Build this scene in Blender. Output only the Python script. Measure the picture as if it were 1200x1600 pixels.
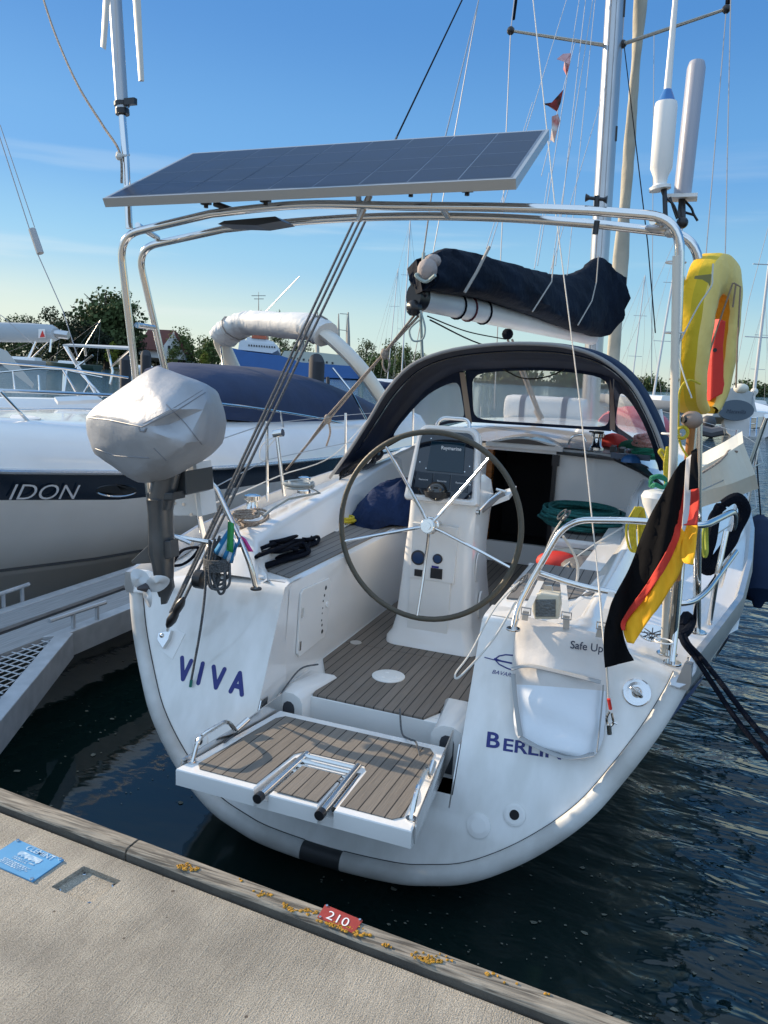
import bpy, bmesh, math, random
from math import radians, sin, cos, pi, tan
from mathutils import Vector as V, Matrix
random.seed(7)
S = bpy.context.scene
for o in list(bpy.data.objects): bpy.data.objects.remove(o)
# ------------------------------------------------------------ camera
YAW, PITCH, ROLL = radians(20.3), radians(10.2), radians(2.9)
CAM = V((1.194, 0, 2.2)); FPX = 1200.0
fw = V((-sin(YAW)*cos(PITCH), cos(YAW)*cos(PITCH), -sin(PITCH)))
rt = V((cos(YAW), sin(YAW), 0)); up = rt.cross(fw)
RT = rt*cos(ROLL)+up*sin(ROLL); UP = -rt*sin(ROLL)+up*cos(ROLL)
cd = bpy.data.cameras.new('camera'); co = bpy.data.objects.new('camera', cd); S.collection.objects.link(co)
m = Matrix((( RT.x, UP.x, -fw.x, CAM.x), (RT.y, UP.y, -fw.y, CAM.y), (RT.z, UP.z, -fw.z, CAM.z), (0, 0, 0, 1)))
co.matrix_world = m
cd.sensor_fit = 'VERTICAL'; cd.sensor_height = 36; cd.lens = 36*FPX/1600; cd.clip_start = .05; cd.clip_end = 8000
S.camera = co
S.render.resolution_x = 768; S.render.resolution_y = 1024
# ------------------------------------------------------------ light
SKY_FILL = .8
SUN_EL = radians(21)
SUN_AZ = radians(80)   # left of +Y
sdir = V((-sin(SUN_AZ)*cos(SUN_EL), cos(SUN_AZ)*cos(SUN_EL), sin(SUN_EL)))
W = bpy.data.worlds.new('World'); S.world = W; W.use_nodes = True
nt = W.node_tree; nt.nodes.clear()
sky = nt.nodes.new('ShaderNodeTexSky'); sky.sky_type = 'NISHITA'; sky.sun_disc = False
sky.sun_elevation = SUN_EL; sky.sun_rotation = math.atan2(sdir.x, sdir.y); sky.air_density = 1.0; sky.dust_density = .15; sky.ozone_density = 1.6
bg = nt.nodes.new('ShaderNodeBackground'); bg.inputs[1].default_value = .12
out = nt.nodes.new('ShaderNodeOutputWorld')
# physical sky blended with an even evening-blue gradient, unseen bright fill added overhead and behind the camera, wisps near the horizon
L_ = nt.links.new
tcw = nt.nodes.new('ShaderNodeTexCoord'); sxw = nt.nodes.new('ShaderNodeSeparateXYZ'); L_(tcw.outputs['Generated'], sxw.inputs[0])
ramp = nt.nodes.new('ShaderNodeValToRGB'); ramp.color_ramp.interpolation = 'EASE'; el = ramp.color_ramp.elements
SK = [(0, (2.7, 3.2, 3.0)), (.05, (2.15, 3.1, 3.3)), (.13, (1.2, 2.5, 3.6)), (.24, (.58, 1.72, 3.45)), (.40, (.31, 1.2, 2.95)), (1, (.3, .95, 2.3))]
el[0].position, el[0].color = 0, (*[c/4 for c in SK[0][1]], 1); el[1].position, el[1].color = 1, (*[c/4 for c in SK[-1][1]], 1)
for p_, c_ in SK[1:-1]: e_ = el.new(p_); e_.color = (*[c/4 for c in c_], 1)
L_(sxw.outputs[2], ramp.inputs[0])
def wmath(op, x, y=None, cl=False):
    n = nt.nodes.new('ShaderNodeMath'); n.operation = op; n.use_clamp = cl
    for i, q in enumerate((x, y)):
        if q is None: continue
        if isinstance(q, (int, float)): n.inputs[i].default_value = q
        else: L_(q, n.inputs[i])
    return n.outputs[0]
def wmr(x, a, b):
    n = nt.nodes.new('ShaderNodeMapRange'); n.interpolation_type = 'SMOOTHSTEP'; n.inputs[1].default_value = a; n.inputs[2].default_value = b; L_(x, n.inputs[0]); return n.outputs[0]
def wmix(f, a, b, bt='MIX'):
    n = nt.nodes.new('ShaderNodeMix'); n.data_type = 'RGBA'; n.blend_type = bt
    for i, q in ((0, f), (6, a), (7, b)):
        if isinstance(q, (int, float)): n.inputs[i].default_value = q
        elif isinstance(q, tuple): n.inputs[i].default_value = q
        else: L_(q, n.inputs[i])
    return n.outputs[2]
sc_ = wmix(1.0, ramp.outputs[0], (4, 4, 4, 1), 'MULTIPLY')
base_sky = wmix(.12, sc_, sky.outputs[0])
sky_fill = wmath('MAXIMUM', wmr(sxw.outputs[2], .46, .80), wmr(wmath('MULTIPLY', sxw.outputs[1], -1.0), .05, .55))  # added brightness out of view, lights the decks and transom
base_sky = wmix(wmath('MULTIPLY', sky_fill, SKY_FILL), base_sky, (3.5, 4.8, 6.5, 1))
# warm glow of the low sun at the left horizon and thin streaks of cloud
mpw = nt.nodes.new('ShaderNodeMapping'); mpw.inputs['Scale'].default_value = (1.2, 1.2, 16); mpw.inputs['Rotation'].default_value = (0, radians(3), 0); L_(tcw.outputs['Generated'], mpw.inputs[0])
nzw = nt.nodes.new('ShaderNodeTexNoise'); nzw.inputs['Scale'].default_value = 2.3; nzw.inputs['Detail'].default_value = 7; L_(mpw.outputs[0], nzw.inputs[0])
band_ = wmath('MULTIPLY', wmr(sxw.outputs[2], .02, .07), wmath('SUBTRACT', 1.0, wmr(sxw.outputs[2], .14, .30)))
cl_ = wmath('MULTIPLY', wmath('MULTIPLY', wmr(nzw.outputs[0], .52, .72), band_), .32)
base_sky = wmix(cl_, base_sky, (3.6, 4.1, 4.3, 1))
glow = wmath('MULTIPLY', wmr(wmath('MULTIPLY', sxw.outputs[0], -1.0), .15, .95), wmath('SUBTRACT', 1.0, wmr(sxw.outputs[2], .0, .16)))
base_sky = wmix(wmath('MULTIPLY', glow, .75), base_sky, (4.3, 4.2, 3.4, 1))
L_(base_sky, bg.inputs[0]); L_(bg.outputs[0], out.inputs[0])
sl = bpy.data.lights.new('sun', 'SUN'); sl.energy = 3.7; sl.angle = radians(.55); sl.color = (1, .80, .56)
so = bpy.data.objects.new('sun', sl); S.collection.objects.link(so)
so.rotation_euler = (-sdir).to_track_quat('-Z', 'Y').to_euler()
S.view_settings.view_transform = 'Standard'; S.view_settings.look = 'None'; S.view_settings.exposure = .88; S.view_settings.gamma = 1
# ------------------------------------------------------------ helpers
def ray(u, v): return RT*((u-600)/FPX)-UP*((v-800)/FPX)+fw
def P(u, v, x=None, y=None, z=None, d=None):
    r = ray(u, v)
    if d is not None: return CAM+r*d
    if y is not None: return CAM+r*((y-CAM.y)/r.y)
    if x is not None: return CAM+r*((x-CAM.x)/r.x)
    return CAM+r*((z-CAM.z)/r.z)
TN = V((0, 1, -.45)).normalized()      # transom plane y = 2.70 + .45 z
def T(u, v, off=0):
    n = V((0, 1, -.45)); r = ray(u, v); t = (2.70-n.dot(CAM))/n.dot(r)
    return CAM+r*t-TN*off
def tr(x, z, off=0): return V((x, 2.70+.45*z, z))-TN*off
MATS = {}
def mk(name, col, rough=.5, metal=0, bump=0, bscale=20, var=0, vscale=3, spec=None, trans=0, alpha=1, coat=0, emit=None, ior=None, stretch=None, col2=None, detail=4, bdist=.01):
    if name in MATS: return MATS[name]
    M = bpy.data.materials.new(name); M.use_nodes = True; N = M.node_tree; b = N.nodes['Principled BSDF']
    b.inputs['Base Color'].default_value = (*col, 1); b.inputs['Roughness'].default_value = rough; b.inputs['Metallic'].default_value = metal
    if spec is not None: b.inputs['Specular IOR Level'].default_value = spec
    if ior: b.inputs['IOR'].default_value = ior
    if trans: b.inputs['Transmission Weight'].default_value = trans
    if alpha < 1: b.inputs['Alpha'].default_value = alpha
    if coat: b.inputs['Coat Weight'].default_value = coat
    if emit: b.inputs['Emission Color'].default_value = (*emit, 1); b.inputs['Emission Strength'].default_value = 1
    tc = N.nodes.new('ShaderNodeTexCoord'); mp = N.nodes.new('ShaderNodeMapping'); N.links.new(tc.outputs['Object'], mp.inputs[0])
    if stretch: mp.inputs['Scale'].default_value = stretch
    if var or col2:
        n = N.nodes.new('ShaderNodeTexNoise'); n.inputs['Scale'].default_value = vscale; n.inputs['Detail'].default_value = 6
        N.links.new(mp.outputs[0], n.inputs[0]); r = N.nodes.new('ShaderNodeMix'); r.data_type = 'RGBA'
        mr = N.nodes.new('ShaderNodeMapRange'); mr.inputs[1].default_value = .35; mr.inputs[2].default_value = .65
        N.links.new(n.outputs[0], mr.inputs[0]); N.links.new(mr.outputs[0], r.inputs[0])
        c2 = col2 or tuple(c*(1-var) for c in col)
        r.inputs[6].default_value = (*col, 1); r.inputs[7].default_value = (*c2, 1); N.links.new(r.outputs[2], b.inputs['Base Color'])
    if bump:
        n = N.nodes.new('ShaderNodeTexNoise'); n.inputs['Scale'].default_value = bscale; n.inputs['Detail'].default_value = detail
        N.links.new(mp.outputs[0], n.inputs[0]); bp = N.nodes.new('ShaderNodeBump'); bp.inputs[0].default_value = bump; bp.inputs[1].default_value = bdist
        N.links.new(n.outputs[0], bp.inputs['Height']); N.links.new(bp.outputs[0], b.inputs['Normal'])
    MATS[name] = M; return M

def root_off(parent):
    v = V((0, 0, 0))
    while parent: v += parent.location; parent = parent.parent
    return v
def tag(o, label=None, cat=None, group=None, kind=None):
    if label: o['label'] = label
    if cat: o['category'] = cat
    if group: o['group'] = group
    if kind: o['kind'] = kind
    return o
def thing(name, loc, label, cat, group=None):
    o = bpy.data.objects.new(name, None); S.collection.objects.link(o); o.location = loc; o.empty_display_size = .1
    return tag(o, label, cat, group)
def copy_tree(o, parent=None):
    c = o.copy(); S.collection.objects.link(c); c.parent = parent
    for ch in [k for k in bpy.data.objects if k.parent == o]: copy_tree(ch, c)
    return c
class MB:
    def __init__(s): s.v = []; s.f = []; s.m = []; s.sm = []; s.cur = 0
    def add(s, vs, fs, smooth=True):
        b = len(s.v); s.v += [V(p) for p in vs]
        for f in fs: s.f.append([b+i for i in f]); s.m.append(s.cur); s.sm.append(smooth)
        return s
    def quad(s, *p, smooth=False): return s.add(p, [list(range(len(p)))], smooth)
    def box(s, lo, hi, bev=0):
        lo, hi = V(lo), V(hi)
        return s.slab([V((lo.x, lo.y, 0)), V((hi.x, lo.y, 0)), V((hi.x, hi.y, 0)), V((lo.x, hi.y, 0))], lo.z, hi.z, bev)
    def slab(s, poly, z0, z1, bev=0):
        return s.prism([V((p[0], p[1], z1)) for p in poly], V((0, 0, z0-z1)), bev)
    def prism(s, poly, ex, bev=0):
        """polygon (list of V) extruded by ex, top edges bevelled by bev"""
        n = len(poly); poly = [V(p) for p in poly]; ex = V(ex)
        c = sum(poly, V())/n
        if bev and ex.length > bev:
            e = ex.normalized()*bev; rings = []
            def inset(q, k):
                r = []
                for i in range(n):
                    a, b, d = q[i-1], q[i], q[(i+1) % n]
                    t = (b-a).normalized()+(b-d).normalized()
                    u = ((a-b).normalized()+(d-b).normalized())
                    sn = (a-b).normalized().cross((d-b).normalized()).length
                    if sn < .05:
                        w = (c-b); dd = (d-a).normalized(); w = w-dd*w.dot(dd); r.append(b+w.normalized()*k)
                    else:
                        w = u/sn*k
                        # reflex corner: move the other way
                        if w.dot(c-b) < 0 and n <= 5: w = -w
                        r.append(b+w)
                return r
            rings = [inset(poly, bev), [p+e*.3 for p in inset(poly, bev*.3)], [p+e for p in poly], [p+ex for p in poly]]
        else: rings = [poly, [p+ex for p in poly]]
        vs = [p for r in rings for p in r]; fs = []
        for k in range(len(rings)-1):
            for i in range(n): fs.append([k*n+i, k*n+(i+1) % n, (k+1)*n+(i+1) % n, (k+1)*n+i])
        s.add(vs, fs, False); s.add(rings[0], [list(range(n))], False); s.add(rings[-1], [list(range(n))[::-1]], False); return s
    def loft(s, rings, closed=True, cap=True, smooth=True):
        n = len(rings[0]); vs = [p for r in rings for p in r]; fs = []
        for k in range(len(rings)-1):
            for i in range(n if closed else n-1): fs.append([k*n+i, k*n+(i+1) % n, (k+1)*n+(i+1) % n, (k+1)*n+i])
        if cap: fs.append(list(range(n))[::-1]); fs.append([(len(rings)-1)*n+i for i in range(n)])
        return s.add(vs, fs, smooth)
    def tube(s, pts, r, seg=10, closed=False, cap=True, flat=1):
        pts = [V(p) for p in pts]; n = len(pts); rings = []; prev = None
        for i, p in enumerate(pts):
            a = pts[i-1] if (i or closed) else p; b = pts[(i+1) % n] if (i < n-1 or closed) else p
            t = (b-a).normalized() if (b-a).length > 1e-9 else V((0, 0, 1))
            if prev is None:
                q = V((0, 0, 1)) if abs(t.z) < .9 else V((1, 0, 0)); x = t.cross(q).normalized()
            else:
                x = (prev-t*prev.dot(t)); x = x.normalized() if x.length > 1e-6 else t.orthogonal().normalized()
            prev = x; y = t.cross(x); rr = r[i] if isinstance(r, (list, tuple)) else r
            rings.append([p+x*cos(2*pi*k/seg)*rr+y*sin(2*pi*k/seg)*rr*flat for k in range(seg)])
        if closed: rings.append(rings[0])
        return s.loft(rings, cap=cap and not closed)
    def ball(s, c, r, seg=12, rings=8, sc=(1, 1, 1)):
        c = V(c); R = []
        for j in range(1, rings):
            a = pi*j/rings
            R.append([c+V((r*sc[0]*sin(a)*cos(2*pi*k/seg), r*sc[1]*sin(a)*sin(2*pi*k/seg), r*sc[2]*cos(a))) for k in range(seg)])
        return s.loft(R)
    def disc(s, c, n, r, th=.004, seg=20, r2=None):
        c, n = V(c), V(n).normalized(); x = n.orthogonal().normalized(); y = n.cross(x); R = []
        for h, q in ((0, r), (th*.7, r), (th, (r2 or r*.93))): R.append([c+n*h+x*cos(2*pi*k/seg)*q+y*sin(2*pi*k/seg)*q for k in range(seg)])
        return s.loft(R, smooth=False)
    def cyl(s, a, b, r, seg=14, r2=None): 
        return s.tube([a, b], [r, r2 if r2 is not None else r], seg)
    def grid(s, rows, smooth=True, th=None, tn=None):
        if th:
            back = [[p+tn*th for p in r] for r in rows]
            s.loft(rows, False, False, smooth); s.loft(back, False, False, smooth)
            n = len(rows)
            for A, B in ((rows[0], back[0]), (rows[-1], back[-1]), ([r[0] for r in rows], [r[0] for r in back]), ([r[-1] for r in rows], [r[-1] for r in back])): s.loft([A, B], False, False, False)
            return s
        return s.loft(rows, False, False, smooth)
    def build(s, name, mats, parent=None, auto=None):
        if not isinstance(mats, (list, tuple)): mats = [mats]
        off = root_off(parent) if parent else V()
        me = bpy.data.meshes.new(name); me.from_pydata([tuple(p-off) for p in s.v], [], s.f)
        for mm in mats: me.materials.append(mm)
        for i, pl in enumerate(me.polygons): pl.material_index = min(s.m[i], len(mats)-1); pl.use_smooth = s.sm[i]
        bm = bmesh.new(); bm.from_mesh(me); bmesh.ops.remove_doubles(bm, verts=bm.verts, dist=1e-5); bmesh.ops.recalc_face_normals(bm, faces=bm.faces); bm.to_mesh(me); bm.free()
        if any(s.sm): me.set_sharp_from_angle(angle=radians(auto or 40))
        o = bpy.data.objects.new(name, me); S.collection.objects.link(o)
        if parent: o.parent = parent
        return o
def crv(pts, n=8, closed=False):
    """catmull-rom through points"""
    pts = [V(p) for p in pts]; N = len(pts); r = []
    rng = range(N if closed else N-1)
    for i in rng:
        if closed: a, b, c, d = pts[i-1], pts[i], pts[(i+1) % N], pts[(i+2) % N]
        else: a, b, c, d = pts[max(i-1, 0)], pts[i], pts[i+1], pts[min(i+2, N-1)]
        for k in range(n):
            t = k/n; r.append(.5*((2*b)+(c-a)*t+(2*a-5*b+4*c-d)*t*t+(3*b-a-3*c+d)*t**3))
    if not closed: r.append(pts[-1])
    return r
def fillet(pts, rad, n=6):
    pts = [V(p) for p in pts]; r = [pts[0]]
    for i in range(1, len(pts)-1):
        a, b, c = pts[i-1], pts[i], pts[i+1]; q = min(rad, (a-b).length*.48, (c-b).length*.48)
        s0 = b+(a-b).normalized()*q; s1 = b+(c-b).normalized()*q
        for k in range(n+1):
            t = k/n; r.append(s0*(1-t)**2+b*2*t*(1-t)+s1*t*t)
    r.append(pts[-1]); return r
def cable(name, pts, r, mat, label, cat, smooth=True, group=None, seg=6, n=6, parent=None):
    mb = MB(); mb.tube(crv(pts, n) if smooth else pts, r, seg); o = mb.build(name, mat, parent)
    if not parent: tag(o, label, cat, group)
    elif label: o['label'] = label
    return o
def coil(name, c, ax, ay, n, r, mat, jit=.1, seed=1, parent=None, turns_pts=18, drop=V((0, 0, 0)), tail=None, az=V((0, 0, 1))):
    R = random.Random(seed); pts = []; c = V(c); ax = V(ax); ay = V(ay)
    for t in range(n):
        k = 1+R.uniform(-jit, jit); o = ax*R.uniform(-jit, jit)*.7+ay*R.uniform(-jit, jit)*.7+az*(t*r*.55+R.uniform(0, r)); ph = R.uniform(0, 6.28); k2 = 1+R.uniform(-jit, jit)
        for i in range(turns_pts):
            a = 2*pi*i/turns_pts
            pts.append(c+o+ax*cos(a)*k*(1+.06*sin(3*a+ph))+ay*sin(a)*k2*(1+.06*sin(2*a+ph))+drop*(t/n))
    if tail: pts += [V(p) for p in tail]
    mb = MB(); mb.tube(pts, r, 6); return mb.build(name, mat, parent)
def text(name, body, o, ex, ey, n, size, mat, parent, off=0, shear=0, ext=.001, xs=1):
    cu = bpy.data.curves.new('t', 'FONT'); cu.body = body; cu.size = 1; cu.offset = off; cu.shear = shear; cu.resolution_u = 4
    to = bpy.data.objects.new('t', cu); S.collection.objects.link(to); bpy.context.view_layer.update()
    me0 = bpy.data.meshes.new_from_object(to); bpy.data.objects.remove(to)
    o, ex, ey, n = V(o), V(ex).normalized(), V(ey).normalized(), V(n).normalized()
    mb = MB(); mb.add([o+ex*v.co.x*size*xs+ey*v.co.y*size+n*ext for v in me0.vertices], [list(p.vertices) for p in me0.polygons], False)
    bpy.data.meshes.remove(me0)
    return mb.build(name, mat, parent)
def planar(o, ux, ext, items, name, mat, parent): pass
# ------------------------------------------------------------ materials
GEL = mk('gelcoat', (.80, .79, .765), .17, var=.06, vscale=2.2, coat=.5, bump=.05, bscale=3, bdist=.004)
GELH = mk('gelcoat_hull', (.80, .79, .765), .15, col2=(.70, .69, .655), vscale=2.2, stretch=(5, 5, .7), coat=.3, bump=.05, bscale=3, bdist=.004)
GELD = mk('gelcoat_worn', (.62, .61, .58), .4, col2=(.45, .44, .42), vscale=7, bump=.1, bscale=30)
RUB = mk('rub_rail_vinyl', (.60, .60, .58), .5, col2=(.42, .41, .385), vscale=5, bump=.15, bscale=14)
DARKRUB = mk('dark_rubber', (.03, .032, .035), .55, var=.3)
STEEL = mk('stainless', (.72, .70, .67), .13, 1, bump=.05, bscale=60, bdist=.002)
STEELP = mk('stainless_plate', (.70, .69, .68), .2, 1, bump=.12, bscale=9, bdist=.01)
ALU = mk('aluminium', (.55, .56, .57), .38, .85, var=.12, vscale=8)
ALUW = mk('anodised_mast', (.50, .50, .50), .3, .75, var=.08)
GALV = mk('galvanised', (.46, .48, .50), .5, .35, col2=(.36, .38, .40), vscale=9, bump=.1, bscale=25)
NAVY = mk('navy_canvas', (.005, .017, .05), .8, bump=.35, bscale=8, var=.25, vscale=4, bdist=.02, spec=.25)
NAVY2 = mk('navy_cover_cloth', (.003, .009, .022), .85, bump=.9, bscale=9, var=.35, bdist=.035, stretch=(1.6, .8, .8), spec=.2)
BLUECV = mk('blue_canvas', (.009, .024, .075), .85, bump=1, bscale=7, var=.35, bdist=.05, spec=.2)
WHT = mk('white_plastic', (.78, .77, .74), .35, var=.06)
CREAM = mk('cream_canvas', (.72, .68, .57), .75, bump=.3, bscale=12, var=.12, bdist=.01)
BLK = mk('black_plastic', (.012, .012, .014), .35)
BLKR = mk('black_rope', (.004, .006, .012), .95, spec=.12, bump=.6, bscale=160)
GREYR = mk('grey_rope', (.14, .15, .16), .85, bump=.8, bscale=220, col2=(.05, .055, .06), vscale=150)
BEIR = mk('beige_rope', (.42, .36, .29), .85, bump=.8, bscale=200, col2=(.2, .14, .11), vscale=120)
WHR = mk('white_rope', (.62, .60, .55), .8, bump=.5, bscale=200)
TEALR = mk('teal_rope', (.010, .14, .13), .75, bump=.7, bscale=180, var=.4, vscale=60)
YELR = mk('yellow_rope', (.62, .50, .03), .7, bump=.6, bscale=180, var=.25, vscale=50)
GREENR = mk('green_rope', (.01, .20, .11), .7, bump=.6, bscale=180)
REDR = mk('salmon_rope', (.55, .16, .13), .8, bump=.7, bscale=160, col2=(.6, .4, .35), vscale=90)
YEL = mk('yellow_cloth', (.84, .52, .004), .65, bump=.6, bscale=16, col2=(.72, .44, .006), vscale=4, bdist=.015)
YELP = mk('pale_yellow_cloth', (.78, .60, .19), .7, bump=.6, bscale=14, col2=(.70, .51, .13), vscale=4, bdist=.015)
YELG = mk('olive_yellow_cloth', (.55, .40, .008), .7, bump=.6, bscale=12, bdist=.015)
REFL = mk('reflective_band', (.20, .19, .06), .35)
REDC = mk('red_cloth', (.58, .03, .02), .6, bump=.2, bscale=12)
SILV = mk('silver_cover', (.38, .395, .42), .5, .35, bump=.4, bscale=9, var=.06, vscale=6, bdist=.02)
MOTG = mk('outboard_grey', (.10, .105, .11), .3, .5, var=.2, vscale=10)
PROPM = mk('propeller_grey', (.50, .52, .53), .35, .2)
GLASS = mk('clear_vinyl', (.66, .76, .86), .12, alpha=.36, spec=.6, bump=.25, bscale=4, bdist=.02)
DKGL = mk('dark_glass', (.004, .008, .016), .05, spec=.8)
SCRN = mk('screen_glass', (.004, .02, .035), .08)
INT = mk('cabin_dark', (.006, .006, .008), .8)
WOODV = mk('varnished_wood', (.33, .12, .03), .25, var=.3, vscale=5, stretch=(1, 1, 9))
WOODS = mk('staff_wood', (.40, .17, .05), .35, var=.3, vscale=20, stretch=(6, 6, 1))
BLETTER = mk('blue_lettering', (.012, .02, .17), .45)
SILTXT = mk('silver_lettering', (.62, .64, .66), .4, .1)
WTXT = mk('white_lettering', (.8, .8, .8), .5)
FLB = mk('flag_black', (.004, .004, .005), .95, spec=.15, bump=.4, bscale=10, bdist=.02); FLR = mk('flag_red', (.55, .035, .02), .8, bump=.4, bscale=10, bdist=.02); FLG = mk('flag_gold', (.85, .42, .008), .8, bump=.4, bscale=10, bdist=.02)
HULLC = mk('cream_hull', (.72, .72, .69), .25, var=.04); HNAVY = mk('navy_hull_stripe', (.006, .014, .028), .15)
SOLF = mk('panel_frame', (.42, .43, .43), .4, .7)

def teak_mat(name, axis, spacing, col=(.21, .185, .16), col2=(.135, .12, .105), seam=.0045):
    M = bpy.data.materials.new(name); M.use_nodes = True; N = M.node_tree; L = N.links; b = N.nodes['Principled BSDF']; b.inputs['Roughness'].default_value = .75
    tc = N.nodes.new('ShaderNodeTexCoord'); sp = N.nodes.new('ShaderNodeSeparateXYZ'); L.new(tc.outputs['Object'], sp.inputs[0])
    def math_(op, a, bb=None):
        n = N.nodes.new('ShaderNodeMath'); n.operation = op
        for i, q in enumerate((a, bb)):
            if q is None: continue
            if isinstance(q, (int, float)): n.inputs[i].default_value = q
            else: L.new(q, n.inputs[i])
        return n.outputs[0]
    c = math_('DIVIDE', math_('ADD', sp.outputs[axis], 50.013), spacing); fr = math_('FRACT', c); cell = math_('FLOOR', c)
    d = math_('MULTIPLY', math_('MINIMUM', fr, math_('SUBTRACT', 1, fr)), spacing); isseam = math_('LESS_THAN', d, seam/2*1.15)
    wn = N.nodes.new('ShaderNodeTexWhiteNoise'); wn.noise_dimensions = '1D'; L.new(cell, wn.inputs[1])
    mp = N.nodes.new('ShaderNodeMapping'); L.new(tc.outputs['Object'], mp.inputs[0]); sc = [3, 3, 3]; sc[axis] = 60; mp.inputs['Scale'].default_value = sc
    n = N.nodes.new('ShaderNodeTexNoise'); n.inputs['Scale'].default_value = 2.2; n.inputs['Detail'].default_value = 8; L.new(mp.outputs[0], n.inputs[0])
    n2 = N.nodes.new('ShaderNodeTexNoise'); n2.inputs['Scale'].default_value = 2.5; n2.inputs['Detail'].default_value = 5; L.new(tc.outputs['Object'], n2.inputs[0])
    f = math_('ADD', math_('MULTIPLY', n.outputs[0], .8), math_('ADD', math_('MULTIPLY', wn.outputs[0], .35), math_('MULTIPLY', n2.outputs[0], .5)))
    mr = N.nodes.new('ShaderNodeMapRange'); mr.inputs[1].default_value = .5; mr.inputs[2].default_value = 1.15; L.new(f, mr.inputs[0])
    mx = N.nodes.new('ShaderNodeMix'); mx.data_type = 'RGBA'; mx.inputs[6].default_value = (*col, 1); mx.inputs[7].default_value = (*col2, 1); L.new(mr.outputs[0], mx.inputs[0])
    m2 = N.nodes.new('ShaderNodeMix'); m2.data_type = 'RGBA'; m2.inputs[7].default_value = (.012, .011, .011, 1); L.new(isseam, m2.inputs[0]); L.new(mx.outputs[2], m2.inputs[6]); L.new(m2.outputs[2], b.inputs['Base Color'])
    bp = N.nodes.new('ShaderNodeBump'); bp.inputs[0].default_value = .35; bp.inputs[1].default_value = .004; L.new(math_('SUBTRACT', n.outputs[0], math_('MULTIPLY', isseam, .7)), bp.inputs['Height']); L.new(bp.outputs[0], b.inputs['Normal'])
    return M
TEAKX = teak_mat('teak_deck', 0, .05, (.215, .18, .148), (.135, .112, .092))
TEAKP = teak_mat('teak_platform', 0, .052, (.215, .188, .158), (.135, .118, .10))
TEAKG = teak_mat('teak_seat', 0, .055, (.20, .185, .17), (.14, .13, .12))

# ============================================================ THE SETTING
# water
def water_mat():
    M = bpy.data.materials.new('harbour_water'); M.use_nodes = True; N = M.node_tree; L = N.links; b = N.nodes['Principled BSDF']
    b.inputs['Base Color'].default_value = (.004, .012, .011, 1); b.inputs['Roughness'].default_value = .04; b.inputs['IOR'].default_value = 1.42
    tc = N.nodes.new('ShaderNodeTexCoord')
    def noise(scale, stretch, det, rot=0):
        mp = N.nodes.new('ShaderNodeMapping'); mp.inputs['Scale'].default_value = stretch; mp.inputs['Rotation'].default_value = (0, 0, rot); L.new(tc.outputs['Object'], mp.inputs[0])
        n = N.nodes.new('ShaderNodeTexNoise'); n.inputs['Scale'].default_value = scale; n.inputs['Detail'].default_value = det; n.inputs['Distortion'].default_value = .4; L.new(mp.outputs[0], n.inputs[0]); return n.outputs[0]
    a = noise(2.2, (1, 2.2, 1), 3, .3); c = noise(.5, (1, 1.6, 1), 3, .2); e = noise(9, (1, 1.6, 1), 2)
    def mth(op, x, y):
        n = N.nodes.new('ShaderNodeMath'); n.operation = op
        for i, q in enumerate((x, y)):
            if isinstance(q, (int, float)): n.inputs[i].default_value = q
            else: L.new(q, n.inputs[i])
        return n.outputs[0]
    h = mth('ADD', mth('ADD', mth('MULTIPLY', a, .5), mth('MULTIPLY', c, 1.2)), mth('MULTIPLY', e, .06))
    # sheltered between pontoon and hulls: calmer where x < 0.4
    sp = N.nodes.new('ShaderNodeSeparateXYZ'); L.new(tc.outputs['Object'], sp.inputs[0])
    mr = N.nodes.new('ShaderNodeMapRange'); mr.interpolation_type = 'SMOOTHSTEP'; mr.inputs[1].default_value = -.5; mr.inputs[2].default_value = 2.2; mr.inputs[3].default_value = .045; mr.inputs[4].default_value = 1.0; L.new(sp.outputs[0], mr.inputs[0])
    mr2 = N.nodes.new('ShaderNodeMapRange'); mr2.interpolation_type = 'SMOOTHSTEP'; mr2.inputs[1].default_value = 12; mr2.inputs[2].default_value = 30; mr2.inputs[3].default_value = 0; mr2.inputs[4].default_value = 1; L.new(sp.outputs[1], mr2.inputs[0])
    st = mth('MAXIMUM', mr.outputs[0], mr2.outputs[0])
    bp = N.nodes.new('ShaderNodeBump'); bp.inputs[1].default_value = .15; L.new(h, bp.inputs['Height']); L.new(st, bp.inputs[0]); L.new(bp.outputs[0], b.inputs['Normal'])
    return M
mb = MB(); mb.quad((-3000, -1500, 0), (3000, -1500, 0), (3000, 4500, 0), (-3000, 4500, 0)); tag(mb.build('water', water_mat()), kind='structure')

# far shore land, a low bank
shoreL = MB(); R = random.Random(3)
LAND = mk('shore_grass', (.05, .07, .03), .9, bump=.5, bscale=.3, var=.4, vscale=.05)
def bank(name, pts, depth, h):
    rows = []
    for i, p in enumerate(pts):
        p = V(p); q = V((p.x-CAM.x, p.y-CAM.y, 0)).normalized()
        rows.append([p+V((0, 0, -1)), p+V((0, 0, .4)), p+q*8+V((0, 0, h*.6)), p+q*30+V((0, 0, h)), p+q*depth+V((0, 0, h*1.1))])
    mb = MB(); mb.grid(rows); return tag(mb.build(name, LAND), kind='structure')
bank('far_shore', [P(u, 583.5+.0505*(u-600)+9, d=240) for u in range(-200, 760, 60)], 300, 1.5)
bank('distant_shore', [P(u, 583.5+.0505*(u-600)+5, d=420) for u in range(740, 1460, 60)], 400, 2)

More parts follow.
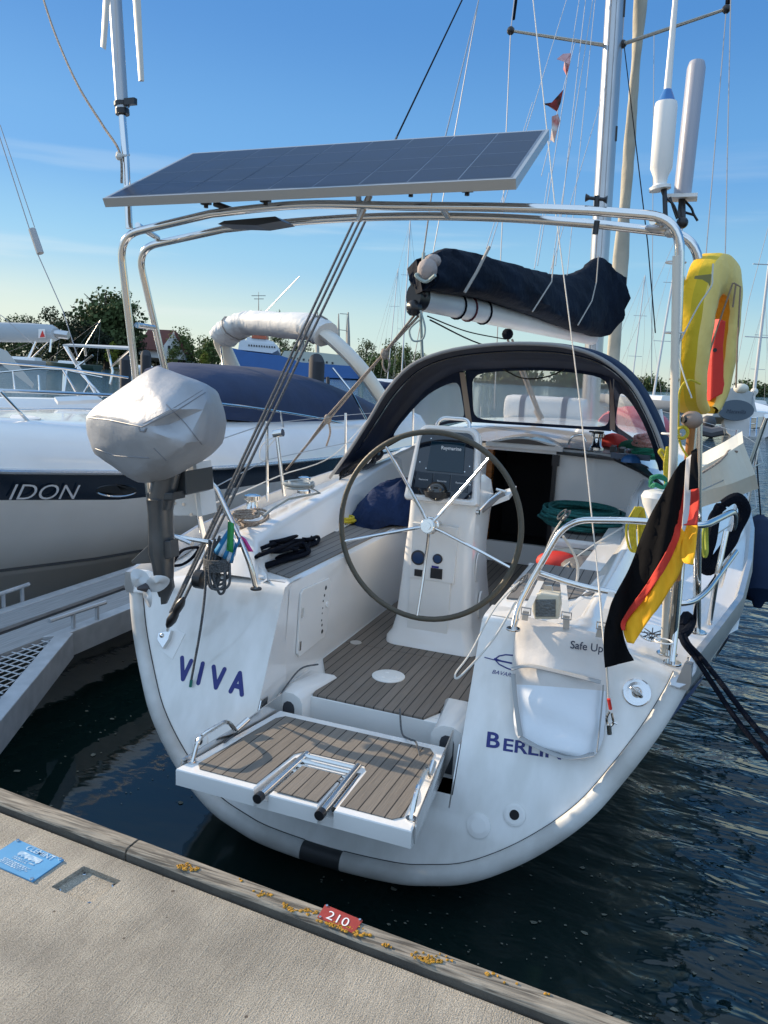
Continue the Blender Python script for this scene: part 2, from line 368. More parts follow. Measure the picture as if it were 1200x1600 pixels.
# pier
def pier_mat():
    M = mk('pier_concrete', (.53, .475, .385), .9, col2=(.38, .345, .285), vscale=2.6)
    N = M.node_tree; L = N.links; b = N.nodes['Principled BSDF']; tc = N.nodes.new('ShaderNodeTexCoord')
    mp = N.nodes.new('ShaderNodeMapping'); mp.inputs['Scale'].default_value = (150, 7, 40); mp.inputs['Rotation'].default_value = (0, 0, radians(14)); L.new(tc.outputs['Object'], mp.inputs[0])
    n = N.nodes.new('ShaderNodeTexNoise'); n.inputs['Scale'].default_value = 1.6; n.inputs['Detail'].default_value = 6; n.inputs['Roughness'].default_value = .7; L.new(mp.outputs[0], n.inputs[0])
    n2 = N.nodes.new('ShaderNodeTexNoise'); n2.inputs['Scale'].default_value = 230; n2.inputs['Detail'].default_value = 5; L.new(tc.outputs['Object'], n2.inputs[0])
    ad = N.nodes.new('ShaderNodeMath'); ad.operation = 'MULTIPLY_ADD'; L.new(n.outputs[0], ad.inputs[0]); ad.inputs[1].default_value = .55; L.new(n2.outputs[0], ad.inputs[2])
    bp = N.nodes.new('ShaderNodeBump'); bp.inputs[0].default_value = 1; bp.inputs[1].default_value = .008; L.new(ad.outputs[0], bp.inputs['Height']); L.new(bp.outputs[0], b.inputs['Normal'])
    # speckle in colour
    old = b.inputs['Base Color'].links[0].from_socket; mx = N.nodes.new('ShaderNodeMix'); mx.data_type = 'RGBA'; mx.blend_type = 'MULTIPLY'; mr = N.nodes.new('ShaderNodeMapRange'); mr.inputs[1].default_value = .58; mr.inputs[2].default_value = .98; mr.inputs[3].default_value = .55; mr.inputs[4].default_value = 1.25
    L.new(ad.outputs[0], mr.inputs[0]); L.new(old, mx.inputs[6]); L.new(mr.outputs[0], mx.inputs[7]); mx.inputs[0].default_value = 1; L.new(mx.outputs[2], b.inputs['Base Color'])
    vo = N.nodes.new('ShaderNodeTexVoronoi'); vo.inputs['Scale'].default_value = 11; L.new(tc.outputs['Object'], vo.inputs[0])
    nv = N.nodes.new('ShaderNodeTexNoise'); nv.inputs['Scale'].default_value = 6; L.new(tc.outputs['Object'], nv.inputs[0])
    th = N.nodes.new('ShaderNodeMath'); th.operation = 'MULTIPLY'; L.new(nv.outputs[0], th.inputs[0]); th.inputs[1].default_value = .10
    pit = N.nodes.new('ShaderNodeMath'); pit.operation = 'LESS_THAN'; L.new(vo.outputs['Distance'], pit.inputs[0]); L.new(th.outputs[0], pit.inputs[1])
    ns = N.nodes.new('ShaderNodeTexNoise'); ns.inputs['Scale'].default_value = 1.6; ns.inputs['Detail'].default_value = 9; ns.inputs['Roughness'].default_value = .65; L.new(tc.outputs['Object'], ns.inputs[0])
    ms_r = N.nodes.new('ShaderNodeMapRange'); ms_r.inputs[1].default_value = .42; ms_r.inputs[2].default_value = .62; ms_r.inputs[3].default_value = .74; ms_r.inputs[4].default_value = 1.05; L.new(ns.outputs[0], ms_r.inputs[0])
    m1 = N.nodes.new('ShaderNodeMix'); m1.data_type = 'RGBA'; m1.blend_type = 'MULTIPLY'; m1.inputs[0].default_value = 1; L.new(mx.outputs[2], m1.inputs[6]); L.new(ms_r.outputs[0], m1.inputs[7])
    m2_ = N.nodes.new('ShaderNodeMix'); m2_.data_type = 'RGBA'; m2_.inputs[7].default_value = (.12, .10, .08, 1); L.new(pit.outputs[0], m2_.inputs[0]); L.new(m1.outputs[2], m2_.inputs[6]); L.new(m2_.outputs[2], b.inputs['Base Color'])
    return M
PIER = pier_mat(); PZ = .60
def plane_line(u0, v0, u1, v1, z, x):
    a, b = P(u0, v0, z=z), P(u1, v1, z=z); return a+(b-a)*((x-a.x)/(b.x-a.x))
# concrete edge line and timber lines in world
def eY(x): return plane_line(0, 1270, 850, 1600, PZ, x).y
def tY(x): return plane_line(0, 1228, 1000, 1600, PZ+.03, x).y
rc = [P(80, 1386, z=PZ), P(131, 1353, z=PZ), P(189, 1376, z=PZ), P(140, 1412, z=PZ)]
mb = MB()
# top sheet with the square recess left open
E0, E1 = V((-9, eY(-9), PZ)), V((9, eY(9), PZ)); B0, B1 = V((-9, -6, PZ)), V((9, -6, PZ))
a, b, c, d = rc
mb.add([E0, E1, B1, B0, a, b, c, d], [[0, 5, 4, 3], [0, 1, 6, 5], [1, 2, 7, 6], [2, 3, 4, 7]], False)
dn = V((0, 0, -.016)); mb.add([a, b, c, d, a+dn, b+dn, c+dn, d+dn], [[0, 1, 5, 4], [1, 2, 6, 5], [2, 3, 7, 6], [3, 0, 4, 7], [4, 5, 6, 7]], False)
mb.add([E0, E1, E1-V((0, 0, 1.2)), E0-V((0, 0, 1.2))], [[0, 1, 2, 3]], False)
tag(mb.build('pier_deck', PIER), kind='structure')
cr = (a+b+c+d)/4
for p, lb_ in zip(rc, ('leftmost screw plug of the square concrete recess', 'farthest screw plug of the square concrete recess, in the corner shadow', 'rightmost screw plug of the square concrete recess', 'nearest screw plug of the square concrete recess, fully sunlit')):
    q = p+(cr-p)*.2+dn; mb = MB(); mb.disc(q, (0, 0, 1), .0085, .003, 14); mb.cur = 1; mb.disc(q+V((0, 0, .0031)), (0, 0, 1), .004, .001, 10)
    tag(mb.build('screw_plug', [STEEL, BLK]), lb_, 'screw plug', 'screw plugs in the concrete recess')
# timber edge beams
def wood_mat():
    M = mk('weathered_timber', (.36, .315, .25), .85, col2=(.20, .175, .14), vscale=6, stretch=(1.2, 14, 14))
    N = M.node_tree; L = N.links; b = N.nodes['Principled BSDF']; tc = N.nodes.new('ShaderNodeTexCoord')
    mp = N.nodes.new('ShaderNodeMapping'); mp.inputs['Scale'].default_value = (2.5, 45, 45); mp.inputs['Rotation'].default_value = (0, 0, radians(3)); L.new(tc.outputs['Object'], mp.inputs[0])
    n = N.nodes.new('ShaderNodeTexNoise'); n.inputs['Scale'].default_value = 2; n.inputs['Detail'].default_value = 8; n.inputs['Distortion'].default_value = .6; L.new(mp.outputs[0], n.inputs[0])
    bp = N.nodes.new('ShaderNodeBump'); bp.inputs[0].default_value = .9; bp.inputs[1].default_value = .01; L.new(n.outputs[0], bp.inputs['Height']); L.new(bp.outputs[0], b.inputs['Normal'])
    old = b.inputs['Base Color'].links[0].from_socket; mr = N.nodes.new('ShaderNodeMapRange'); mr.inputs[1].default_value = .36; mr.inputs[2].default_value = .5; mr.inputs[3].default_value = .3; L.new(n.outputs[0], mr.inputs[0])
    mx = N.nodes.new('ShaderNodeMix'); mx.data_type = 'RGBA'; mx.blend_type = 'MULTIPLY'; mx.inputs[0].default_value = 1; L.new(old, mx.inputs[6]); L.new(mr.outputs[0], mx.inputs[7]); L.new(mx.outputs[2], b.inputs['Base Color'])
    return M
TIM = wood_mat()
TIMSHADE = mk('shaded_timber', (.085, .075, .06), .9, col2=(.05, .045, .038), vscale=8, bump=.5, bscale=60)  # shade on the beam's side faces, painted in as darker timber
tz = PZ+.03
xj = P(200, 1325, z=tz).x
def beam(x0, x1, name, label, zt):
    mb = MB(); rows = []
    n = max(2, int((x1-x0)/.12)); RR = random.Random(int(x0*10)+99)
    for i in range(n+1):
        x = x0+(x1-x0)*i/n; j = RR.uniform(-.0015, .0015); yo, yi = tY(x), eY(x)+.012+.0; e = .012
        rows.append([V((x, yi, zt-.11)), V((x, yi+j, zt-e)), V((x, yi+e*.4+j, zt-e*.3)), V((x, yi+e, zt+j)), V((x, yo-e, zt+j)), V((x, yo-e*.4, zt-e*.3)), V((x, yo, zt-e)), V((x, yo, zt-.11))])
    mb.loft(rows, closed=True, cap=True, smooth=True)
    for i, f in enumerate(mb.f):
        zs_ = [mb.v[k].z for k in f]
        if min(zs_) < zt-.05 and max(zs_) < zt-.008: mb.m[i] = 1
    return tag(mb.build(name, [TIM, TIMSHADE], auto=50), label, 'timber beam', 'timber beams along the pier edge')
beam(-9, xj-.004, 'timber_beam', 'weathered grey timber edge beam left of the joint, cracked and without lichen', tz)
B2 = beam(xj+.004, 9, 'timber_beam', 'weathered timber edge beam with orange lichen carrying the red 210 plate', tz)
# lichen
LICH = mk('lichen', (.55, .27, .02), .95, bump=1, bscale=150, col2=(.36, .2, .03), vscale=60)
mb = MB(); RL = random.Random(5)
for (u, v, sp, n) in [(290, 1357, 22, 60), (330, 1345, 18, 18), (445, 1420, 26, 50), (510, 1447, 28, 90), (530, 1452, 30, 60), (660, 1500, 26, 110), (780, 1519, 18, 60), (868, 1551, 18, 30), (480, 1423, 18, 20), (410, 1398, 16, 14), (560, 1462, 22, 20), (700, 1500, 14, 6), (600, 1478, 16, 10), (820, 1530, 30, 14), (375, 1370, 14, 10)]:
    for k in range(n):
        uu, vv = u+RL.gauss(0, sp*.45), v+RL.gauss(0, sp*.16)+0
        p = P(uu, vv, z=tz+.0012)
        if p.y < eY(p.x)+.02 or p.y > tY(p.x)-.015 or p.x < xj+.02: continue
        r = RL.uniform(.002, .0075); q = [p+V((r*cos(a)*RL.uniform(.5, 1.3), r*sin(a)*RL.uniform(.5, 1.3), 0)) for a in [i*pi/3 for i in range(6)]]
        mb.loft([q, [p+(w-p)*.6+V((0, 0, .0022)) for w in q]], smooth=False)
tag(mb.build('lichen', LICH), 'orange lichen crusts growing on the right timber beam', 'lichen', kind='stuff')
# timber bolts holes under the plank (dark half discs)
# blue plate
BLP = mk('blue_sign', (.10, .32, .56), .45, var=.1, vscale=8)
c4 = [P(27, 1311, z=PZ+.005), P(100, 1343, z=PZ+.005), P(51, 1377, z=PZ+.005), P(-25, 1344, z=PZ+.005)]
sg = thing('sign_plate', (c4[0]+c4[2])/2, 'blue square plate with worn white print screwed to the concrete', 'sign plate')
mb = MB(); mb.prism(c4, (0, 0, -.0048)); mb.build('plate', BLP, sg)
exx = (c4[1]-c4[0]).normalized(); eyy = (c4[0]-c4[3]).normalized(); LX = (c4[1]-c4[0]).length; LY = (c4[0]-c4[3]).length
O4 = c4[3]+V((0, 0, .0012))
WORN = mk('worn_white_print', (.55, .66, .72), .6, col2=(.12, .3, .5), vscale=55)
def q4(x, y): return O4+exx*LX*x+eyy*LY*y
text('lettering', 'CLEMINT', q4(.30, .80), exx, eyy, (0, 0, 1), .030, WORN, sg, off=.01)
mb = MB()
for i in range(6):
    x = .30+i*.075; mb.quad(q4(x, .58), q4(x+.04, .52), q4(x+.075, .58), q4(x+.075, .72), q4(x, .72))
for i, (y, x0, x1) in enumerate([(.46, .3, .55), (.40, .3, .6), (.30, .2, .75), (.25, .22, .7), (.20, .2, .72), (.15, .22, .66)]):
    x = x0
    while x < x1: w = random.uniform(.02, .06); mb.quad(q4(x, y), q4(x+w, y), q4(x+w, y+.03), q4(x, y+.03)); x += w+.015
for i in range(3): mb.quad(q4(.62+i*.04, .44), q4(.65+i*.04, .46), q4(.64+i*.04, .50), q4(.61+i*.04, .48))
mb.build('print', WORN, sg)
for p in c4:
    mb = MB(); q = p+((c4[0]+c4[2])/2-p)*.09; mb.disc(q, (0, 0, 1), .006, .004, 12); mb.build('screw', STEEL, sg)
# 210 plate
pl = [P(508, 1413, z=tz+.003), P(567, 1438, z=tz+.003), P(552, 1458, z=tz+.003), P(496, 1433, z=tz+.003)]
RP = mk('red_plate', (.36, .045, .03), .45, var=.2, vscale=30)
sg = thing('number_plate', pl[3], 'small red plate numbered 210 screwed on the timber beam', 'number plate')
mb = MB(); mb.prism(pl, (0, 0, -.0025)); mb.build('plate', RP, sg)
ex = (pl[1]-pl[0]).normalized(); ey = (pl[0]-pl[3]).normalized()
text('lettering', '210', pl[3]+ex*.022+ey*.008, ex, ey, (0, 0, 1), .050, WTXT, sg, off=-.004, ext=.0015)
for p in (pl[0], pl[1], pl[3]):
    mb = MB(); mb.disc(p+((pl[0]+pl[2])/2-p)*.13, (0, 0, 1), .004, .003, 10); mb.build('screw', STEEL, sg)

# ============================================================ THE YACHT
YB = V((0, 3.0, 0))
Y = thing('sailing_yacht', YB, 'white sailing yacht with steering wheel and navy sprayhood moored stern to the pier', 'sailing yacht')
prof = [(0, .11), (.30, .122), (.45, .148), (.60, .19), (.76, .275), (.91, .385), (1.04, .51), (1.14, .65), (1.25, .83), (1.325, .985), (1.352, 1.06)]
st = [(2.70, 1.352, 1.06, .11, .45), (3.3, 1.49, 1.09, .02, .30), (4.0, 1.61, 1.11, -.08, .12), (5, 1.72, 1.14, -.2, .0), (6, 1.81, 1.17, -.3, 0), (7.5, 1.88, 1.2, -.4, 0), (9, 1.85, 1.25, -.45, 0), (10.5, 1.62, 1.31, -.42, 0), (12, 1.18, 1.38, -.3, 0), (13.2, .62, 1.44, -.1, 0), (14.2, .04, 1.5, .2, 0)]
def section(s, k=1):
    y, w, zs, zb, sl = s; r = []
    for (px, pz) in prof:
        x = px/1.352*w; z = zb+(pz-.11)/(1.06-.11)*(zs-zb); r.append(V((k*x, y+sl*z, z)))
    return r
mb = MB()
for k in (1, -1): mb.loft([section(s, k) for s in st], closed=False, cap=False)
# transom panels
def zprof(x):
    x = abs(x)
    for (a, b), (c, d) in zip(prof, prof[1:]):
        if x <= c: return b+(d-b)*(x-a)/(c-a)
    return 1.06
XO = .49; NB = .10
def ztop(x):
    x = abs(x); return 1.165-.10*((x-XO)/(1.355-XO))**2
def bulge(x, z):   # shallow crown of the moulding
    return 0
for k in (1, -1):
    cols = []
    xs = [XO, .60, .70, .80, .9, 1.0, 1.1, 1.2, 1.28, 1.33, 1.352]
    for x in xs:
        zb, zt = zprof(x), ztop(x); col = []
        for j in range(9):
            z = zb+(zt-.05-zb)*j/8; col.append(tr(k*x, z, 0))
        # rounded shoulder into the quarter deck
        pz = zt-.05
        col += [tr(k*x, pz+.025, -.004), V((k*x, 2.70+.45*zt+.02, zt-.006)), V((k*x, 2.70+.45*zt+.06, zt)), V((k*x, 3.42, zt+.002))]
        cols.append(col)
    mb.grid(cols)
# lower strip below the platform
cols = []
for i in range(17):
    x = -XO+2*XO*i/16; zb = zprof(x); cols.append([tr(x, zb+(.47-zb)*j/4) for j in range(5)])
mb.grid(cols)
HULL = mb.build('hull', GELH, Y, auto=50)
# boot stripe & dark decor line on starboard topside
mb = MB(); rows = []
for s in st[:9]:
    y, w, zs, zb, sl = s; sc = section(s, 1)
    a = sc[8].lerp(sc[9], .2); b = sc[8].lerp(sc[9], .75); n = V((.01, 0, -.002)); rows.append([a+n, b+n])
mb.grid(rows); mb.build('hull_stripe', mk('hull_stripe_blue', (.03, .06, .2), .3), HULL)
# rub strip round the stern
pts_o = []; 
full = [(-x, z) for x, z in prof[::-1]]+prof[1:]
den = crv([V((x, 0, z)) for x, z in full], 5)
def rubstrip(lo, hi, name, mat, w=.058, t=.034):
    mb = MB(); rings = []
    for i in range(lo, hi):
        p = den[i]; q = den[min(i+2, len(den)-1)]-den[max(i-2, 0)]; q.normalize(); nn = V((q.z, 0, -q.x))  # outward in xz
        if nn.dot(V((p.x*.01, 0, p.z-1.5))) < 0: nn = -nn
        prof2 = [(.010, -.2), (.014, .3), (.006, .75), (-.014, 1.0), (-w*.6, 1.0), (-w*.85, .75), (-w, .3), (-w, 0)]
        rings.append([tr(p.x+nn.x*a, p.z+nn.z*a, b*t) for a, b in prof2])
    mb.loft(rings); o_ = mb.build(name, mat, HULL)
    g = MB(); g.tube([r[-1]-TN*.002 for r in rings], .0035, 5); g.build('seam', DARKRUB, HULL); return o_
nd = len(den); mid = nd//2
rubstrip(0, mid-1, 'rub_rail', RUB); rubstrip(mid-2, mid+2, 'rub_rail', DARKRUB, .056, .033)['label'] = 'short dark section of the rub rail'; rubstrip(mid+1, nd, 'rub_rail', RUB)
# white end cap on the port top corner, alloy toe rail end on starboard
mb = MB(); mb.prism([T(*q, .042) for q in ((209, 928), (206, 905), (212, 895), (222, 891), (238, 893), (243, 903), (240, 914), (232, 929))], TN*.13, .008); mb.build('end_cap', GEL, HULL)
mb = MB()
a = [T(*q, .05) for q in ((1046, 1072), (1047, 1062), (1062, 1056), (1072, 1046), (1077, 1028), (1082, 1018), (1092, 1018), (1093, 1030), (1086, 1052), (1074, 1070), (1060, 1077))]
mb.prism(a, TN*.05, .004); mb.build('chock', mk('alloy_casting', (.60, .62, .65), .35, .35), HULL)
# toe rails
for k in (1, -1):
    mb = MB(); rg = []
    for (y, w, zs, zb, sl) in st:
        if y < 2.75: y, w = 3.12, 1.36
        else: y = y+sl*zs
        rg.append([V((k*(w-.005), y, zs-.03)), V((k*(w+.004), y, zs+.0)), V((k*(w-.004), y, zs+.075)), V((k*(w-.03), y, zs+.078)), V((k*(w-.05), y, zs+.0)), V((k*(w-.05), y, zs-.03))])
    mb.loft(rg); mb.build('toe_rail', ALU, HULL)
# ---- decks
mb = MB()
def cx(y): # coaming outer x
    return .98+.12*min(1, max(0, (y-3.6)/2))
for k in (1, -1):
    rows = []
    for (y, w, zs, zb, sl) in [(3.42, 1.40, 1.08, 0, 0), (3.8, 1.52, 1.10, 0, 0)]+st[2:]:
        ins = min(cx(y)-.25, w*.5) if y < 12.5 else 0; row = []
        for i in range(9):
            f = i/8; x = ins+(w-.02-ins)*f; zq = ztop(x)+.002; zm = zs+.05*(1-f*f); t = min(1, max(0, (y-3.42)/1.2)); row.append(V((k*x, y, zq*(1-t)+zm*t)))
        rows.append(row)
    mb.grid(rows)
mb.build('deck', GEL, Y)
# coachroof : lofted rings from aft bulkhead y=6.55 to y=12
mb = MB(); rows = []
for (y, w, h) in [(6.62, 1.14, 1.64), (7.2, 1.16, 1.74), (8.5, 1.15, 1.78), (10, .98, 1.74), (11.3, .7, 1.62), (12, .5, 1.42)]:
    rows.append([V((w*sx, y, z0)) for sx, z0 in [(-1, 1.15), (-.97, 1.15+(h-1.15)*.6), (-.9, h-.08), (-.75, h-.015), (-.4, h+.02), (0, h+.035), (.4, h+.02), (.75, h-.015), (.9, h-.08), (.97, 1.15+(h-1.15)*.6), (1, 1.15)]])
mb.grid(rows); mb.build('coachroof', GEL, Y)
# aft bulkhead with companionway opening
SZ = .62
cxl, cxr, czt, czb = -.27, .29, 1.60, .80
mb = MB(); yb = 6.58
def arc_top(x): return 1.655-.02*abs(x)-(max(0, abs(x)-.7)**2)*1.0
def curved(x):   # bulkhead curves aft towards the coaming
    a = max(0, abs(x)-.55); return yb-1.3*a**1.7
cols = []
for i in range(13):
    x = cxr+(1.16-cxr)*i/12; cols.append([V((x, curved(x), z0)) for z0 in [SZ+(arc_top(x)-.03-SZ)*j/8 for j in range(9)]]+[V((x, curved(x)+.03, arc_top(x)))]+[V((x, yb+.15, arc_top(x)+.005))])
mb.grid(cols)
cols = []
for i in range(13):
    x = cxl-(1.16+cxl)*i/12; cols.append([V((x, curved(x), z0)) for z0 in [SZ+(arc_top(x)-.03-SZ)*j/8 for j in range(9)]]+[V((x, curved(x)+.03, arc_top(x)))]+[V((x, yb+.15, arc_top(x)+.005))])
mb.grid(cols)
mb.box((cxl, yb-.02, SZ), (cxr, yb+.03, czb)); mb.box((cxl, yb, czt), (cxr, yb+.04, 1.65))
mb.build('bulkhead', GEL, Y)
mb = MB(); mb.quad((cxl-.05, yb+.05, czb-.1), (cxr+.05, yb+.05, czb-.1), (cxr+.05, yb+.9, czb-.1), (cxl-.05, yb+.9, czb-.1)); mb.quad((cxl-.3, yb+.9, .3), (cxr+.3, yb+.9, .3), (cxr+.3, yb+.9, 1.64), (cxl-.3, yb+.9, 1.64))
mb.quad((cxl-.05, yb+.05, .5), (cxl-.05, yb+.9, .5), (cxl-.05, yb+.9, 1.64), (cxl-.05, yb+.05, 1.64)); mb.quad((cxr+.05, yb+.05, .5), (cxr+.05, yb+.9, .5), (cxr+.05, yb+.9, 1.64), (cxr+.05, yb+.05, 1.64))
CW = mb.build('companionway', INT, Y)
mb = MB(); mb.box((cxl-.03, yb-.035, czb), (cxl+.02, yb+.05, czt)); mb.build('door_post', WOODV, CW)
mb = MB(); mb.box((cxr-.02, yb-.05, SZ+.05), (cxr+.012, yb+.05, czt)); mb.box((cxr-.03, yb-.06, czt-.09), (cxr+.03, yb-.01, czt-.005)); mb.build('door_track', BLK, CW)
# sliding hatch with curved wooden arch
mb = MB()
arcp = [V((-.32+.66*i/12, 6.54, 1.665+.055*sin(pi*i/12))) for i in range(13)]
mb.loft([[p, p+V((0, .6, .02)), V((p.x, 7.14, 1.62)), V((p.x, 6.54, 1.63))] for p in arcp], smooth=False); HT = mb.build('sliding_hatch', GEL, Y)
mb = MB(); mb.loft([[V((p.x*.8, 6.53, p.z-.0)), V((p.x*.8, 6.53, 1.672)), V((p.x*.8, 6.515, 1.672)), V((p.x*.8, 6.515, p.z-.0))] for p in [V((q.x, q.y, max(q.z-.006, 1.676))) for q in arcp]], smooth=False); mb.build('handle_arch', mk('grey_teak', (.12, .10, .085), .7), HT)
# ---- cockpit sole
mb = MB(); mb.box((-.56, 3.30, SZ-.05), (.56, yb, SZ-.012)); 
mb.box((-.47, 3.255, .40), (.47, 3.30, SZ-.012), .004)      # riser to the platform
mb.build('cockpit_floor', GEL, Y)
mb = MB()
mb.slab([(-.34, 3.26), (.24, 3.255), (.36, 3.52), (.50, 3.72), (.50, 4.02), (-.50, 4.02), (-.50, 3.72), (-.38, 3.5)], SZ-.012, SZ, .003)
mb.slab([(-.50, 4.026), (.50, 4.026), (.53, 6.54), (-.53, 6.54)], SZ-.012, SZ, .003)
mb.build('teak_floor', TEAKX, Y)
mb = MB(); hc = P(607, 1057, z=SZ); mb.disc(hc, (0, 0, 1), .088, .006, 28); mb.disc(hc+V((0, 0, .006)), (0, 0, 1), .068, .003, 28); 
for a in (0, 2.1, 4.2): mb.ball(hc+V((cos(a)*.04, sin(a)*.04, .009)), .012, sc=(1, 1, .3))
mb.build('inspection_hatch', WHT, Y)
for (u, v) in ((556, 1004), (620, 990)):
    mb = MB(); mb.disc(P(u, v, z=SZ), (0, 0, 1), .034, .003, 20); mb.build('deck_fitting', mk('brushed_plate', (.55, .53, .5), .4, .5), Y)
# ---- benches
for k, nm in ((-1, 'port'), (1, 'starboard')):
    mb = MB(); rows = []
    L_ = [3.27, 3.6, 4.2, 5, 6, yb+.02] if k < 0 else [3.27, 3.6, 4.2, 4.36]
    for y in L_:
        rows.append([V((k*.52, y, SZ-.02)), V((k*.515, y, SZ+.03)), V((k*.49, y, 1.12)), V((k*.495, y, 1.155)), V((k*.52, y, 1.165)), V((k*(.92), y, 1.165))])
    mb.grid(rows)
    if k > 0:   # starboard: locker opening then forward seat
        mb.box((.49, 4.355, SZ), (1.02, 4.38, 1.16)); mb2 = MB(); mb2.box((.49, 5.35, SZ), (1.16, 5.37, 1.079)); mb2.box((.49, 5.34, 1.08), (1.10, yb-.02, 1.13), .02); mb2.build('forward_seat', GEL, Y)
    # stern side of the bench opening wall
    mb.add([tr(k*XO, .42), tr(k*XO, 1.155), V((k*.492, 3.30, 1.16)), V((k*.515, 3.30, .66)), V((k*.5, 3.30, .42))], [[0, 1, 2, 3, 4]], False)
    mb.build('bench', GEL, Y)
# port seat teak
mb = MB(); mb.slab([(-.53, 3.34), (-.53, yb-.2), (-.92, yb-.3), (-.90, 4.8), (-.74, 3.42)], 1.1655, 1.174); mb.build('teak_seat', TEAKG, Y)
mb = MB(); mb.slab([(.53, 3.55), (.53, 4.34), (1.0, 4.34), (.98, 3.96), (.75, 3.62)], 1.1655, 1.174); mb.build('teak_seat', TEAKG, Y)
mb = MB(); mb.slab([(.53, 5.38), (.53, yb-.15), (1.02, yb-.3), (1.04, 5.38)], 1.1315, 1.139); mb.build('teak_seat', TEAKG, Y)
# open locker interior
mb = MB(); mb.box((.52, 4.38, .64), (1.1, 5.34, .66)); mb.quad((1.1, 4.38, .64), (1.1, 5.36, .64), (1.1, 5.36, 1.16), (1.1, 4.38, 1.16)); LK = mb.build('locker', mk('locker_dark', (.03, .03, .035), .7), Y)
mb = MB(); lp = [P(842, 826, z=1.10), P(985, 852, z=1.10)]
mb.loft([[V((x, y0-.02*sin(pi*(x-.45)/.7), 1.075)), V((x, y0-.05-.02*sin(pi*(x-.45)/.7), 1.05)), V((x, y0-.02, .86+.08*abs(x-.75)))] for x, y0 in [(.45, 5.42), (.6, 5.36), (.75, 5.33), (.9, 5.33), (1.02, 5.36), (1.1, 5.45)]], closed=False, cap=False); mb.build('locker_lid', mk('locker_lid_beige', (.50, .46, .38), .4), Y)
# coamings
def coaming(k):
    mb = MB(); rows = []
    for (y, xi, xo, zt) in [(3.24, .66, 1.02, 1.17), (3.34, .72, 1.02, 1.24), (3.45, .78, 1.0, 1.325), (3.7, .80, 1.0, 1.345), (4.2, .84, 1.03, 1.375), (5.0, .91, 1.08, 1.425), (5.6, .97, 1.12, 1.46), (6.2, 1.0, 1.14, 1.50), (6.62, 1.0, 1.15, 1.55)]:
        if k > 0 and y < 5.4: zt = 1.172+(zt-1.172)*max(0, min(1, (y-3.6)/1.8))*.75; xi = xi+.10
        rows.append([V((k*(xi-.09), y, 1.15)), V((k*(xi-.06), y, 1.17)), V((k*(xi-.012), y, zt-.03)), V((k*(xi+.01), y, zt-.006)), V((k*(xi+.04), y, zt)), V((k*(xo-.05), y, zt-.004)), V((k*(xo-.02), y, zt-.03)), V((k*(xo+.03), y, 1.12))])
    mb.grid(rows); return mb.build('coaming', GEL, Y)
coaming(-1); coaming(1)
# locker door on the port bench face
def fx(z): return -.515+.025*(z-SZ)/(1.12-SZ)
mb = MB(); dpo = [(3.40, 1.10), (3.72, 1.085), (3.745, 1.06), (3.745, .78), (3.72, .745), (3.42, .73), (3.39, .76), (3.38, 1.08)]
mb.prism([V((fx(z)+.012, y, z)) for y, z in dpo], (-.010, 0, 0), .003); LD = mb.build('locker_door', WHT, Y)
mb = MB()
for (y, z, r) in [(3.68, 1.04, .012), (3.67, 1.0, .008), (3.66, .97, .006), (3.66, .93, .005), (3.66, .90, .005), (3.66, .86, .006), (3.67, .83, .008), (3.68, .79, .012)]: mb.disc((fx(z)+.0125, y, z), (1, 0, 0), r, .001, 12)
mb.build('vent_holes', BLK, LD)
mb = MB(); mb.prism([V((fx(z)+.0125, y, z)) for y, z in ((3.40, 1.0), (3.415, 1.0), (3.415, .95), (3.40, .95))], (.006, 0, 0)); mb.prism([V((fx(z)+.0125, y, z)) for y, z in ((3.40, .82), (3.415, .82), (3.415, .77), (3.40, .77))], (.006, 0, 0)); mb.build('hinge', STEEL, LD)
mb = MB(); mb.disc((fx(.93)+.013, 3.715, .935), (1, 0, 0), .018, .008, 16); mb.build('latch', WHT, LD)
# ---- transom fittings : fairings beside the hinge (tunnels)
for k, cxn in ((-1, -.42), (1, .385)):
    mb = MB(); w = .058 if k < 0 else .062
    arch = [(-w*1.25, .40), (-w*1.25, .60)]+[(-w*1.25*cos(a), .60+.05*sin(a)) for a in (pi*.2, pi*.4, pi*.6, pi*.8)]+[(w*1.25, .60), (w*1.25, .40)]
    f = [V((cxn+x, 3.16, z)) for x, z in arch]; b_ = [V((cxn+x*1.15+(-k)*.02, 3.5, SZ+.012 if z > .6 else (SZ if z > .5 else .40))) for x, z in arch]
    mb.loft([f, [p+V((0, .10, .012 if p.z > .5 else 0)) for p in f], b_], cap=True); o = mb.build('hinge_fairing', GEL, Y)
    mb = MB(); ar = [(-w*.55, .42), (-w*.55, .57)]+[(-w*.55*cos(a), .57+.035*sin(a)) for a in (pi*.2, pi*.4, pi*.6, pi*.8)]+[(w*.55, .57), (w*.55, .42)]
    mb.prism([V((cxn+x, 3.158, z)) for x, z in ar], (0, .002, 0)); mb.build('slot', mk('slot_dark', (.05, .055, .065), .6), o)
# stainless side plates at the opening
for k in (-1, 1):
    mb = MB(); x = k*(XO-.004); mb.prism([V((x, 2.70+.45*.42, .42)), V((x, 2.70+.45*.66-.0, .66)), V((x, 3.06, .66)), V((x, 3.02, .42))], (-k*.006, 0, 0)); mb.build('hinge_plate', STEELP, Y)
# ---- swim platform
PF = [V((-.49, 2.345, .635)), V((.49, 2.345, .635)), V((.415, 3.06, .60)), V((-.415, 3.06, .60))]
def pf(s, t, dz=0): # s -1..1 , t 0 front..1 back
    w = .49-.075*t; return V((s*w, 2.345+.715*t, .635-.035*t+dz))
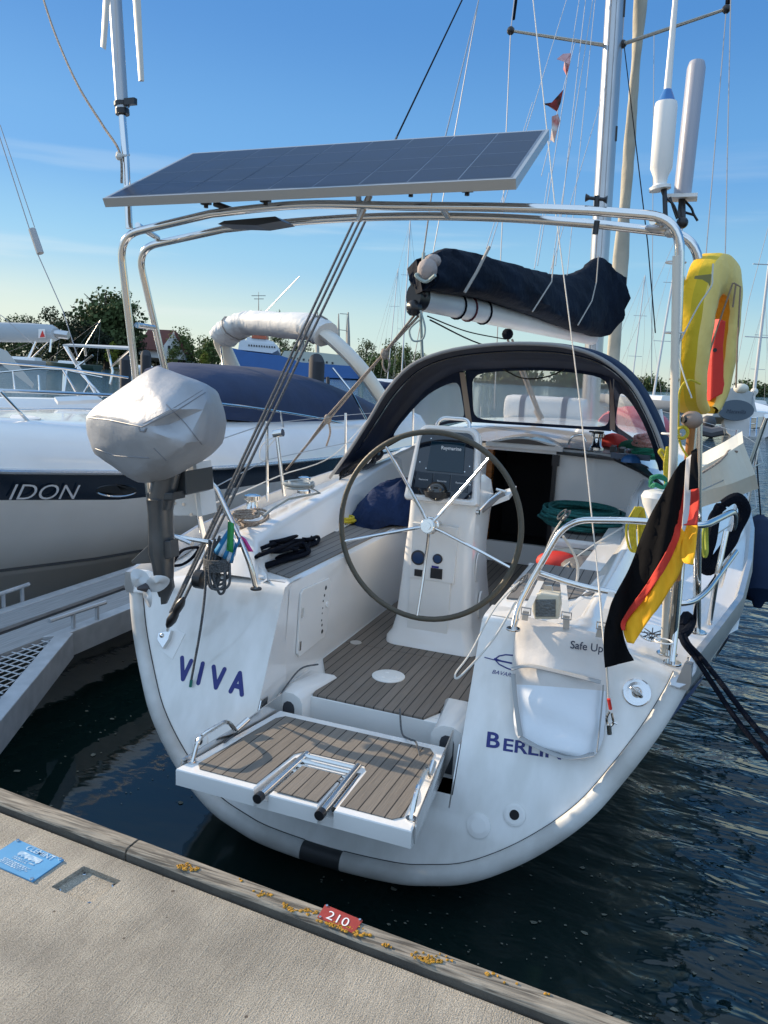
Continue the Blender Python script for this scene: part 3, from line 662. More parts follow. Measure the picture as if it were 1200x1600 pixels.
# deck has 2 ladder slots cut from the front edge; build as 3 tongues + rear
SW = [(-.28, -.20), (.30, .385)]
mb = MB()
def pslab(poly, z1, z0, bev=0): mb.prism([pf(s, t, z1) for s, t in poly], (0, 0, z0-z1), bev)
pslab([(-1, .0), (-.285, .0), (-.285, .44), (.39, .44), (.39, .0), (1, 0), (1, 1), (-1, 1)], 0, -.07, .007)
pslab([(-.155, -.002), (.26, -.002), (.26, .42), (-.155, .42)], -.004, -.07, .007)
pslab([(-.285, .03), (.39, .03), (.39, .44), (-.285, .44)], -.05, -.085)
SP = mb.build('swim_platform', GEL, Y)
mb = MB()
def tk(poly): mb.prism([pf(s, t, .0045) for s, t in poly], (0, 0, -.004))
tk([(-.83, .05), (-.31, .05), (-.31, .46), (-.25, .52), (.35, .52), (.41, .46), (.41, .05), (.83, .05), (.90, .10), (.90, .86), (.84, .92), (-.84, .92), (-.90, .86), (-.90, .10)])
tk([(-.135, .03), (.24, .03), (.24, .36), (-.135, .36)])
mb.build('teak_panel', TEAKP, SP)
# edge caulk line
LD2 = MB()
lx = []
for s in (-.21, .305):
    a, b_ = pf(s, -.02, -.012), pf(s, .50, -.0); LD2.cyl(a, b_, .016, 14); LD2.cyl(pf(s+.04*(1 if s < 0 else -1)*0, .05, -.02)+V((.028, 0, 0)), pf(s, .48, -.012)+V((.026, 0, 0)), .011)
LAD = LD2.build('ladder', STEEL, SP)
mb = MB(); 
for j in range(4): mb.tube([pf(-.20, .30+j*.055, -.006+.004*j), pf(.30, .30+j*.055, -.006+.004*j)], .0085, 8)
mb.build('rung', STEEL, LAD) if False else mb.build('ladder_steps', STEEL, SP)
for s in (-.21, .305):
    mb = MB(); mb.cyl(pf(s, -.055, -.013), pf(s, -.015, -.012), .019, 14); mb.build('ladder_foot', BLK, SP)
# side rails / plates of the platform
for k in (-1, 1):
    mb = MB(); mb.prism([pf(k*1.0, .03, -.06)+V((k*.003, 0, 0)), pf(k*1.0, .06, .02)+V((k*.003, 0, 0)), pf(k*1.0, .6, .035)+V((k*.003, 0, 0)), pf(k*1.0, 1.05, .07)+V((k*.012, 0, 0)), pf(k*1.0, 1.05, -.05)+V((k*.012, 0, 0))], (k*.006, 0, 0)); mb.build('side_plate', STEELP, SP)
    mb = MB(); q = fillet([pf(k*.96, .10, 0), pf(k*.97, .16, .09), pf(k*.97, .42, .10), pf(k*.97, .50, .03)], .04, 5); mb.tube(q, .0095, 8)
    mb.cyl(pf(k*.96, .10, 0), pf(k*.96, .10, .006), .02); mb.cyl(pf(k*.97, .5, .03), pf(k*.97, .62, .05), .014); mb.build('grab_handle', STEEL, SP)
# ---- pedestal
def rrect(x0, x1, y0, y1, z, r, n=4, tilt=0):
    pts = []
    for cx_, cy_, a0 in ((x1-r, y1-r, 0), (x0+r, y1-r, pi/2), (x0+r, y0+r, pi), (x1-r, y0+r, 1.5*pi)):
        for i in range(n+1):
            a = a0+pi/2*i/n; x = cx_+r*cos(a); y = cy_+r*sin(a); pts.append(V((x, y, z+tilt*(y-y0))))
    return pts
mb = MB()
mb.loft([rrect(-.30, .27, 4.12, 4.80, SZ+.001, .08), rrect(-.30, .265, 4.13, 4.79, SZ+.035, .08), rrect(-.275, .235, 4.16, 4.76, SZ+.07, .07), rrect(-.255, .215, 4.17, 4.74, SZ+.15, .06), rrect(-.235, .195, 4.18, 4.66, 1.0, .05), rrect(-.225, .185, 4.19, 4.62, 1.2, .05), rrect(-.215, .185, 4.20, 4.66, 1.36, .05), rrect(-.21, .19, 4.20, 4.70, 1.50, .05), rrect(-.19, .19, 4.22, 4.60, 1.60, .05), rrect(-.17, .17, 4.28, 4.5, 1.64, .05)])
PD = mb.build('steering_pedestal', GEL, Y)
# display pod: rounded frame tilted back
def pod(s, t, d): # s,t in -1..1 ; d forward depth
    c = V((.0, 4.165, 1.715)); ex_, ez_ = V((1, 0, 0)), V((0, .22, .975)).normalized(); ny = V((0, -.975, .22)).normalized()
    w = .185*(1+.10*(-t))  # wider at the base
    return c+ex_*s*w+ez_*t*.205-ny*d
def rr2(k, d, sx=1, sz=1, n=5, r=.28):
    pts = []
    for cx_, cy_, a0 in ((1, 1, 0), (-1, 1, pi/2), (-1, -1, pi), (1, -1, 1.5*pi)):
        for i in range(n+1):
            a = a0+pi/2*i/n; rr_ = r if cy_ > 0 else r*.35; pts.append(pod((cx_*(1-rr_)+rr_*cos(a))*k*sx, (cy_*(1-rr_)+rr_*sin(a))*k*sz, d))
    return pts
mb = MB(); mb.loft([rr2(1.0, .13), rr2(1.06, .09), rr2(1.08, .03), rr2(1.05, .004), rr2(.97, .0), rr2(.9, .012)], cap=True); POD = mb.build('display_pod', GEL, PD)
mb = MB(); mb.prism(rr2(.90, .004), tuple(-(pod(0, 0, 0)-pod(0, 0, .006))) if False else tuple((pod(0, 0, .006)-pod(0, 0, 0)))); mb.build('black_panel', DKGL, PD)
def prect(s0, s1, t0, t1, d, th, mat, name, par=PD):
    mb = MB(); q = [pod(s0, t0, d), pod(s1, t0, d), pod(s1, t1, d), pod(s0, t1, d)]; mb.prism(q, tuple(pod(0, 0, th)-pod(0, 0, 0)), .0015); return mb.build(name, mat, par)
prect(-.52, .62, -.22, .62, -.001, .006, SCRN, 'chart_screen'); 
for s0 in (-.80, -.26, .28): prect(s0, s0+.50, -.72, -.28, -.003, .006, mk('instrument_black', (.012, .022, .035), .3), 'instrument')
pn = (pod(0, 0, 0)-pod(0, 0, .1)).normalized(); pez = (pod(0, 1, 0)-pod(0, 0, 0)).normalized()
text('lettering', 'Raymarine', pod(-.16, .40, -.0025), (1, 0, 0), pez, pn, .028, WTXT, PD, off=.012)
for s0 in (-.70, -.14, .42): text('lettering', 'Raymarine', pod(s0, -.50, -.0045), (1, 0, 0), pez, pn, .013, WTXT, PD)
mb = MB()
for s_, t_ in [(-.78, .0), (.80, .0), (-.5, .82), (.5, .82), (0, .86), (-.55, -.16), (.66, -.16), (.66, .68), (-.55, .68), (.84, -.8), (-.85, -.8), (.84, -.5)]: mb.disc(pod(s_, t_, .003), pn, .0035, .002, 8)
mb.build('screws', STEEL, PD)
mb = MB(); mb.tube(fillet([pod(-.62, .95, .08), pod(-.55, 1.36, .10), pod(.55, 1.36, .10), pod(.62, .95, .08)], .05), .011, 10); mb.build('grab_rail', STEEL, PD)
# compass dome
cp = P(683, 768, y=4.13); mb = MB(); mb.cyl(cp+V((0, 0, -.03)), cp+V((0, 0, .0)), .068, 24); mb.cyl(cp+V((0, 0, -.012)), cp+V((0, 0, .004)), .075, 24); mb.build('compass_base', BLK, PD)
mb = MB(); mb.ball(cp+V((0, 0, .0)), .06, 20, 12, (1, 1, .95)); mb.build('compass_dome', mk('smoked_dome', (.02, .018, .015), .06, spec=.8), PD)
# front sub-panel
def pface(x, z, d=0): return V((x, 4.185+(z-1.2)*.02-.0-d+ (0 if z > 1.0 else -.00), z))
def frame(x0, x1, z0, z1, th, mat, name, par, yoff=0, bev=.003):
    mb = MB(); y0 = 4.17-th-yoff; mb.prism([V((x0, y0-(.0), z0)), V((x1, y0, z0)), V((x1, y0, z1)), V((x0, y0, z1))], (0, th+.03, 0), bev); return mb.build(name, mat, par)
FP = frame(-.165, .105, 1.03, 1.36, .012, WHT, 'gauge_panel', PD)
frame(-.165, .085, .72, 1.04, .006, WHT, 'lower_panel', PD)
yf = 4.17-.0125
for (u, v, r) in ((654, 871, .044), (684, 873, .029)):
    q = P(u, v, y=yf); mb = MB(); mb.disc(q, (0, -1, 0), r, .01, 24, r*.85); o = mb.build('gauge', BLK, FP); 
    mb = MB(); mb.disc(q+V((0, -.0102, 0)), (0, -1, 0), r*.78, .001, 20); mb.build('gauge_face', mk('gauge_glass', (.02, .05, .12), .08), FP)
for (u, v, w, h) in ((655, 895, .028, .020), (682, 896, .035, .030)):
    q = P(u, v, y=yf); mb = MB(); mb.prism([q+V((-w, -.009, -h)), q+V((w, -.009, -h)), q+V((w, -.009, h)), q+V((-w, -.009, h))], (0, .009, 0), .003); mb.build('switch_panel', BLK, FP)
q = P(680, 886, y=yf-.01); mb = MB(); mb.quad(q+V((-.02, 0, -.006)), q+V((.02, 0, -.006)), q+V((.022, 0, .006)), q+V((-.022, 0, .006))); mb.build('blue_display', mk('blue_led', (.02, .02, .2), .3), FP)
# right side details: oval covers, throttle
mb = MB(); q = [V((.192, 4.34+.05*cos(a), 1.10+.09*sin(a))) for a in [i*pi/10 for i in range(20)]]; mb.prism(q, (.008, 0, 0), .003); mb.build('side_cover', GEL, PD)
mb = MB(); q = [V((.209, 4.40+.05*cos(a), .86+.085*sin(a))) for a in [i*pi/10 for i in range(20)]]; mb.prism(q, (.012, 0, 0), .004); mb.build('side_cover', GEL, PD)
mb = MB(); a = P(746, 800, y=4.25); b_ = P(783, 768, y=4.45); mb.cyl(a+V((-.03, 0, 0)), a+V((.012, 0, 0)), .016); mb.tube([a, a.lerp(b_, .5)+V((0, 0, .01)), b_], [.007, .007, .006], 8); mb.cyl(b_+V((-.03, 0, .01)), b_+V((.03, 0, .0)), .009); mb.build('throttle_lever', STEEL, PD)
mb = MB(); a = V((.19, 4.40, 1.47)); mb.prism([a, a+V((.13, .1, .06)), a+V((.13, .3, .09)), a+V((0, .3, .03))], (0, 0, -.03), .004); mb.build('table_bracket', GEL, PD)
mb = MB(); mb.tube([P(752, 798, y=4.4), P(785, 770, y=4.5)], [.018, .026], 8); mb.build('lever_grip', mk('grey_handle', (.2, .2, .2), .5), PD)
# ---- wheel
hub = P(668, 822, y=3.98); wx, wz, wn = V((1, 0, 0)), V((0, .10, .995)).normalized(), V((0, .995, -.10)).normalized()
WR = .517
def wp(a, r, d=0): return hub+wx*cos(a)*r+wz*sin(a)*r+wn*d
SWH = None
mb = MB(); mb.tube([wp(2*pi*i/72, WR) for i in range(72)], .0125, 12, closed=True, flat=1.25); SWH = mb.build('steering_wheel', mk('wheel_leather', (.07, .065, .048), .5, bump=.3, bscale=60), Y)
for i in range(5):
    a = radians(54+72*i-1.5); mb = MB(); e = wp(a, WR-.006); mb.tube([wp(a, .02, .03), wp(a, .09, .045), wp(a, WR*.6, .03), e], [.009, .0095, .009, .008], 8); mb.build('spoke', STEEL, SWH)
mb = MB(); mb.cyl(hub+wn*.0, hub+wn*.06, .042, 20); mb.cyl(hub-wn*.02, hub, .022, 16); mb.disc(hub-wn*.0, -wn, .040, .01, 20); mb.disc(hub+wn*.06, -wn, .05, .008, 20); mb.cyl(hub+wn*.06, V((hub.x, 4.25, hub.z-.03)), .02, 12); mb.build('hub', STEEL, SWH)
# ---- stern arch
def hoop(pts, r, name, parent, rad=.16, mat=STEEL):
    mb = MB(); mb.tube(fillet(pts, rad, 8), r, 12); return mb.build(name, mat, parent)
AR = bpy.data.objects.new('stern_arch', None)
AT = [P(250, 912, z=1.10), P(186, 368, y=2.85), P(330, 334, y=2.85), P(470, 320, y=2.85), P(620, 317+5, y=2.85), P(780, 320+4, y=2.85), P(920, 326+3, y=2.85), P(1064, 340, y=2.85), P(1042, 1022, z=1.17)]
def arch(pts, r, name):
    c = fillet([pts[0], pts[1], pts[2]], .11, 8)[:-1]+crv(pts[2:-2], 6)+fillet([pts[-3], pts[-2], pts[-1]], .11, 8)[1:]
    mb = MB(); mb.tube(c, r, 14); return mb.build(name, STEEL, Y)
A1 = arch(AT, .0165, 'arch_hoop')
AF = [P(325, 868, z=1.15), P(214, 388, y=3.08), P(350, 358, y=3.08), P(480, 345, y=3.08), P(620, 338, y=3.08), P(780, 340, y=3.08), P(930, 350, y=3.08), P(1092, 368, y=3.08), P(1089, 988, z=1.17)]
A2 = arch(AF, .0165, 'arch_hoop')
for (a, b) in ((P(215, 352, y=2.86), P(246, 372, y=3.08)), (P(690, 323, y=2.85), P(700, 338, y=3.08)), (P(1020, 345, y=2.86), P(1052, 357, y=3.08)), (P(214, 508, y=2.95), P(240, 512, y=3.12))):
    mb = MB(); mb.cyl(a, b, .013); mb.build('arch_brace', STEEL, A1)
mb = MB(); mb.ball(P(1030, 356, y=2.97), .035, 8, 6, (1.4, .6, .5)); mb.ball(P(1048, 362, y=2.97), .022, 8, 6); mb.build('bracket', ALU, A1)
mb = MB(); mb.prism([P(340, 350, y=2.9), P(350, 345, y=2.9), P(430, 338, y=2.9), P(440, 345, y=2.9), P(400, 352, y=2.9)], (0, .12, 0)); mb.build('cable_tray', BLK, A1)
# feet flanges
for p in (P(1042, 1022, z=1.172), P(1089, 988, z=1.172), P(250, 912, z=1.105)):
    mb = MB(); mb.disc(p, (0, 0, 1), .04, .006, 18); mb.build('foot_flange', STEEL, A1)
# solar panel
sc4 = [P(160, 310, y=2.65), P(806, 279, y=2.65), P(858, 202, y=3.25), P(300, 239, y=3.25)]
mb = MB(); nn = (sc4[1]-sc4[0]).cross(sc4[3]-sc4[0]).normalized(); mb.prism(sc4, -nn*.035); SPN = mb.build('solar_panel', SOLF, Y)
def sp_(s, t, h=.001): return sc4[0].lerp(sc4[1], s).lerp(sc4[3].lerp(sc4[2], s), t)+nn*h
CELL = mk('solar_cells', (.003, .012, .040), .3, var=.3, vscale=5, spec=.12)
mb = MB()
xs_ = [.012+(.976)*i/9 for i in range(10)]
for i in range(9):
    a, b = xs_[i]+.0016, xs_[i+1]-.0016; mb.quad(sp_(a, .03), sp_(b, .03), sp_(b, .97), sp_(a, .97))
mb.build('cells', CELL, SPN)
mb = MB(); mb.quad(sp_(.008, .02, .0005), sp_(.992, .02, .0005), sp_(.992, .98, .0005), sp_(.008, .98, .0005))
mb.build('backing_sheet', mk('cell_gap', (.13, .17, .23), .4, spec=.15), SPN)
mb = MB()
for t in (.25, .5, .75):
    for i in range(9): mb.quad(sp_(xs_[i]+.004, t, .0014), sp_(xs_[i+1]-.004, t, .0014), sp_(xs_[i+1]-.004, t+.004, .0014), sp_(xs_[i]+.004, t+.004, .0014))
mb.build('bus_bars', mk('bus_bar', (.12, .15, .2), .3, .3), SPN)
for (u, v) in ((322, 320), (415, 316), (642, 302), (730, 300)):
    mb = MB(); p = P(u, v, y=2.78); mb.cyl(p+V((0, 0, .02)), p+V((0, 0, -.012)), .009, 8); mb.box(p+V((-.02, -.01, 0)), p+V((.02, .01, .012))); mb.build('clamp_bolt', BLK, SPN)
for (u, v, u2, v2) in ((335, 318, 362, 328), (560, 305, 562, 338), (578, 305, 560, 345)):
    mb = MB(); mb.tube([P(u, v, y=2.85), P(u2, v2, y=2.86)], .012, 8); mb.build('strut', BLK if u < 400 else ALU, SPN)
# pole of the wind generator
mb = MB(); mb.tube([P(202, 357, y=2.85), P(196, 240, y=2.85), P(191, 180, y=2.85)], .0155, 12); WP = mb.build('generator_pole', STEEL, Y)
mb = MB(); mb.tube([P(191, 172, y=2.85), P(179.5, -10, y=2.85), P(168, -260, y=2.85)], .026, 14); mb.build('upper_tube', mk('grey_tube', (.42, .44, .46), .35, .6), WP)
mb = MB(); p = P(190, 160, y=2.85); q = P(191, 172, y=2.85); mb.cyl(p, p+(q-p)*.5, .032); mb.cyl(p+(q-p)*.9, p+(q-p)*1.6, .029); mb.box(P(196, 160, y=2.84)-V((0, .01, .012)), P(212, 158, y=2.84)+V((0, .01, .012))); mb.build('pole_clamp', BLK, WP)
# wind generator blades (the hub is above the frame)
hubp = P(172, -175, y=2.72)
WG = thing('wind_generator', hubp, 'grey wind turbine with pale narrow blades on the port pole', 'wind turbine')
mb = MB(); mb.tube([hubp+V((0, .3, 0)), hubp+V((0, .15, 0)), hubp, hubp-V((0, .05, 0))], [.05, .07, .055, .02], 14); mb.build('hub', WHT, WG)
def blade(tip_l, tip_r, base, w0):
    mb = MB(); rings = []
    for i in range(8):
        t = i/7; c = base.lerp((tip_l+tip_r)/2, t); ax = (tip_r-tip_l).normalized(); w = w0*(1-.45*t)
        rings.append([c-ax*w, c+V((0, -.006, 0))-ax*w*.4, c+V((0, -.008, 0))+ax*w*.4, c+ax*w, c+V((0, .008, 0))+ax*w*.3, c+V((0, .006, 0))-ax*w*.5])
    mb.loft(rings); mb.build('blade', mk('blade_grey', (.55, .54, .50), .4), WG)
blade(P(216, 127, y=2.72), P(226, 126, y=2.72), P(206, -140, y=2.72), .024); blade(P(157, 72, y=2.72), P(166, 79, y=2.72), hubp+V((.02, 0, -.02)), .028)
blade(hubp+V((-.3, 0, .5)), hubp+V((-.28, 0, .52)), hubp, .028)
# antennas
mb = MB(); a, b, c_, e = P(1031, 292, y=2.9), P(1033, 240, y=2.9), P(1041, 160, y=2.9), P(1043, 140, y=2.9)
def lin(p, q, t): return p+(q-p)*t
mb.tube([a, lin(a, c_, .03), lin(a, c_, .12), lin(a, c_, .22), lin(a, c_, .95), lin(a, c_, 1)], [.028, .021, .024, .036, .037, .034], 18); AN = mb.build('antenna', WHT, Y)
mb = MB(); mb.cyl(P(1018+14, 291, y=2.9)-V((0, 0, .012)), a, .036, 18); mb.build('base', WHT, AN)
mb = MB(); mb.cyl(lin(a, c_, .99), e, .031, 16, .013); mb.build('blue_collar', mk('blue_plastic', (.03, .16, .42), .4), AN)
mb = MB(); mb.cyl(e, P(1058, -30, y=2.9), .0125, 10, .008); mb.build('rod', WHT, AN)
mb = MB(); a2, b2 = P(1066, 306, y=3.0), P(1089, 98, y=3.0); mb.tube([a2, lin(a2, b2, .96), lin(a2, b2, 1), lin(a2, b2, 1.012)], [.042, .043, .036, .01], 20, flat=.7); AN2 = mb.build('antenna', mk('pale_grey_plastic', (.36, .37, .42), .35), Y)
mb = MB(); mb.box(a2+V((-.05, -.04, -.012)), a2+V((.05, .04, .0))); mb.build('base', WHT, AN2)
for j, pts in enumerate(([P(1034, 294, y=2.9), P(1037, 305, y=2.9), P(1052, 320, y=2.9), P(1060, 340, y=2.92)], [P(1047, 308, y=2.95), P(1052, 325, y=2.95), P(1058, 342, y=2.95)], [P(1063, 312, y=3), P(1061, 330, y=2.97), P(1064, 345, y=2.95)], [P(1070, 314, y=3), P(1080, 325, y=3), P(1084, 335, y=3), P(1090, 345, y=3)], [P(1068, 312, y=3), P(1064, 328, y=3), P(1084, 336, y=3)])):
    mb = MB(); mb.tube(crv(pts), .0045, 6); mb.build('cable', BLK, AN2)
mb = MB(); mb.cyl(P(1066, 306, y=3)-V((0, 0, .01)), P(1066, 352, y=2.95), .012); mb.cyl(P(1038, 292, y=2.9), P(1040, 345, y=2.88), .008); mb.ball(P(1066, 348, y=2.93), .02); mb.build('mount', BLK, AN2)
# horn / light on the arch in front of the mast
mb = MB(); mb.cyl(P(916, 309, y=2.85), P(948, 312, y=2.85), .006); mb.cyl(P(915, 309, y=2.85), P(921, 309, y=2.85), .014, 12, .007); mb.cyl(P(943, 312, y=2.85), P(949, 312, y=2.85), .007, 12, .014); mb.cyl(P(933, 306, y=2.85), P(932, 326, y=2.85), .009); mb.build('tube_clamp', BLK, A1); mb = MB(); mb.cyl(P(933, 345, y=2.87), P(930, 366, y=2.87), .010); mb.build('tube_clamp', BLK, A1)
# ---- pushpit rails
hoop([P(400, 920, z=1.14), P(392, 885, y=3.16), P(378, 850, y=3.15), P(335, 756, y=3.12), P(305, 748, y=3.10)], .0135, 'port_rail'.replace('port_rail', 'pushpit_rail'), Y, .07)
hoop([P(268, 838, y=3.1), P(330, 848, y=3.11), P(378, 852, y=3.15)], .0125, 'pushpit_rail', Y)
mb = MB(); mb.disc(P(400, 921, z=1.142), (0, 0, 1), .028, .008, 16); mb.build('foot_flange', BLK, Y)
PR = hoop([P(802, 982, z=1.165), P(808, 950, y=3.2), P(826, 915, y=3.22), P(885, 812, y=3.25), P(1000, 813, y=3.22), P(1096, 824, y=3.2), P(1152, 796, y=3.62), P(1142, 850, y=3.75), P(1125, 915, z=1.2)], .0135, 'pushpit_rail', Y, .10)
hoop([P(838, 893, y=3.25), P(900, 914, y=3.22), P(1000, 935, y=3.2), P(1075, 946, y=3.2), P(1104, 925, y=3.35), P(1150, 862, y=3.9)], .0125, 'pushpit_rail', Y, .08)
mb = MB(); mb.disc(P(802, 984, z=1.167), (0, 0, 1), .03, .008, 16); mb.build('foot_flange', STEEL, Y)
hoop([P(1050, 1036, z=1.165), P(1064, 900, y=3.15), P(1085, 660, y=3.1)], .012, 'flag_socket_tube', Y)
mb = MB(); mb.disc(P(1050, 1037, z=1.166), (0, 0, 1), .035, .008, 16); mb.build('foot_flange', STEEL, Y)
hoop([P(1108, 975, z=1.17), P(1120, 900, y=3.55), P(1135, 830, y=3.6)], .012, 'stanchion', Y)
# stanchions and guard wires
for (u, v, u2, v2, x, h) in ((1125, 915, 1200, 655, 1.6, .6),):
    hoop([P(1113, 912, x=1.62), P(1150, 790, x=1.62), P(1198, 650, x=1.60)], .012, 'stanchion', Y)
WIRE = mk('wire', (.35, .35, .35), .35, .9)
for k in (-1, 1):
    for (yy, xx) in ((5.2, 1.70), (7.0, 1.83), (9.0, 1.80), (11, 1.45)):
        if k > 0 and yy < 6: continue
        mb = MB(); mb.cyl((k*xx, yy, 1.18), (k*(xx+.02), yy, 1.80), .0125, 8); mb.build('stanchion', STEEL, Y)
    for hgt in (1.78, 1.50):
        mb = MB(); mb.tube([(k*1.2, 3.3, hgt-.05), (k*1.72, 5.2, hgt), (k*1.85, 7, hgt), (k*1.82, 9, hgt), (k*1.47, 11, hgt+.02), (k*.1, 14, hgt+.2)], .0035, 6); mb.build('guard_wire', WIRE, Y)
# sloping white gate post behind the sprayhood
mb = MB(); mb.cyl(P(1030, 640, y=6.5), P(1047, 745, y=6.5), .022); mb.build('stanchion', WHT, Y)
# genoa winches, cockpit hardware -----------------------------------------------------
def winch(p, s=1, name='winch'):
    mb = MB(); mb.tube([p, p+V((0, 0, .02*s)), p+V((0, 0, .04*s)), p+V((0, 0, .09*s)), p+V((0, 0, .10*s)), p+V((0, 0, .125*s)), p+V((0, 0, .135*s))], [.055*s, .055*s, .038*s, .034*s, .05*s, .05*s, .02*s], 20); return mb.build(name, STEEL, Y)
winch(P(932, 703, y=6.7), 1.1); mb = MB(); p = P(932, 676, y=6.7); mb.cyl(p, p+V((0, 0, .012)), .062, 18); mb.build('winch_top', BLK, Y)
mb = MB(); mb.tube(fillet([P(886, 700, y=6.72), P(893, 682, y=6.7), P(910, 678, y=6.7), P(916, 690, y=6.7)], .03), .009, 8); mb.build('grab_rail', STEEL, Y)
mb = MB(); mb.prism([P(865, 698, y=6.8), P(1000, 722, y=6.4), P(1040, 760, y=5.9), P(1000, 735, y=6.1), P(960, 716, y=6.4), P(870, 706, y=6.55)], (0, 0, -.02)); mb.build('rope_clutch_board', BLK, Y)
for (u, v) in ((958, 706), (972, 709), (986, 712)):
    p = P(u, v, y=6.5); mb = MB(); mb.prism([p+V((-.02, -.10, 0)), p+V((.02, -.10, 0)), p+V((.02, .1, 0)), p+V((-.02, .1, 0))], (0, 0, .05), .008); mb.build('rope_clutch', BLK, Y)
mb = MB(); q = P(990, 718, y=6.2); mb.box(q+V((-.17, -.03, 0)), q+V((.12, .03, .04))); mb.build('instrument_bar', mk('blue_grey_plastic', (.05, .08, .13), .4), Y)
# port aft winch
pw = P(394, 806, z=1.36); W2 = winch(pw, .95)
pw2 = P(475, 770, z=1.42); winch(pw2, .8)
# starboard winch (white cover)
mb = MB(); c0 = P(1023, 818, y=3.9); mb.tube([c0, c0+V((0, 0, .03)), c0+V((0, 0, .09)), c0+V((0, 0, .13)), c0+V((0, 0, .155)), c0+V((0, 0, .165))], [.028, .035, .066, .078, .065, .03], 20); mb.build('winch_cover', WHT, Y)
# starboard quarter: round mooring plate, drains, flagged fittings
mb = MB(); q = P(1019, 990, z=1.19); mb.disc(q, V((0, -.35, .9)), .055, .008, 24); mb.build('winch_socket', STEEL, Y)
mb = MB(); q = P(1019, 990, z=1.199); 
for a in range(4): mb.tube([q+V((.045*cos(a*pi/4), .042*sin(a*pi/4), -.012*sin(a*pi/4)*-1)), q-V((.045*cos(a*pi/4), .042*sin(a*pi/4), .012*sin(a*pi/4)))], .0022, 6)
mb.build('star_cover', BLK, Y)
mb = MB(); q = T(995, 1082, .001); mb.disc(q, -TN, .056, .006, 28); mb.disc(q-TN*.006, -TN, .042, .004, 24, .03); SF = mb.build('backstay_fitting', STEELP, Y)
mb = MB(); mb.tube([q-TN*.008+V((-.02, 0, .015)), q-TN*.04, q-TN*.008+V((.02, 0, -.015))], .010, 8); mb.ball(q-TN*.012, .022, 10, 8); mb.build('eye', STEEL, SF)
for (u, v) in ((312, 1158), (804, 1273)):
    q = T(u, v, .001); mb = MB(); mb.disc(q, -TN, .045, .006, 28, .036); mb.build('drain', WHT, HULL); mb = MB(); mb.disc(q-TN*.0065, -TN, .020, .001, 20); mb.build('drain_hole', INT, HULL)
mb = MB(); mb.disc(T(748, 1290, .0005), -TN, .05, .006, 28, .03); mb.build('moulded_boss', GEL, HULL)
# padeye port with bracket plate
q = T(258, 1000, .001); mb = MB(); mb.prism([T(252, 990, .03), T(272, 986, .03), T(268, 1000, .03), T(259, 1014, .03), T(250, 1000, .03)], TN*.029, .002); PE = mb.build('padeye', STEELP, HULL)
mb = MB(); mb.prism([T(262, 975, .003), T(290, 990, .003), T(270, 1030, .003), T(250, 1015, .003)], TN*.003, .001); mb.build('backing_plate', GEL, HULL)
# lettering VIVA
mb = None
def stroke(mb, p, q, w=.0115):
    d = (q-p).normalized(); s_ = d.cross(TN).normalized(); ring = []
    for i in range(9): a = pi/2+pi*i/8; ring.append(p+d*cos(a)*w+s_*sin(a)*w)
    for i in range(9): a = -pi/2+pi*i/8; ring.append(q+d*cos(a)*w+s_*sin(a)*w)
    mb.add(ring, [list(range(18))], False)
NM = None
for L_ in ([((284.6, 1028), (286, 1061)), ((286, 1061), (299, 1033))], [((317, 1037), (310, 1067))], [((334, 1042), (337.5, 1074)), ((337.5, 1074), (351, 1046))], [((360.5, 1080), (375, 1052)), ((375, 1052), (378, 1085)), ((366, 1071), (377, 1074))]):
    mb = MB()
    for i, (a, b) in enumerate(L_): stroke(mb, T(*a, .0015+.0003*i), T(*b, .0015+.0003*i))
    mb.build('letter', BLETTER, HULL)
nT = -TN; exT = (T(880, 1187)-T(758, 1168)).normalized(); eyT = nT.cross(exT).normalized()
text('lettering', 'B', T(757.5, 1166, .001), exT, eyT, nT, .088, BLETTER, HULL, off=.022, xs=1.25)
text('lettering', 'ERLIN', T(784, 1172, .001), exT, eyT, nT, .070, BLETTER, HULL, off=.022, xs=1.36)
text('lettering', 'BAVARIA YACHTS', T(768, 1052, .001), (T(842, 1066)-T(768, 1052)), nT.cross((T(842, 1066)-T(768, 1052)).normalized()), nT, .024, BLETTER, HULL, off=.002, shear=.3, xs=1.12)
mb = MB(); w_ = .0018
def tl(pts, r): mb.tube([T(*p, .0012) for p in pts], r, 6)
tl([(757, 1027), (772, 1031), (800, 1037)], .0022); tl([(773, 1030), (780, 1025), (790, 1023), (803, 1024)], .003); tl([(773, 1030), (780, 1038), (792, 1044), (803, 1048)], .0028); tl([(772, 1029), (785, 1033), (800, 1036)], .0028)
mb.build('emblem', BLETTER, HULL)
# mast
def seg2(p, q, n): return [p.lerp(q, i/n) for i in range(n+1)]
m0, m1 = P(927, 560, y=10.62), P(961.5, 0, y=10.60)
mtop = m1+(m1-m0)*1.15
mb = MB(); rings = []
for p in (m0-(m1-m0)*.25, m0, m1, mtop):
    rings.append([p+V((.118*cos(a)*1.0, .15*sin(a), 0)) for a in [2*pi*i/16 for i in range(16)]])
mb.loft(rings); MA = mb.build('mast', ALUW, Y)
mb = MB(); off_ = V((-.0, -.155, 0)); 
for dx in (-.045, .045): mb.tube([m0+off_+V((dx, 0, 0)), mtop+off_+V((dx, 0, 0))], .010, 6)
mb.build('sail_track', ALU, MA)
mb = MB(); mb.tube([lin(m0, m1, .10)+V((.10, -.05, 0)), lin(m0, m1, .63)+V((.10, -.05, 0))], .008, 5); mb.tube([lin(m0, m1, .62)+V((.11, -.04, 0)), lin(m0, m1, .66)+V((.11, -.04, 0))], .02, 6); mb.tube([lin(m0, m1, .95)+V((.11, -.04, 0)), lin(m0, m1, 1.1)+V((.11, -.04, 0))], .02, 6); mb.build('mast_cable', BLK, MA)
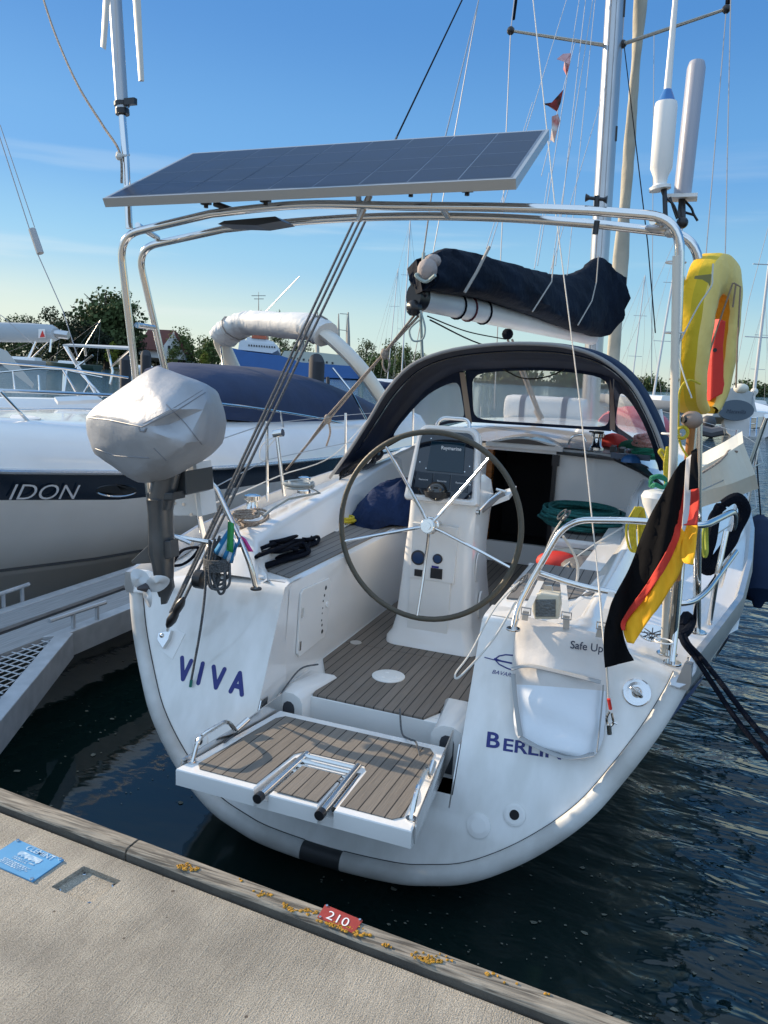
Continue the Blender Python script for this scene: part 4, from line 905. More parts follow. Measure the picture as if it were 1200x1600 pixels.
for (r0, t0) in (((953, 72), (798, 48)), ((970, 70), (1135, 14))):
    a = P(*r0, y=10.6); b = P(*t0, y=10.2); mb = MB(); mb.tube([a, b], [.035, .026], 10, flat=.6); o = mb.build('spreader', mk('spreader_alloy', (.42, .42, .38), .4, .6), MA)
    
    for q_ in (b, a+(b-a)*.02): mb = MB(); mb.ball(q_, .05, 8, 6); mb.build('end_fitting', BLK, o)
# shrouds & stays as parts of the yacht
def line3(u, v, y, u2, v2, y2, r=.006, mat=WIRE, name='shroud', par=None, ext=0):
    a, b = P(u, v, y=y), P(u2, v2, y=y2); b = b+(b-a)*ext; mb = MB(); mb.tube([a, b], r, 6); return mb.build(name, mat, par or MA)
line3(798, 48, 10.2, 772, 640, 9.8, .007); line3(798, 48, 10.2, 806, -20, 10.3, .007, ext=2)
line3(1135, 14, 10.2, 1083, 640, 9.6, .007); line3(1142, -10, 10.0, 1128, 640, 9.6, .007); line3(1135, 14, 10.2, 1139, -20, 10.2, .007, ext=2)
line3(1022, 55, 10.3, 1018, 600, 9.9, .005); 
line3(975, 70, 10.4, 1012, 380, 8, .006, BLKR, 'halyard'); line3(1012, 380, 8, 1024, 520, 7.6, .006, BLKR, 'halyard')
for (u, v, u2, v2, y2) in ((926, 0, 862, 420, 8.4), (905, 0, 840, 415, 8), (947, 130, 858, 430, 8.6), (915, 0, 868, 415, 8.4), (885, 0, 765, 390, 6.8), (930, 0, 885, 440, 9.0), (900, 60, 846, 275, 8), (858, 270, 835, 420, 8), (832, 160, 760, 388, 7)):
    line3(u, v, 10.5, u2, v2, y2, .0045, mk('pale_line', (.42, .44, .46), .6), 'lazy_jack')
line3(748, 0, 9.5, 640, 600, 9.5, .006, WIRE, 'running_line'); line3(620, 214, 5.2, 722, 0, 6.6, .0065, BLKR, 'topping_line', ext=2.5)
# rigging screws
mb = MB(); mb.tube([P(806, 0, y=10.3), P(802, 30, y=10.25)], .022, 6); mb.tube([P(1138, -6, y=10.2), P(1137, 6, y=10.2)], .03, 6); mb.build('spreader_boot', BLKR, MA)
# furled headsail
g0, g1 = P(955, 600, y=12.2), P(1001, 0, y=10.9)
mb = MB(); n = 60; rg = []; RF = random.Random(4)
for i in range(n+1):
    t = i/n; p = g0+(g1+(g1-g0)*.5-g0)*t; r = .085+.018*sin(t*9)-.01*t+(RF.random()-.5)*.008; tw = t*14
    rg.append([p+V((r*(1+.14*cos(2*(a-tw)))*cos(a), r*(1+.14*cos(2*(a-tw)))*sin(a), 0)) for a in [2*pi*k/16 for k in range(16)]])
mb.loft(rg); GS = mb.build('furled_headsail', mk('sail_cloth', (.50, .47, .38), .75, bump=.5, bscale=8, var=.2, bdist=.02), Y)
# boom & cover
b0, b1 = P(656, 465, y=6.15), P(926, 526, y=10.3)
mb = MB(); ax = (b1-b0).normalized(); sx = ax.cross(V((0, 0, 1))).normalized(); uz = sx.cross(ax)
def ering(p, rx, rz, n=18): return [p+sx*cos(2*pi*i/n)*rx+uz*sin(2*pi*i/n)*rz for i in range(n)]
mb.loft([ering(b0, .085, .105), ering(b1, .085, .105)]); BM = mb.build('boom', WHT, Y)
for t, mt in ((.15, BLKR), (.20, mk('maroon_line', (.12, .02, .03), .7)), (.27, BLKR)):
    mb = MB(); p = b0.lerp(b1, t); mb.tube(ering(p, .092, .112), .010, 6, closed=True); mb.build('reef_line', mt, BM)
mb = MB(); mb.loft([ering(b0-ax*.10, .07, .10), ering(b0+ax*.02, .09, .11)]); mb.ball(b0-ax*.05+V((0, 0, .1)), .06, 8, 6); mb.ball(b0-ax*.08-V((0, 0, .09)), .07, 8, 6); mb.ball(b0-ax*.05+V((0.05, 0, .03)), .05, 8, 6); mb.build('boom_end', BLK, BM)
mb = MB(); mb.tube(crv([P(672, 500, y=6.3), P(760, 540, y=7.8), P(840, 545, y=9)]), .007, 6); mb.tube(crv([P(668, 494, y=6.3), P(730, 518, y=7.4), P(790, 530, y=8)]), .006, 6); mb.ball(P(793, 522, y=8), .06, 8, 6); mb.build('mainsheet', BLKR, BM)
mb = MB(); mb.tube([P(793, 530, y=8), P(838, 640, y=8.2)], .012, 6); mb.tube([P(800, 530, y=8), P(842, 640, y=8.2)], .012, 6); mb.tube([P(838, 640, y=8.2), P(846, 655, y=8.2)], .035, 8); mb.build('mainsheet_tackle', BEIR, BM)
# cover bag : cross sections along the boom following the outline in the photo
top = [(660, 408, 6.0), (690, 389, 6.25), (715, 390, 6.5), (760, 402, 7.0), (800, 413, 7.5), (830, 421, 8.1), (860, 428, 8.7), (890, 428, 9.2), (912, 418, 9.6), (935, 402, 10.0), (955, 418, 10.2), (971, 432, 10.35)]
bot = [(664, 452, 6.0), (692, 458, 6.25), (712, 461, 6.5), (757, 468, 7.0), (796, 480, 7.5), (836, 494, 8.1), (872, 508, 8.7), (900, 518, 9.2), (915, 522, 9.6), (928, 526, 10.0), (945, 524, 10.2), (960, 500, 10.35)]
mb = MB(); rg = []; RC = random.Random(8)
tt = crv([P(u, v, y=y) for u, v, y in top], 5); bb = crv([P(u, v, y=y) for u, v, y in bot], 5)
for i, (a, b) in enumerate(zip(tt, bb)):
    h = (a-b); w = .13+.05*sin(pi*i/len(tt)); ring = []
    for k in range(20):
        an = 2*pi*k/20; zf = .5-.5*cos(an); wdt = w*abs(sin(an))**.7*(1 if sin(an) > 0 else -1)*(.75+.5*(1-zf)); wr = .016*sin(i*.9+k*1.7)+.012*sin(i*.37*k)+RC.uniform(-.006, .006)
        ring.append(b+h*zf+sx*(wdt+wr*(1 if wdt > 0 else -1)))
    rg.append(ring)
mb.loft(rg); SC = mb.build('sail_cover', NAVY2, BM, auto=60)
for pts in ([(765, 385, 6.8), (745, 425, 6.78), (726, 457, 6.7)], [(866, 400, 8.4), (862, 440, 8.3), (832, 487, 7.9)], [(935, 400, 9.6), (932, 440, 9.6), (925, 470, 9.5), (903, 508, 9.1)]):
    mb = MB(); mb.tube([P(u, v, y=y-.42) for u, v, y in pts], .013 if pts[0][0] < 800 else .007, 6); mb.build('strap', mk('cover_strap', (.40, .37, .33), .7), SC)
mb = MB(); rr_ = [P(u, v, y=6.0+.1*i) for i, (u, v) in enumerate(((640, 425), (655, 408), (690, 400), (690, 440)))]
mb.loft([[P(636, 420, y=6.1), P(648, 410, y=6.1), P(652, 440, y=6.1), P(645, 462, y=6.1)], [P(650, 405, y=5.95), P(672, 402, y=5.95), P(680, 440, y=5.95), P(660, 455, y=5.95)], [P(672, 398, y=6.15), P(690, 392, y=6.1), P(700, 440, y=6.15), P(690, 455, y=6.2)]], smooth=False); mb.build('cover_end_flap', NAVY2, BM)
mb = MB(); mb.ball(P(668, 422, y=5.9), .09, 9, 7, (.9, .9, 1)); mb.ball(P(676, 408, y=5.95), .07, 8, 6, (1, .8, .8)); mb.build('sail_bundle', mk('grey_sailcloth', (.33, .28, .26), .8, bump=.6, bscale=20, bdist=.02), BM)
mb = MB(); mb.tube(crv([P(662, 395, y=5.9), P(659, 425, y=5.88), P(650, 430, y=5.85), P(665, 440, y=5.85), P(680, 430, y=5.8)]), .014, 6); mb.tube(crv([P(655, 500, y=6.0), P(640, 515, y=6), P(645, 532, y=6), P(660, 530, y=6), P(664, 512, y=6), P(657, 485, y=6)]), .008, 6); mb.tube([P(657, 490, y=6), P(660, 560, y=6.1)], .012, 6); mb.build('outhaul', mk('pale_green_rope', (.3, .36, .34), .8), BM)
line3(662, 395, 5.9, 675, 300, 6.4, .006, BEIR, 'topping_lift', BM); line3(675, 300, 6.4, 748, 0, 8, .006, WIRE, 'topping_lift', BM)
# ---- sprayhood
hoopA = [(515, 746, 5.42), (545, 705, 5.42), (577, 655, 5.42), (603, 612, 5.42), (640, 572, 5.42), (690, 550, 5.42), (755, 539, 5.42), (820, 536, 5.42), (885, 541, 5.42), (940, 560, 5.42), (985, 598, 5.42), (1015, 650, 5.42), (1035, 700, 5.42), (1043, 745, 5.42)]
seamB = [(556, 742, 5.9), (590, 705, 6.1), (625, 655, 6.4), (662, 612, 6.7), (692, 592, 6.9), (722, 580, 7.0), (770, 576, 7.02), (845, 574, 7.02), (910, 579, 7.02), (950, 588, 7.0), (975, 604, 6.85), (998, 640, 6.6), (1018, 690, 6.3), (1030, 735, 6.0)]
def clamp_x(p): return p
hA = crv([P(u, v, y=y) for u, v, y in hoopA], 4); sB = crv([P(u, v, y=y) for u, v, y in seamB], 4)
HT_ = max(p.z for p in hA)
mb = MB(); rows = []
for k in range(7):
    t = k/6; row = []
    for a, b in zip(hA, sB):
        p = a.lerp(b, t); c = (a-V((0, 5.4, 1.3))); o = V((c.x, 0, c.z*.8)); o = o.normalized() if o.length else V((0, 0, 1)); row.append(p+o*(.09*sin(pi*t)))
    rows.append(row)
mb.grid(rows); SH = mb.build('sprayhood', NAVY, Y, auto=70)
sm = SH.modifiers.new('thick', 'SOLIDIFY'); sm.thickness = .004; sm.offset = 0
mb = MB(); mb.tube([p-V((0, .004, .004)) for p in hA], .013, 8); mb.build('hoop_piping', mk('grey_piping', (.22, .22, .22), .6), SH)
mb = MB(); mb.tube([a.lerp(b, .22)-V((0, 0, .012)) for a, b in list(zip(hA, sB))[4:-4]], .009, 6); mb.build('hood_frame', STEEL, SH)
# windscreen panels
sill = [P(u, v, y=y) for u, v, y in [(530, 742, 5.75), (620, 690, 6.3), (650, 678, 6.7), (690, 664, 7.05), (722, 659, 7.26), (745, 660, 7.28), (842, 666, 7.3), (945, 673, 7.28), (962, 676, 7.22), (1000, 698, 6.9), (1020, 712, 6.6), (1034, 738, 6.1)]]
scrT = crv(sill, 6)
def samp(c, t): 
    f = t*(len(c)-1); i = min(int(f), len(c)-2); return c[i].lerp(c[i+1], f-i)
def sat(u_target, c):   # param on curve whose image column is u_target
    best = 0; bd = 1e9
    for i in range(401):
        p = samp(c, i/400); d = p-CAM; uu = 600+FPX*d.dot(RT)/d.dot(fw)
        if abs(uu-u_target) < bd: bd = abs(uu-u_target); best = i/400
    return best
sBt = [p-V((0, 0, .0)) for p in sB]
def panel(ulo, uhi, name, nlo=14, frame=.035, win=None, ulo2=None, uhi2=None):
    ta, tb = sat(ulo, sBt), sat(uhi, sBt); ca, cb = sat(ulo2 or ulo, scrT), sat(uhi2 or uhi, scrT)
    def q(s, t): return samp(sBt, ta+(tb-ta)*s).lerp(samp(scrT, ca+(cb-ca)*s), t)
    return q
def wpanel(q, s0, s1, t0, t1, r=.12, inset_top=None):
    """canvas border with a window hole: border strip ring + glass"""
    outer = []; inner = []; N_ = 10
    per = [(i/N_, 0) for i in range(N_)]+[(1, i/N_) for i in range(N_)]+[(1-i/N_, 1) for i in range(N_)]+[(0, 1-i/N_) for i in range(N_)]
    for (a, b) in per:
        outer.append(q(a, b)); x, y = a*2-1, b*2-1; k = 1/((abs(x)**7+abs(y)**7)**(1/7)) if (x or y) else 1
        x2, y2 = x*k, y*k; k2 = 1/((abs(x2)**7+abs(y2)**7)**(1/7)); x2, y2 = x2*k2, y2*k2
        k3 = max(abs(x), abs(y)); cx_, cy_ = x/k3, y/k3; rr_ = (abs(cx_)**6+abs(cy_)**6)**(1/6); cx_, cy_ = cx_/rr_, cy_/rr_
        inner.append(q((s0+s1)/2+cx_*(s1-s0)/2, (t0+t1)/2+cy_*(t1-t0)/2))
    mb = MB(); mb.loft([outer, inner], cap=False, smooth=False); o = mb.build('canvas_border', NAVY, SH)
    md = o.modifiers.new('thick', 'SOLIDIFY'); md.thickness = .004; md.offset = 0
    g = []
    mb = MB(); rows = []
    for j in range(7):
        row = []
        for i in range(11):
            x, y = i/5-1, j/3-1; k3 = max(abs(x), abs(y)); 
            if k3: 
                cx_, cy_ = x/k3, y/k3; rr_ = (abs(cx_)**6+abs(cy_)**6)**(1/6); x, y = cx_/rr_*k3, cy_/rr_*k3
            row.append(q((s0+s1)/2+x*(s1-s0)/2*1.01, (t0+t1)/2+y*(t1-t0)/2*1.01))
        rows.append(row)
    mb.grid(rows); mb.build('window', GLASS, SH)
qc = panel(727, 958, 'c', ulo2=735, uhi2=955); wpanel(qc, .055, .955, .05, .95)
ql = panel(560, 724, 'l', ulo2=545, uhi2=731); wpanel(ql, .27, .95, .14, .93)
qr = panel(960, 1030, 'r', ulo2=957, uhi2=1033); wpanel(qr, .12, .82, .12, .88)
for (u0, v0, u1, v1) in ((722, 582, 733, 662), (957, 588, 957, 672)):
    mb = MB(); mb.prism([P(u0-4, v0, y=6.98), P(u0+4, v0, y=6.98), P(u1+4, v1, y=7.2), P(u1-4, v1, y=7.2)], (0, .01, 0)); mb.build('zip_strip', mk('strip_beige', (.28, .25, .22), .6), SH)
mb = MB(); mb.tube(crv([P(786, 577, y=6.95), P(810, 589, y=6.95), P(832, 592, y=6.95), P(860, 587, y=6.95), P(882, 577, y=6.95)]), .007, 6); mb.build('cord', BLK, SH)
# ---- transom board for the outboard (part of the yacht)
mb = MB(); mb.prism([P(283, 742, y=2.93), P(301, 724, y=2.93), P(314, 806, y=2.93), P(270, 806, y=2.93), P(266, 770, y=2.93)], (0, .05, 0), .005); OB = mb.build('outboard_bracket', WHT, Y)
mb = MB(); mb.prism([P(299, 722, y=2.90), P(306, 722, y=2.90), P(316, 806, y=2.90), P(308, 808, y=2.90)], (0, .12, 0), .004); mb.build('side_board', WHT, OB)
for (u, v) in ((273, 786), (287, 788), (299, 804), (265, 798)):
    mb = MB(); mb.disc(P(u, v, y=2.93), (0, -1, 0), .009, .004, 12); mb.build('bolt', STEELP, OB)
mb = MB(); mb.cyl(P(272, 838, y=3.1), P(300, 850, y=3.05), .011); mb.cyl(P(300, 746, y=3.05), P(316, 746, y=3.1), .02); mb.build('tube_stub', STEEL, OB)
# ============================================================ outboard motor
mc = P(240, 700, y=2.62)
OM = thing('outboard_motor', mc, 'grey outboard motor under a silver cloth hood hanging on the port quarter rail', 'outboard motor')
# hood : cloth sack pulled over the powerhead, creased between hand placed folds
hp = dict(A=(245, 571, 2.66), B=(264, 579, 2.64), C=(326, 604, 2.62), D=(339, 660, 2.64), E=(334, 702, 2.66), F=(300, 728, 2.64), G=(258, 753, 2.62), H=(214, 755, 2.62), I=(180, 734, 2.6), J=(146, 708, 2.62), K=(138, 690, 2.64), L=(131, 651, 2.62), M=(190, 604, 2.62),
 N=(222, 667, 2.385), O=(196, 618, 2.50), Q=(236, 722, 2.44), R=(290, 692, 2.42), S=(160, 684, 2.50), T=(318, 640, 2.48), U=(240, 608, 2.47), W=(272, 640, 2.40), X=(178, 652, 2.44), Y=(268, 716, 2.44), Z=(200, 705, 2.46), a=(312, 690, 2.47), b=(290, 600, 2.52), c=(222, 738, 2.50), d=(160, 640, 2.52), e=(262, 664, 2.425), f=(205, 640, 2.45))
HV = {k: P(u, v, y=y) for k, (u, v, y) in hp.items()}
hf = 'ABU ABU BbU BCb CTb bTW bWU UWf UfO AUO AOM MOd dOf dfX MdL LdX XSL KLS XfN fUN UWN XNS SNZ SZJ KSJ JZI IZc ZQc IcH cHG cQG QYG YFG QRY NeR NRQ NQZ NWe WTe eTR TRa TaD CDT DaE aRE REF RFY'.split()
hk = list(HV); hv = [HV[k] for k in hk]; nf = len(hk)
bm_ = bmesh.new(); bv = [bm_.verts.new(p) for p in hv]; seen_ = set()
for t_ in hf:
    key = frozenset(t_)
    if key in seen_: continue
    seen_.add(key)
    try: bm_.faces.new([bv[hk.index(k)] for k in t_])
    except ValueError: pass
# back half
rim = 'ABCDEFGHIJKLM'
ctr = P(236, 662, y=2.86); bvb = {k: bm_.verts.new(HV[k].lerp(ctr, .18)+V((0, .17, 0))) for k in rim}; cv = bm_.verts.new(ctr+V((0, .02, 0)))
for i, k in enumerate(rim):
    k2 = rim[(i+1) % len(rim)]; a_, b_2 = bv[hk.index(k)], bv[hk.index(k2)]
    bm_.faces.new([a_, b_2, bvb[k2], bvb[k]]); bm_.faces.new([bvb[k], bvb[k2], cv])
bmesh.ops.triangulate(bm_, faces=bm_.faces); bmesh.ops.recalc_face_normals(bm_, faces=bm_.faces)
bmesh.ops.subdivide_edges(bm_, edges=bm_.edges[:], cuts=3, use_grid_fill=True, smooth=.22, fractal=.18, along_normal=.6, seed=4)
for _ in range(1): bmesh.ops.smooth_vert(bm_, verts=bm_.verts, factor=.28, use_axis_x=True, use_axis_y=True, use_axis_z=True)
bm_.verts.ensure_lookup_table(); bm_.verts.index_update(); mb = MB(); mb.add([v.co.copy() for v in bm_.verts], [[v.index for v in f.verts] for f in bm_.faces]); bm_.free()
HD = mb.build('hood', SILV, OM, auto=35)
from mathutils.bvhtree import BVHTree
def surf(o):
    off = root_off(o.parent); return BVHTree.FromPolygons([v.co+off for v in o.data.vertices], [list(p.vertices) for p in o.data.polygons])
def drape(tree_, pts, r, name, mat, par, n=10, lift=.001):
    out_p = []
    for (u0, v0), (u1, v1) in zip(pts, pts[1:]):
        for i in range(n):
            u, v = u0+(u1-u0)*i/n, v0+(v1-v0)*i/n; h = tree_.ray_cast(CAM, ray(u, v))
            if h[0]: out_p.append(h[0]-ray(u, v).normalized()*lift)
    if len(out_p) > 2: mb = MB(); mb.tube(out_p, r, 6); return mb.build(name, mat, par)
ht = surf(HD); SEAM = mk('seam_grey', (.22, .23, .25), .5, .3)
for pts in ([(222, 667), (275, 642), (326, 610)], [(222, 667), (170, 656), (134, 652)], [(260, 632), (290, 662), (318, 698)], [(233, 716), (180, 712), (146, 700)], [(240, 700), (262, 722)]): drape(ht, pts, .0022, 'seam', SEAM, HD)
for pts in ([(223, 662), (272, 637), (322, 606)],): drape(ht, pts, .0012, 'seam', SEAM, HD)
drape(ht, [(216, 666), (219, 673), (226, 674), (229, 668)], .004, 'eyelet', SEAM, HD)
# raised seam tape across the hood
def on_hood(u, v, dy=0): return P(u, v, y=2.42+dy)
mb = MB(); 
cow = V((P(245, 760, y=2.62)))
mb.tube([P(262, 735, y=2.66), P(250, 790, y=2.66)], .055, 14); mb.build('upper_casing', MOTG, OM)
mb = MB(); legp = [(255, 778, .068), (254, 800, .058), (255, 835, .060), (256, 862, .062), (258, 880, .052), (260, 915, .042), (261, 930, .03)]
rg = []
for u, v, r in legp:
    c = P(u-3, v, y=2.66); rg.append([c+V((r*cos(a)*.68, r*1.2*sin(a), 0)) for a in [2*pi*i/14 for i in range(14)]])
mb.loft(rg); mb.build('leg', MOTG, OM)
mb = MB(); mb.prism([P(235, 848, y=2.63), P(266, 845, y=2.63), P(268, 872, y=2.63), P(236, 880, y=2.63), P(206, 882, y=2.63), P(204, 877, y=2.63)], (0, .055, 0), .004); mb.build('cavitation_plate', MOTG, OM)
mb = MB(); mb.prism([P(228, 770, y=2.62), P(270, 770, y=2.62), P(269, 782, y=2.62), P(230, 784, y=2.62)], (0, .09, 0), .006); mb.prism([P(262, 742, y=2.70), P(290, 736, y=2.70), P(292, 772, y=2.70), P(285, 775, y=2.70), P(262, 768, y=2.70)], (0, .2, 0), .005); mb.build('clamp_bracket', mk('dark_grey_metal', (.06, .065, .07), .4, .5), OM)
mb = MB(); pc = P(228, 918, y=2.56); mb.tube([P(254, 911, y=2.66), pc.lerp(P(254, 911, y=2.66), .5), pc, pc+V((-.02, -.03, 0))], [.02, .026, .02, .006], 12)
mb.build('propeller_hub', mk('dark_hub', (.05, .045, .05), .4), OM)
def pblade(c, tip, w, n):
    mb = MB(); d = (tip-c); L = d.length; d.normalize(); s_ = V(n).normalized().cross(d).normalized(); nn = d.cross(s_); R2 = []
    for q_ in (-1, -.6, 0, .6, 1):
        k = (1-abs(q_)**2)**.5*.97+.03; R2.append([c+d*(L*.55+L*.5*k*cos(a))+s_*(w*k*sin(a)*(1-.25*cos(a)))+nn*(.004*q_+.35*w*sin(a)*.9) for a in [2*pi*i/18 for i in range(18)]])
    mb.loft(R2); mb.build('blade', PROPM, OM)
pblade(pc, P(209, 891, y=2.55), .034, (.1, -1, .2)); pblade(pc, P(263, 905, y=2.56), .033, (-.1, -1, .1)); pblade(pc, P(234, 948, y=2.55), .032, (0, -1, -.1))
mb = MB(); mb.prism([P(248, 905, y=2.62), P(268, 905, y=2.62), P(270, 918, y=2.62), P(258, 944, y=2.62), P(251, 945, y=2.62)], (0, .015, 0), .003); mb.build('skeg', MOTG, OM)
# ============================================================ ropes and tackles
TA = thing('backstay_tackle', P(262, 985, y=3.05), 'dark three part rope tackle with black block running up from the port quarter eye', 'rope tackle')
for i, (a, b) in enumerate([((266, 958), (553, 345)), ((272, 952), (562, 345)), ((282, 948), (571, 345))]):
    mb = MB(); p, q = P(*a, y=2.98), P(*b, y=4.5); mb.tube([p, p.lerp(q, .5), q], .0075, 6); mb.build('rope', GREYR, TA)
mb = MB(); p, q = P(571, 345, y=4.5), P(620, 214, y=5.2); mb.tube([P(553, 345, y=4.5), P(598, 262, y=4.9), q], .008, 6); mb.build('rope', GREYR, TA)
p0_, p1_ = P(262, 980, y=2.95), P(287, 934, y=2.96)
mb = MB(); mb.tube([p0_.lerp(p1_, t) for t in (0, .08, .25, .42, .5, .6, .78, .93, 1)], [.010, .022, .033, .030, .024, .027, .030, .020, .010], 14, flat=.7); mb.build('block', BLK, TA)
mb = MB(); mb.disc(p0_.lerp(p1_, .28)+V((0, -.024, 0)), (0, -1, .2), .008, .004, 10); mb.build('axle', STEEL, TA); mb = MB(); mb.disc(p0_.lerp(p1_, .72)+V((0, -.021, 0)), (0, -1, .2), .007, .004, 10); mb.build('axle', STEEL, TA)
mb = MB(); mb.tube([P(262, 985, y=3.0), P(264, 975, y=2.97)], .008, 8); mb.ball(P(253, 993, y=2.99), .012, 8, 6); mb.build('shackle', STEEL, TA)
mb = MB(); c = P(313, 905, y=3.0); mb.tube([c+V((-.03, 0, 0)), c+V((-.02, 0, 0)), c+V((.02, 0, 0)), c+V((.03, 0, 0))], [.03, .045, .045, .03], 14); mb.build('cleat_block', BLK, TA)
# grey rope coil hanging on the port rail
CR = thing('rope_coil', P(338, 860, y=3.0), 'dark grey rope gathered in hanging loops from the port rail above VIVA', 'rope')
RK = random.Random(2); mb = MB()
for i in range(8):
    w = RK.uniform(8, 20); c = 335+RK.uniform(-5, 12); bot_ = RK.uniform(905, 934); tp = RK.uniform(835, 862)
    dy = RK.uniform(-.02, .02); mb.tube(crv([P(c-3, tp, y=2.98+dy), P(c-w*.6, (tp+bot_)/2, y=2.96+dy), P(c-w*.5, bot_-8, y=2.95+dy), P(c, bot_, y=2.95+dy), P(c+w*.6, bot_-8, y=2.95+dy), P(c+w*.6, (tp+bot_)/2, y=2.97+dy), P(c+5, tp, y=3.0+dy)], 5), .0062, 6)
mb.build('loops', GREYR, CR)
mb = MB(); pts = []
for i in range(60):
    a = i*.75; pts.append(P(338+19*cos(a), 872+i*.32+5*sin(a), y=2.97-.035*sin(a)))
mb.tube(crv(pts, 2), .0065, 6); mb.build('wrap', GREYR, CR)
cable('tail_rope', [P(322, 885, y=2.95), P(320, 930, y=2.93), P(313, 985, y=2.94), P(303, 1040, y=2.99), P(298, 1068, y=2.99)], .006, GREYR, 'x', 'x', parent=CR)
mb = MB(); mb.tube([P(299, 1063, y=2.985), P(297.5, 1073, y=2.985)], .0075, 8); mb.build('green_tip', mk('green_tape', (.01, .16, .12), .5), CR)
# striped cloth pouch
SB = thing('peg_bag', P(355, 850, y=2.95), 'blue and white striped cloth pouch with a green tag on the port rail', 'cloth pouch')
def ribbon(cols, y0, name, mats, par, puff=.02):
    mb = MB(); n = len(cols)-1
    for i in range(n):
        mb.cur = i % len(mats); (a, b), (c, d) = cols[i], cols[i+1]; rows = []
        for j in range(6):
            t = j/5; r = []
            for kx in range(3):
                s_ = kx/2; u = (a[0]+(b[0]-a[0])*t)*(1-s_)+(c[0]+(d[0]-c[0])*t)*s_; v = (a[1]+(b[1]-a[1])*t)*(1-s_)+(c[1]+(d[1]-c[1])*t)*s_
                r.append(P(u, v, y=y0-puff*sin(pi*t)-.008*sin(pi*s_)))
            rows.append(r)
        mb.grid(rows)
    o = mb.build(name, mats, par); m_ = o.modifiers.new('t', 'SOLIDIFY'); m_.thickness = .006; return o
LB = mk('stripe_blue', (.02, .22, .48), .8); LW = mk('stripe_white', (.62, .72, .8), .8)
ribbon([((355, 828), (333, 862)), ((360, 832), (340, 868)), ((363, 838), (347, 871)), ((366, 843), (353, 875)), ((368, 848), (358, 880)), ((371, 850), (364, 880)), ((374, 846), (364, 872)), ((376, 840), (366, 866))], 2.95, 'pouch', [LB, LW], SB)
ribbon([((356, 815), (354, 860)), ((366, 818), (364, 864))], 2.915, 'green_tag', [mk('green_tag', (.02, .28, .07), .6)], SB, .005)
ribbon([((376, 838), (388, 862)), ((384, 842), (396, 862))], 2.95, 'pink_tag', [mk('pink_tag', (.55, .04, .25), .6)], SB, .005)
# dark looped line in the lower port corner
cable('dark_line', [P(270, 880, y=3.2), P(285, 860, y=3.2), P(310, 856, y=3.2), P(300, 872, y=3.2), P(285, 882, y=3.2), P(272, 884, y=3.2)], .008, BLKR, 'black line looped behind the outboard motor leg', 'rope')
# beige rope on the aft port winch
o = coil('winch_rope', P(384, 808, z=1.42), (.06, 0, 0), (0, .06, 0), 5, .008, BEIR, .25, 3, tail=[P(372, 815, z=1.36), P(382, 822, z=1.37), P(395, 818, z=1.37), P(375, 826, z=1.35)]); tag(o, 'beige and brown rope wound and heaped on the aft port winch', 'rope')
o = coil('jib_sheet', P(394, 812, z=1.365), (.07, .02, 0), (0, .05, .03), 4, .007, BEIR, .3, 9); tag(o, 'beige sheet tail piled on the coaming beside the aft winch', 'rope')
o = coil('winch_rope', P(466, 762, z=1.50), (.075, 0, 0), (0, .09, 0), 8, .008, mk('pale_grey_rope', (.33, .36, .36), .85, bump=.6, bscale=180), .22, 5, tail=[P(500, 770, z=1.43), P(450, 780, z=1.43), P(425, 795, z=1.43), P(412, 806, z=1.41)]); tag(o, 'pale grey rope heaped over the forward port winch on the coaming', 'rope')
# long knotted line from boom end to port side
PL = thing('preventer_line', P(652, 495, y=6.1), 'brown knotted double line stretched from the boom end down to the port rail', 'rope')
a, b, c = P(651, 493, y=6.1), P(515, 652, y=6.6), P(447, 735, y=6.8)
for dx in (-.02, .02): mb = MB(); mb.tube([a+V((dx, 0, 0)), P(600, 552, y=6.3), b+V((dx, 0, .01)), P(480, 695, y=6.7), c], .0105, 6); mb.build('rope', BEIR, PL)
for (u, v, y) in ((512, 655, 6.6), (601, 553, 6.3)): mb = MB(); mb.ball(P(u, v, y=y), .04, 8, 6, (1, .8, 1.3)); mb.tube(crv([P(u, v, y=y), P(u+8, v+14, y=y), P(u+3, v+28, y=y), P(u-3, v+16, y=y), P(u, v, y=y)]) if v < 600 else crv([P(u, v, y=y), P(u+4, v+20, y=y), P(u-2, v+42, y=y)]), .009, 6); mb.build('knot', BEIR, PL)
# black rope bundle on the port seat
BR = thing('rope_bundle', P(445, 860, z=1.19), 'black rope bundle with thick strands lying on the teak of the port seat', 'rope')
RB = random.Random(21)
for j in range(10):
    mb = MB(); v0 = RB.uniform(846, 866); e = RB.uniform(455, 500)
    mb.tube(crv([P(395+RB.uniform(-4, 6), v0+8, z=1.20+RB.uniform(0, .06)), P(415, v0+RB.uniform(-8, 6), z=1.22+RB.uniform(0, .07)), P(440, v0-8+RB.uniform(-6, 6), z=1.24+RB.uniform(-.02, .05)), P((440+e)/2+10, v0-12+RB.uniform(-5, 8), z=1.22), P(e, v0-6+RB.uniform(-6, 4), z=1.20), P(e-6, v0+2, z=1.19), P(440, v0+12, z=1.19), P(410, v0+22, z=1.19)]), .011, 7); mb.build('strand', BLKR, BR)
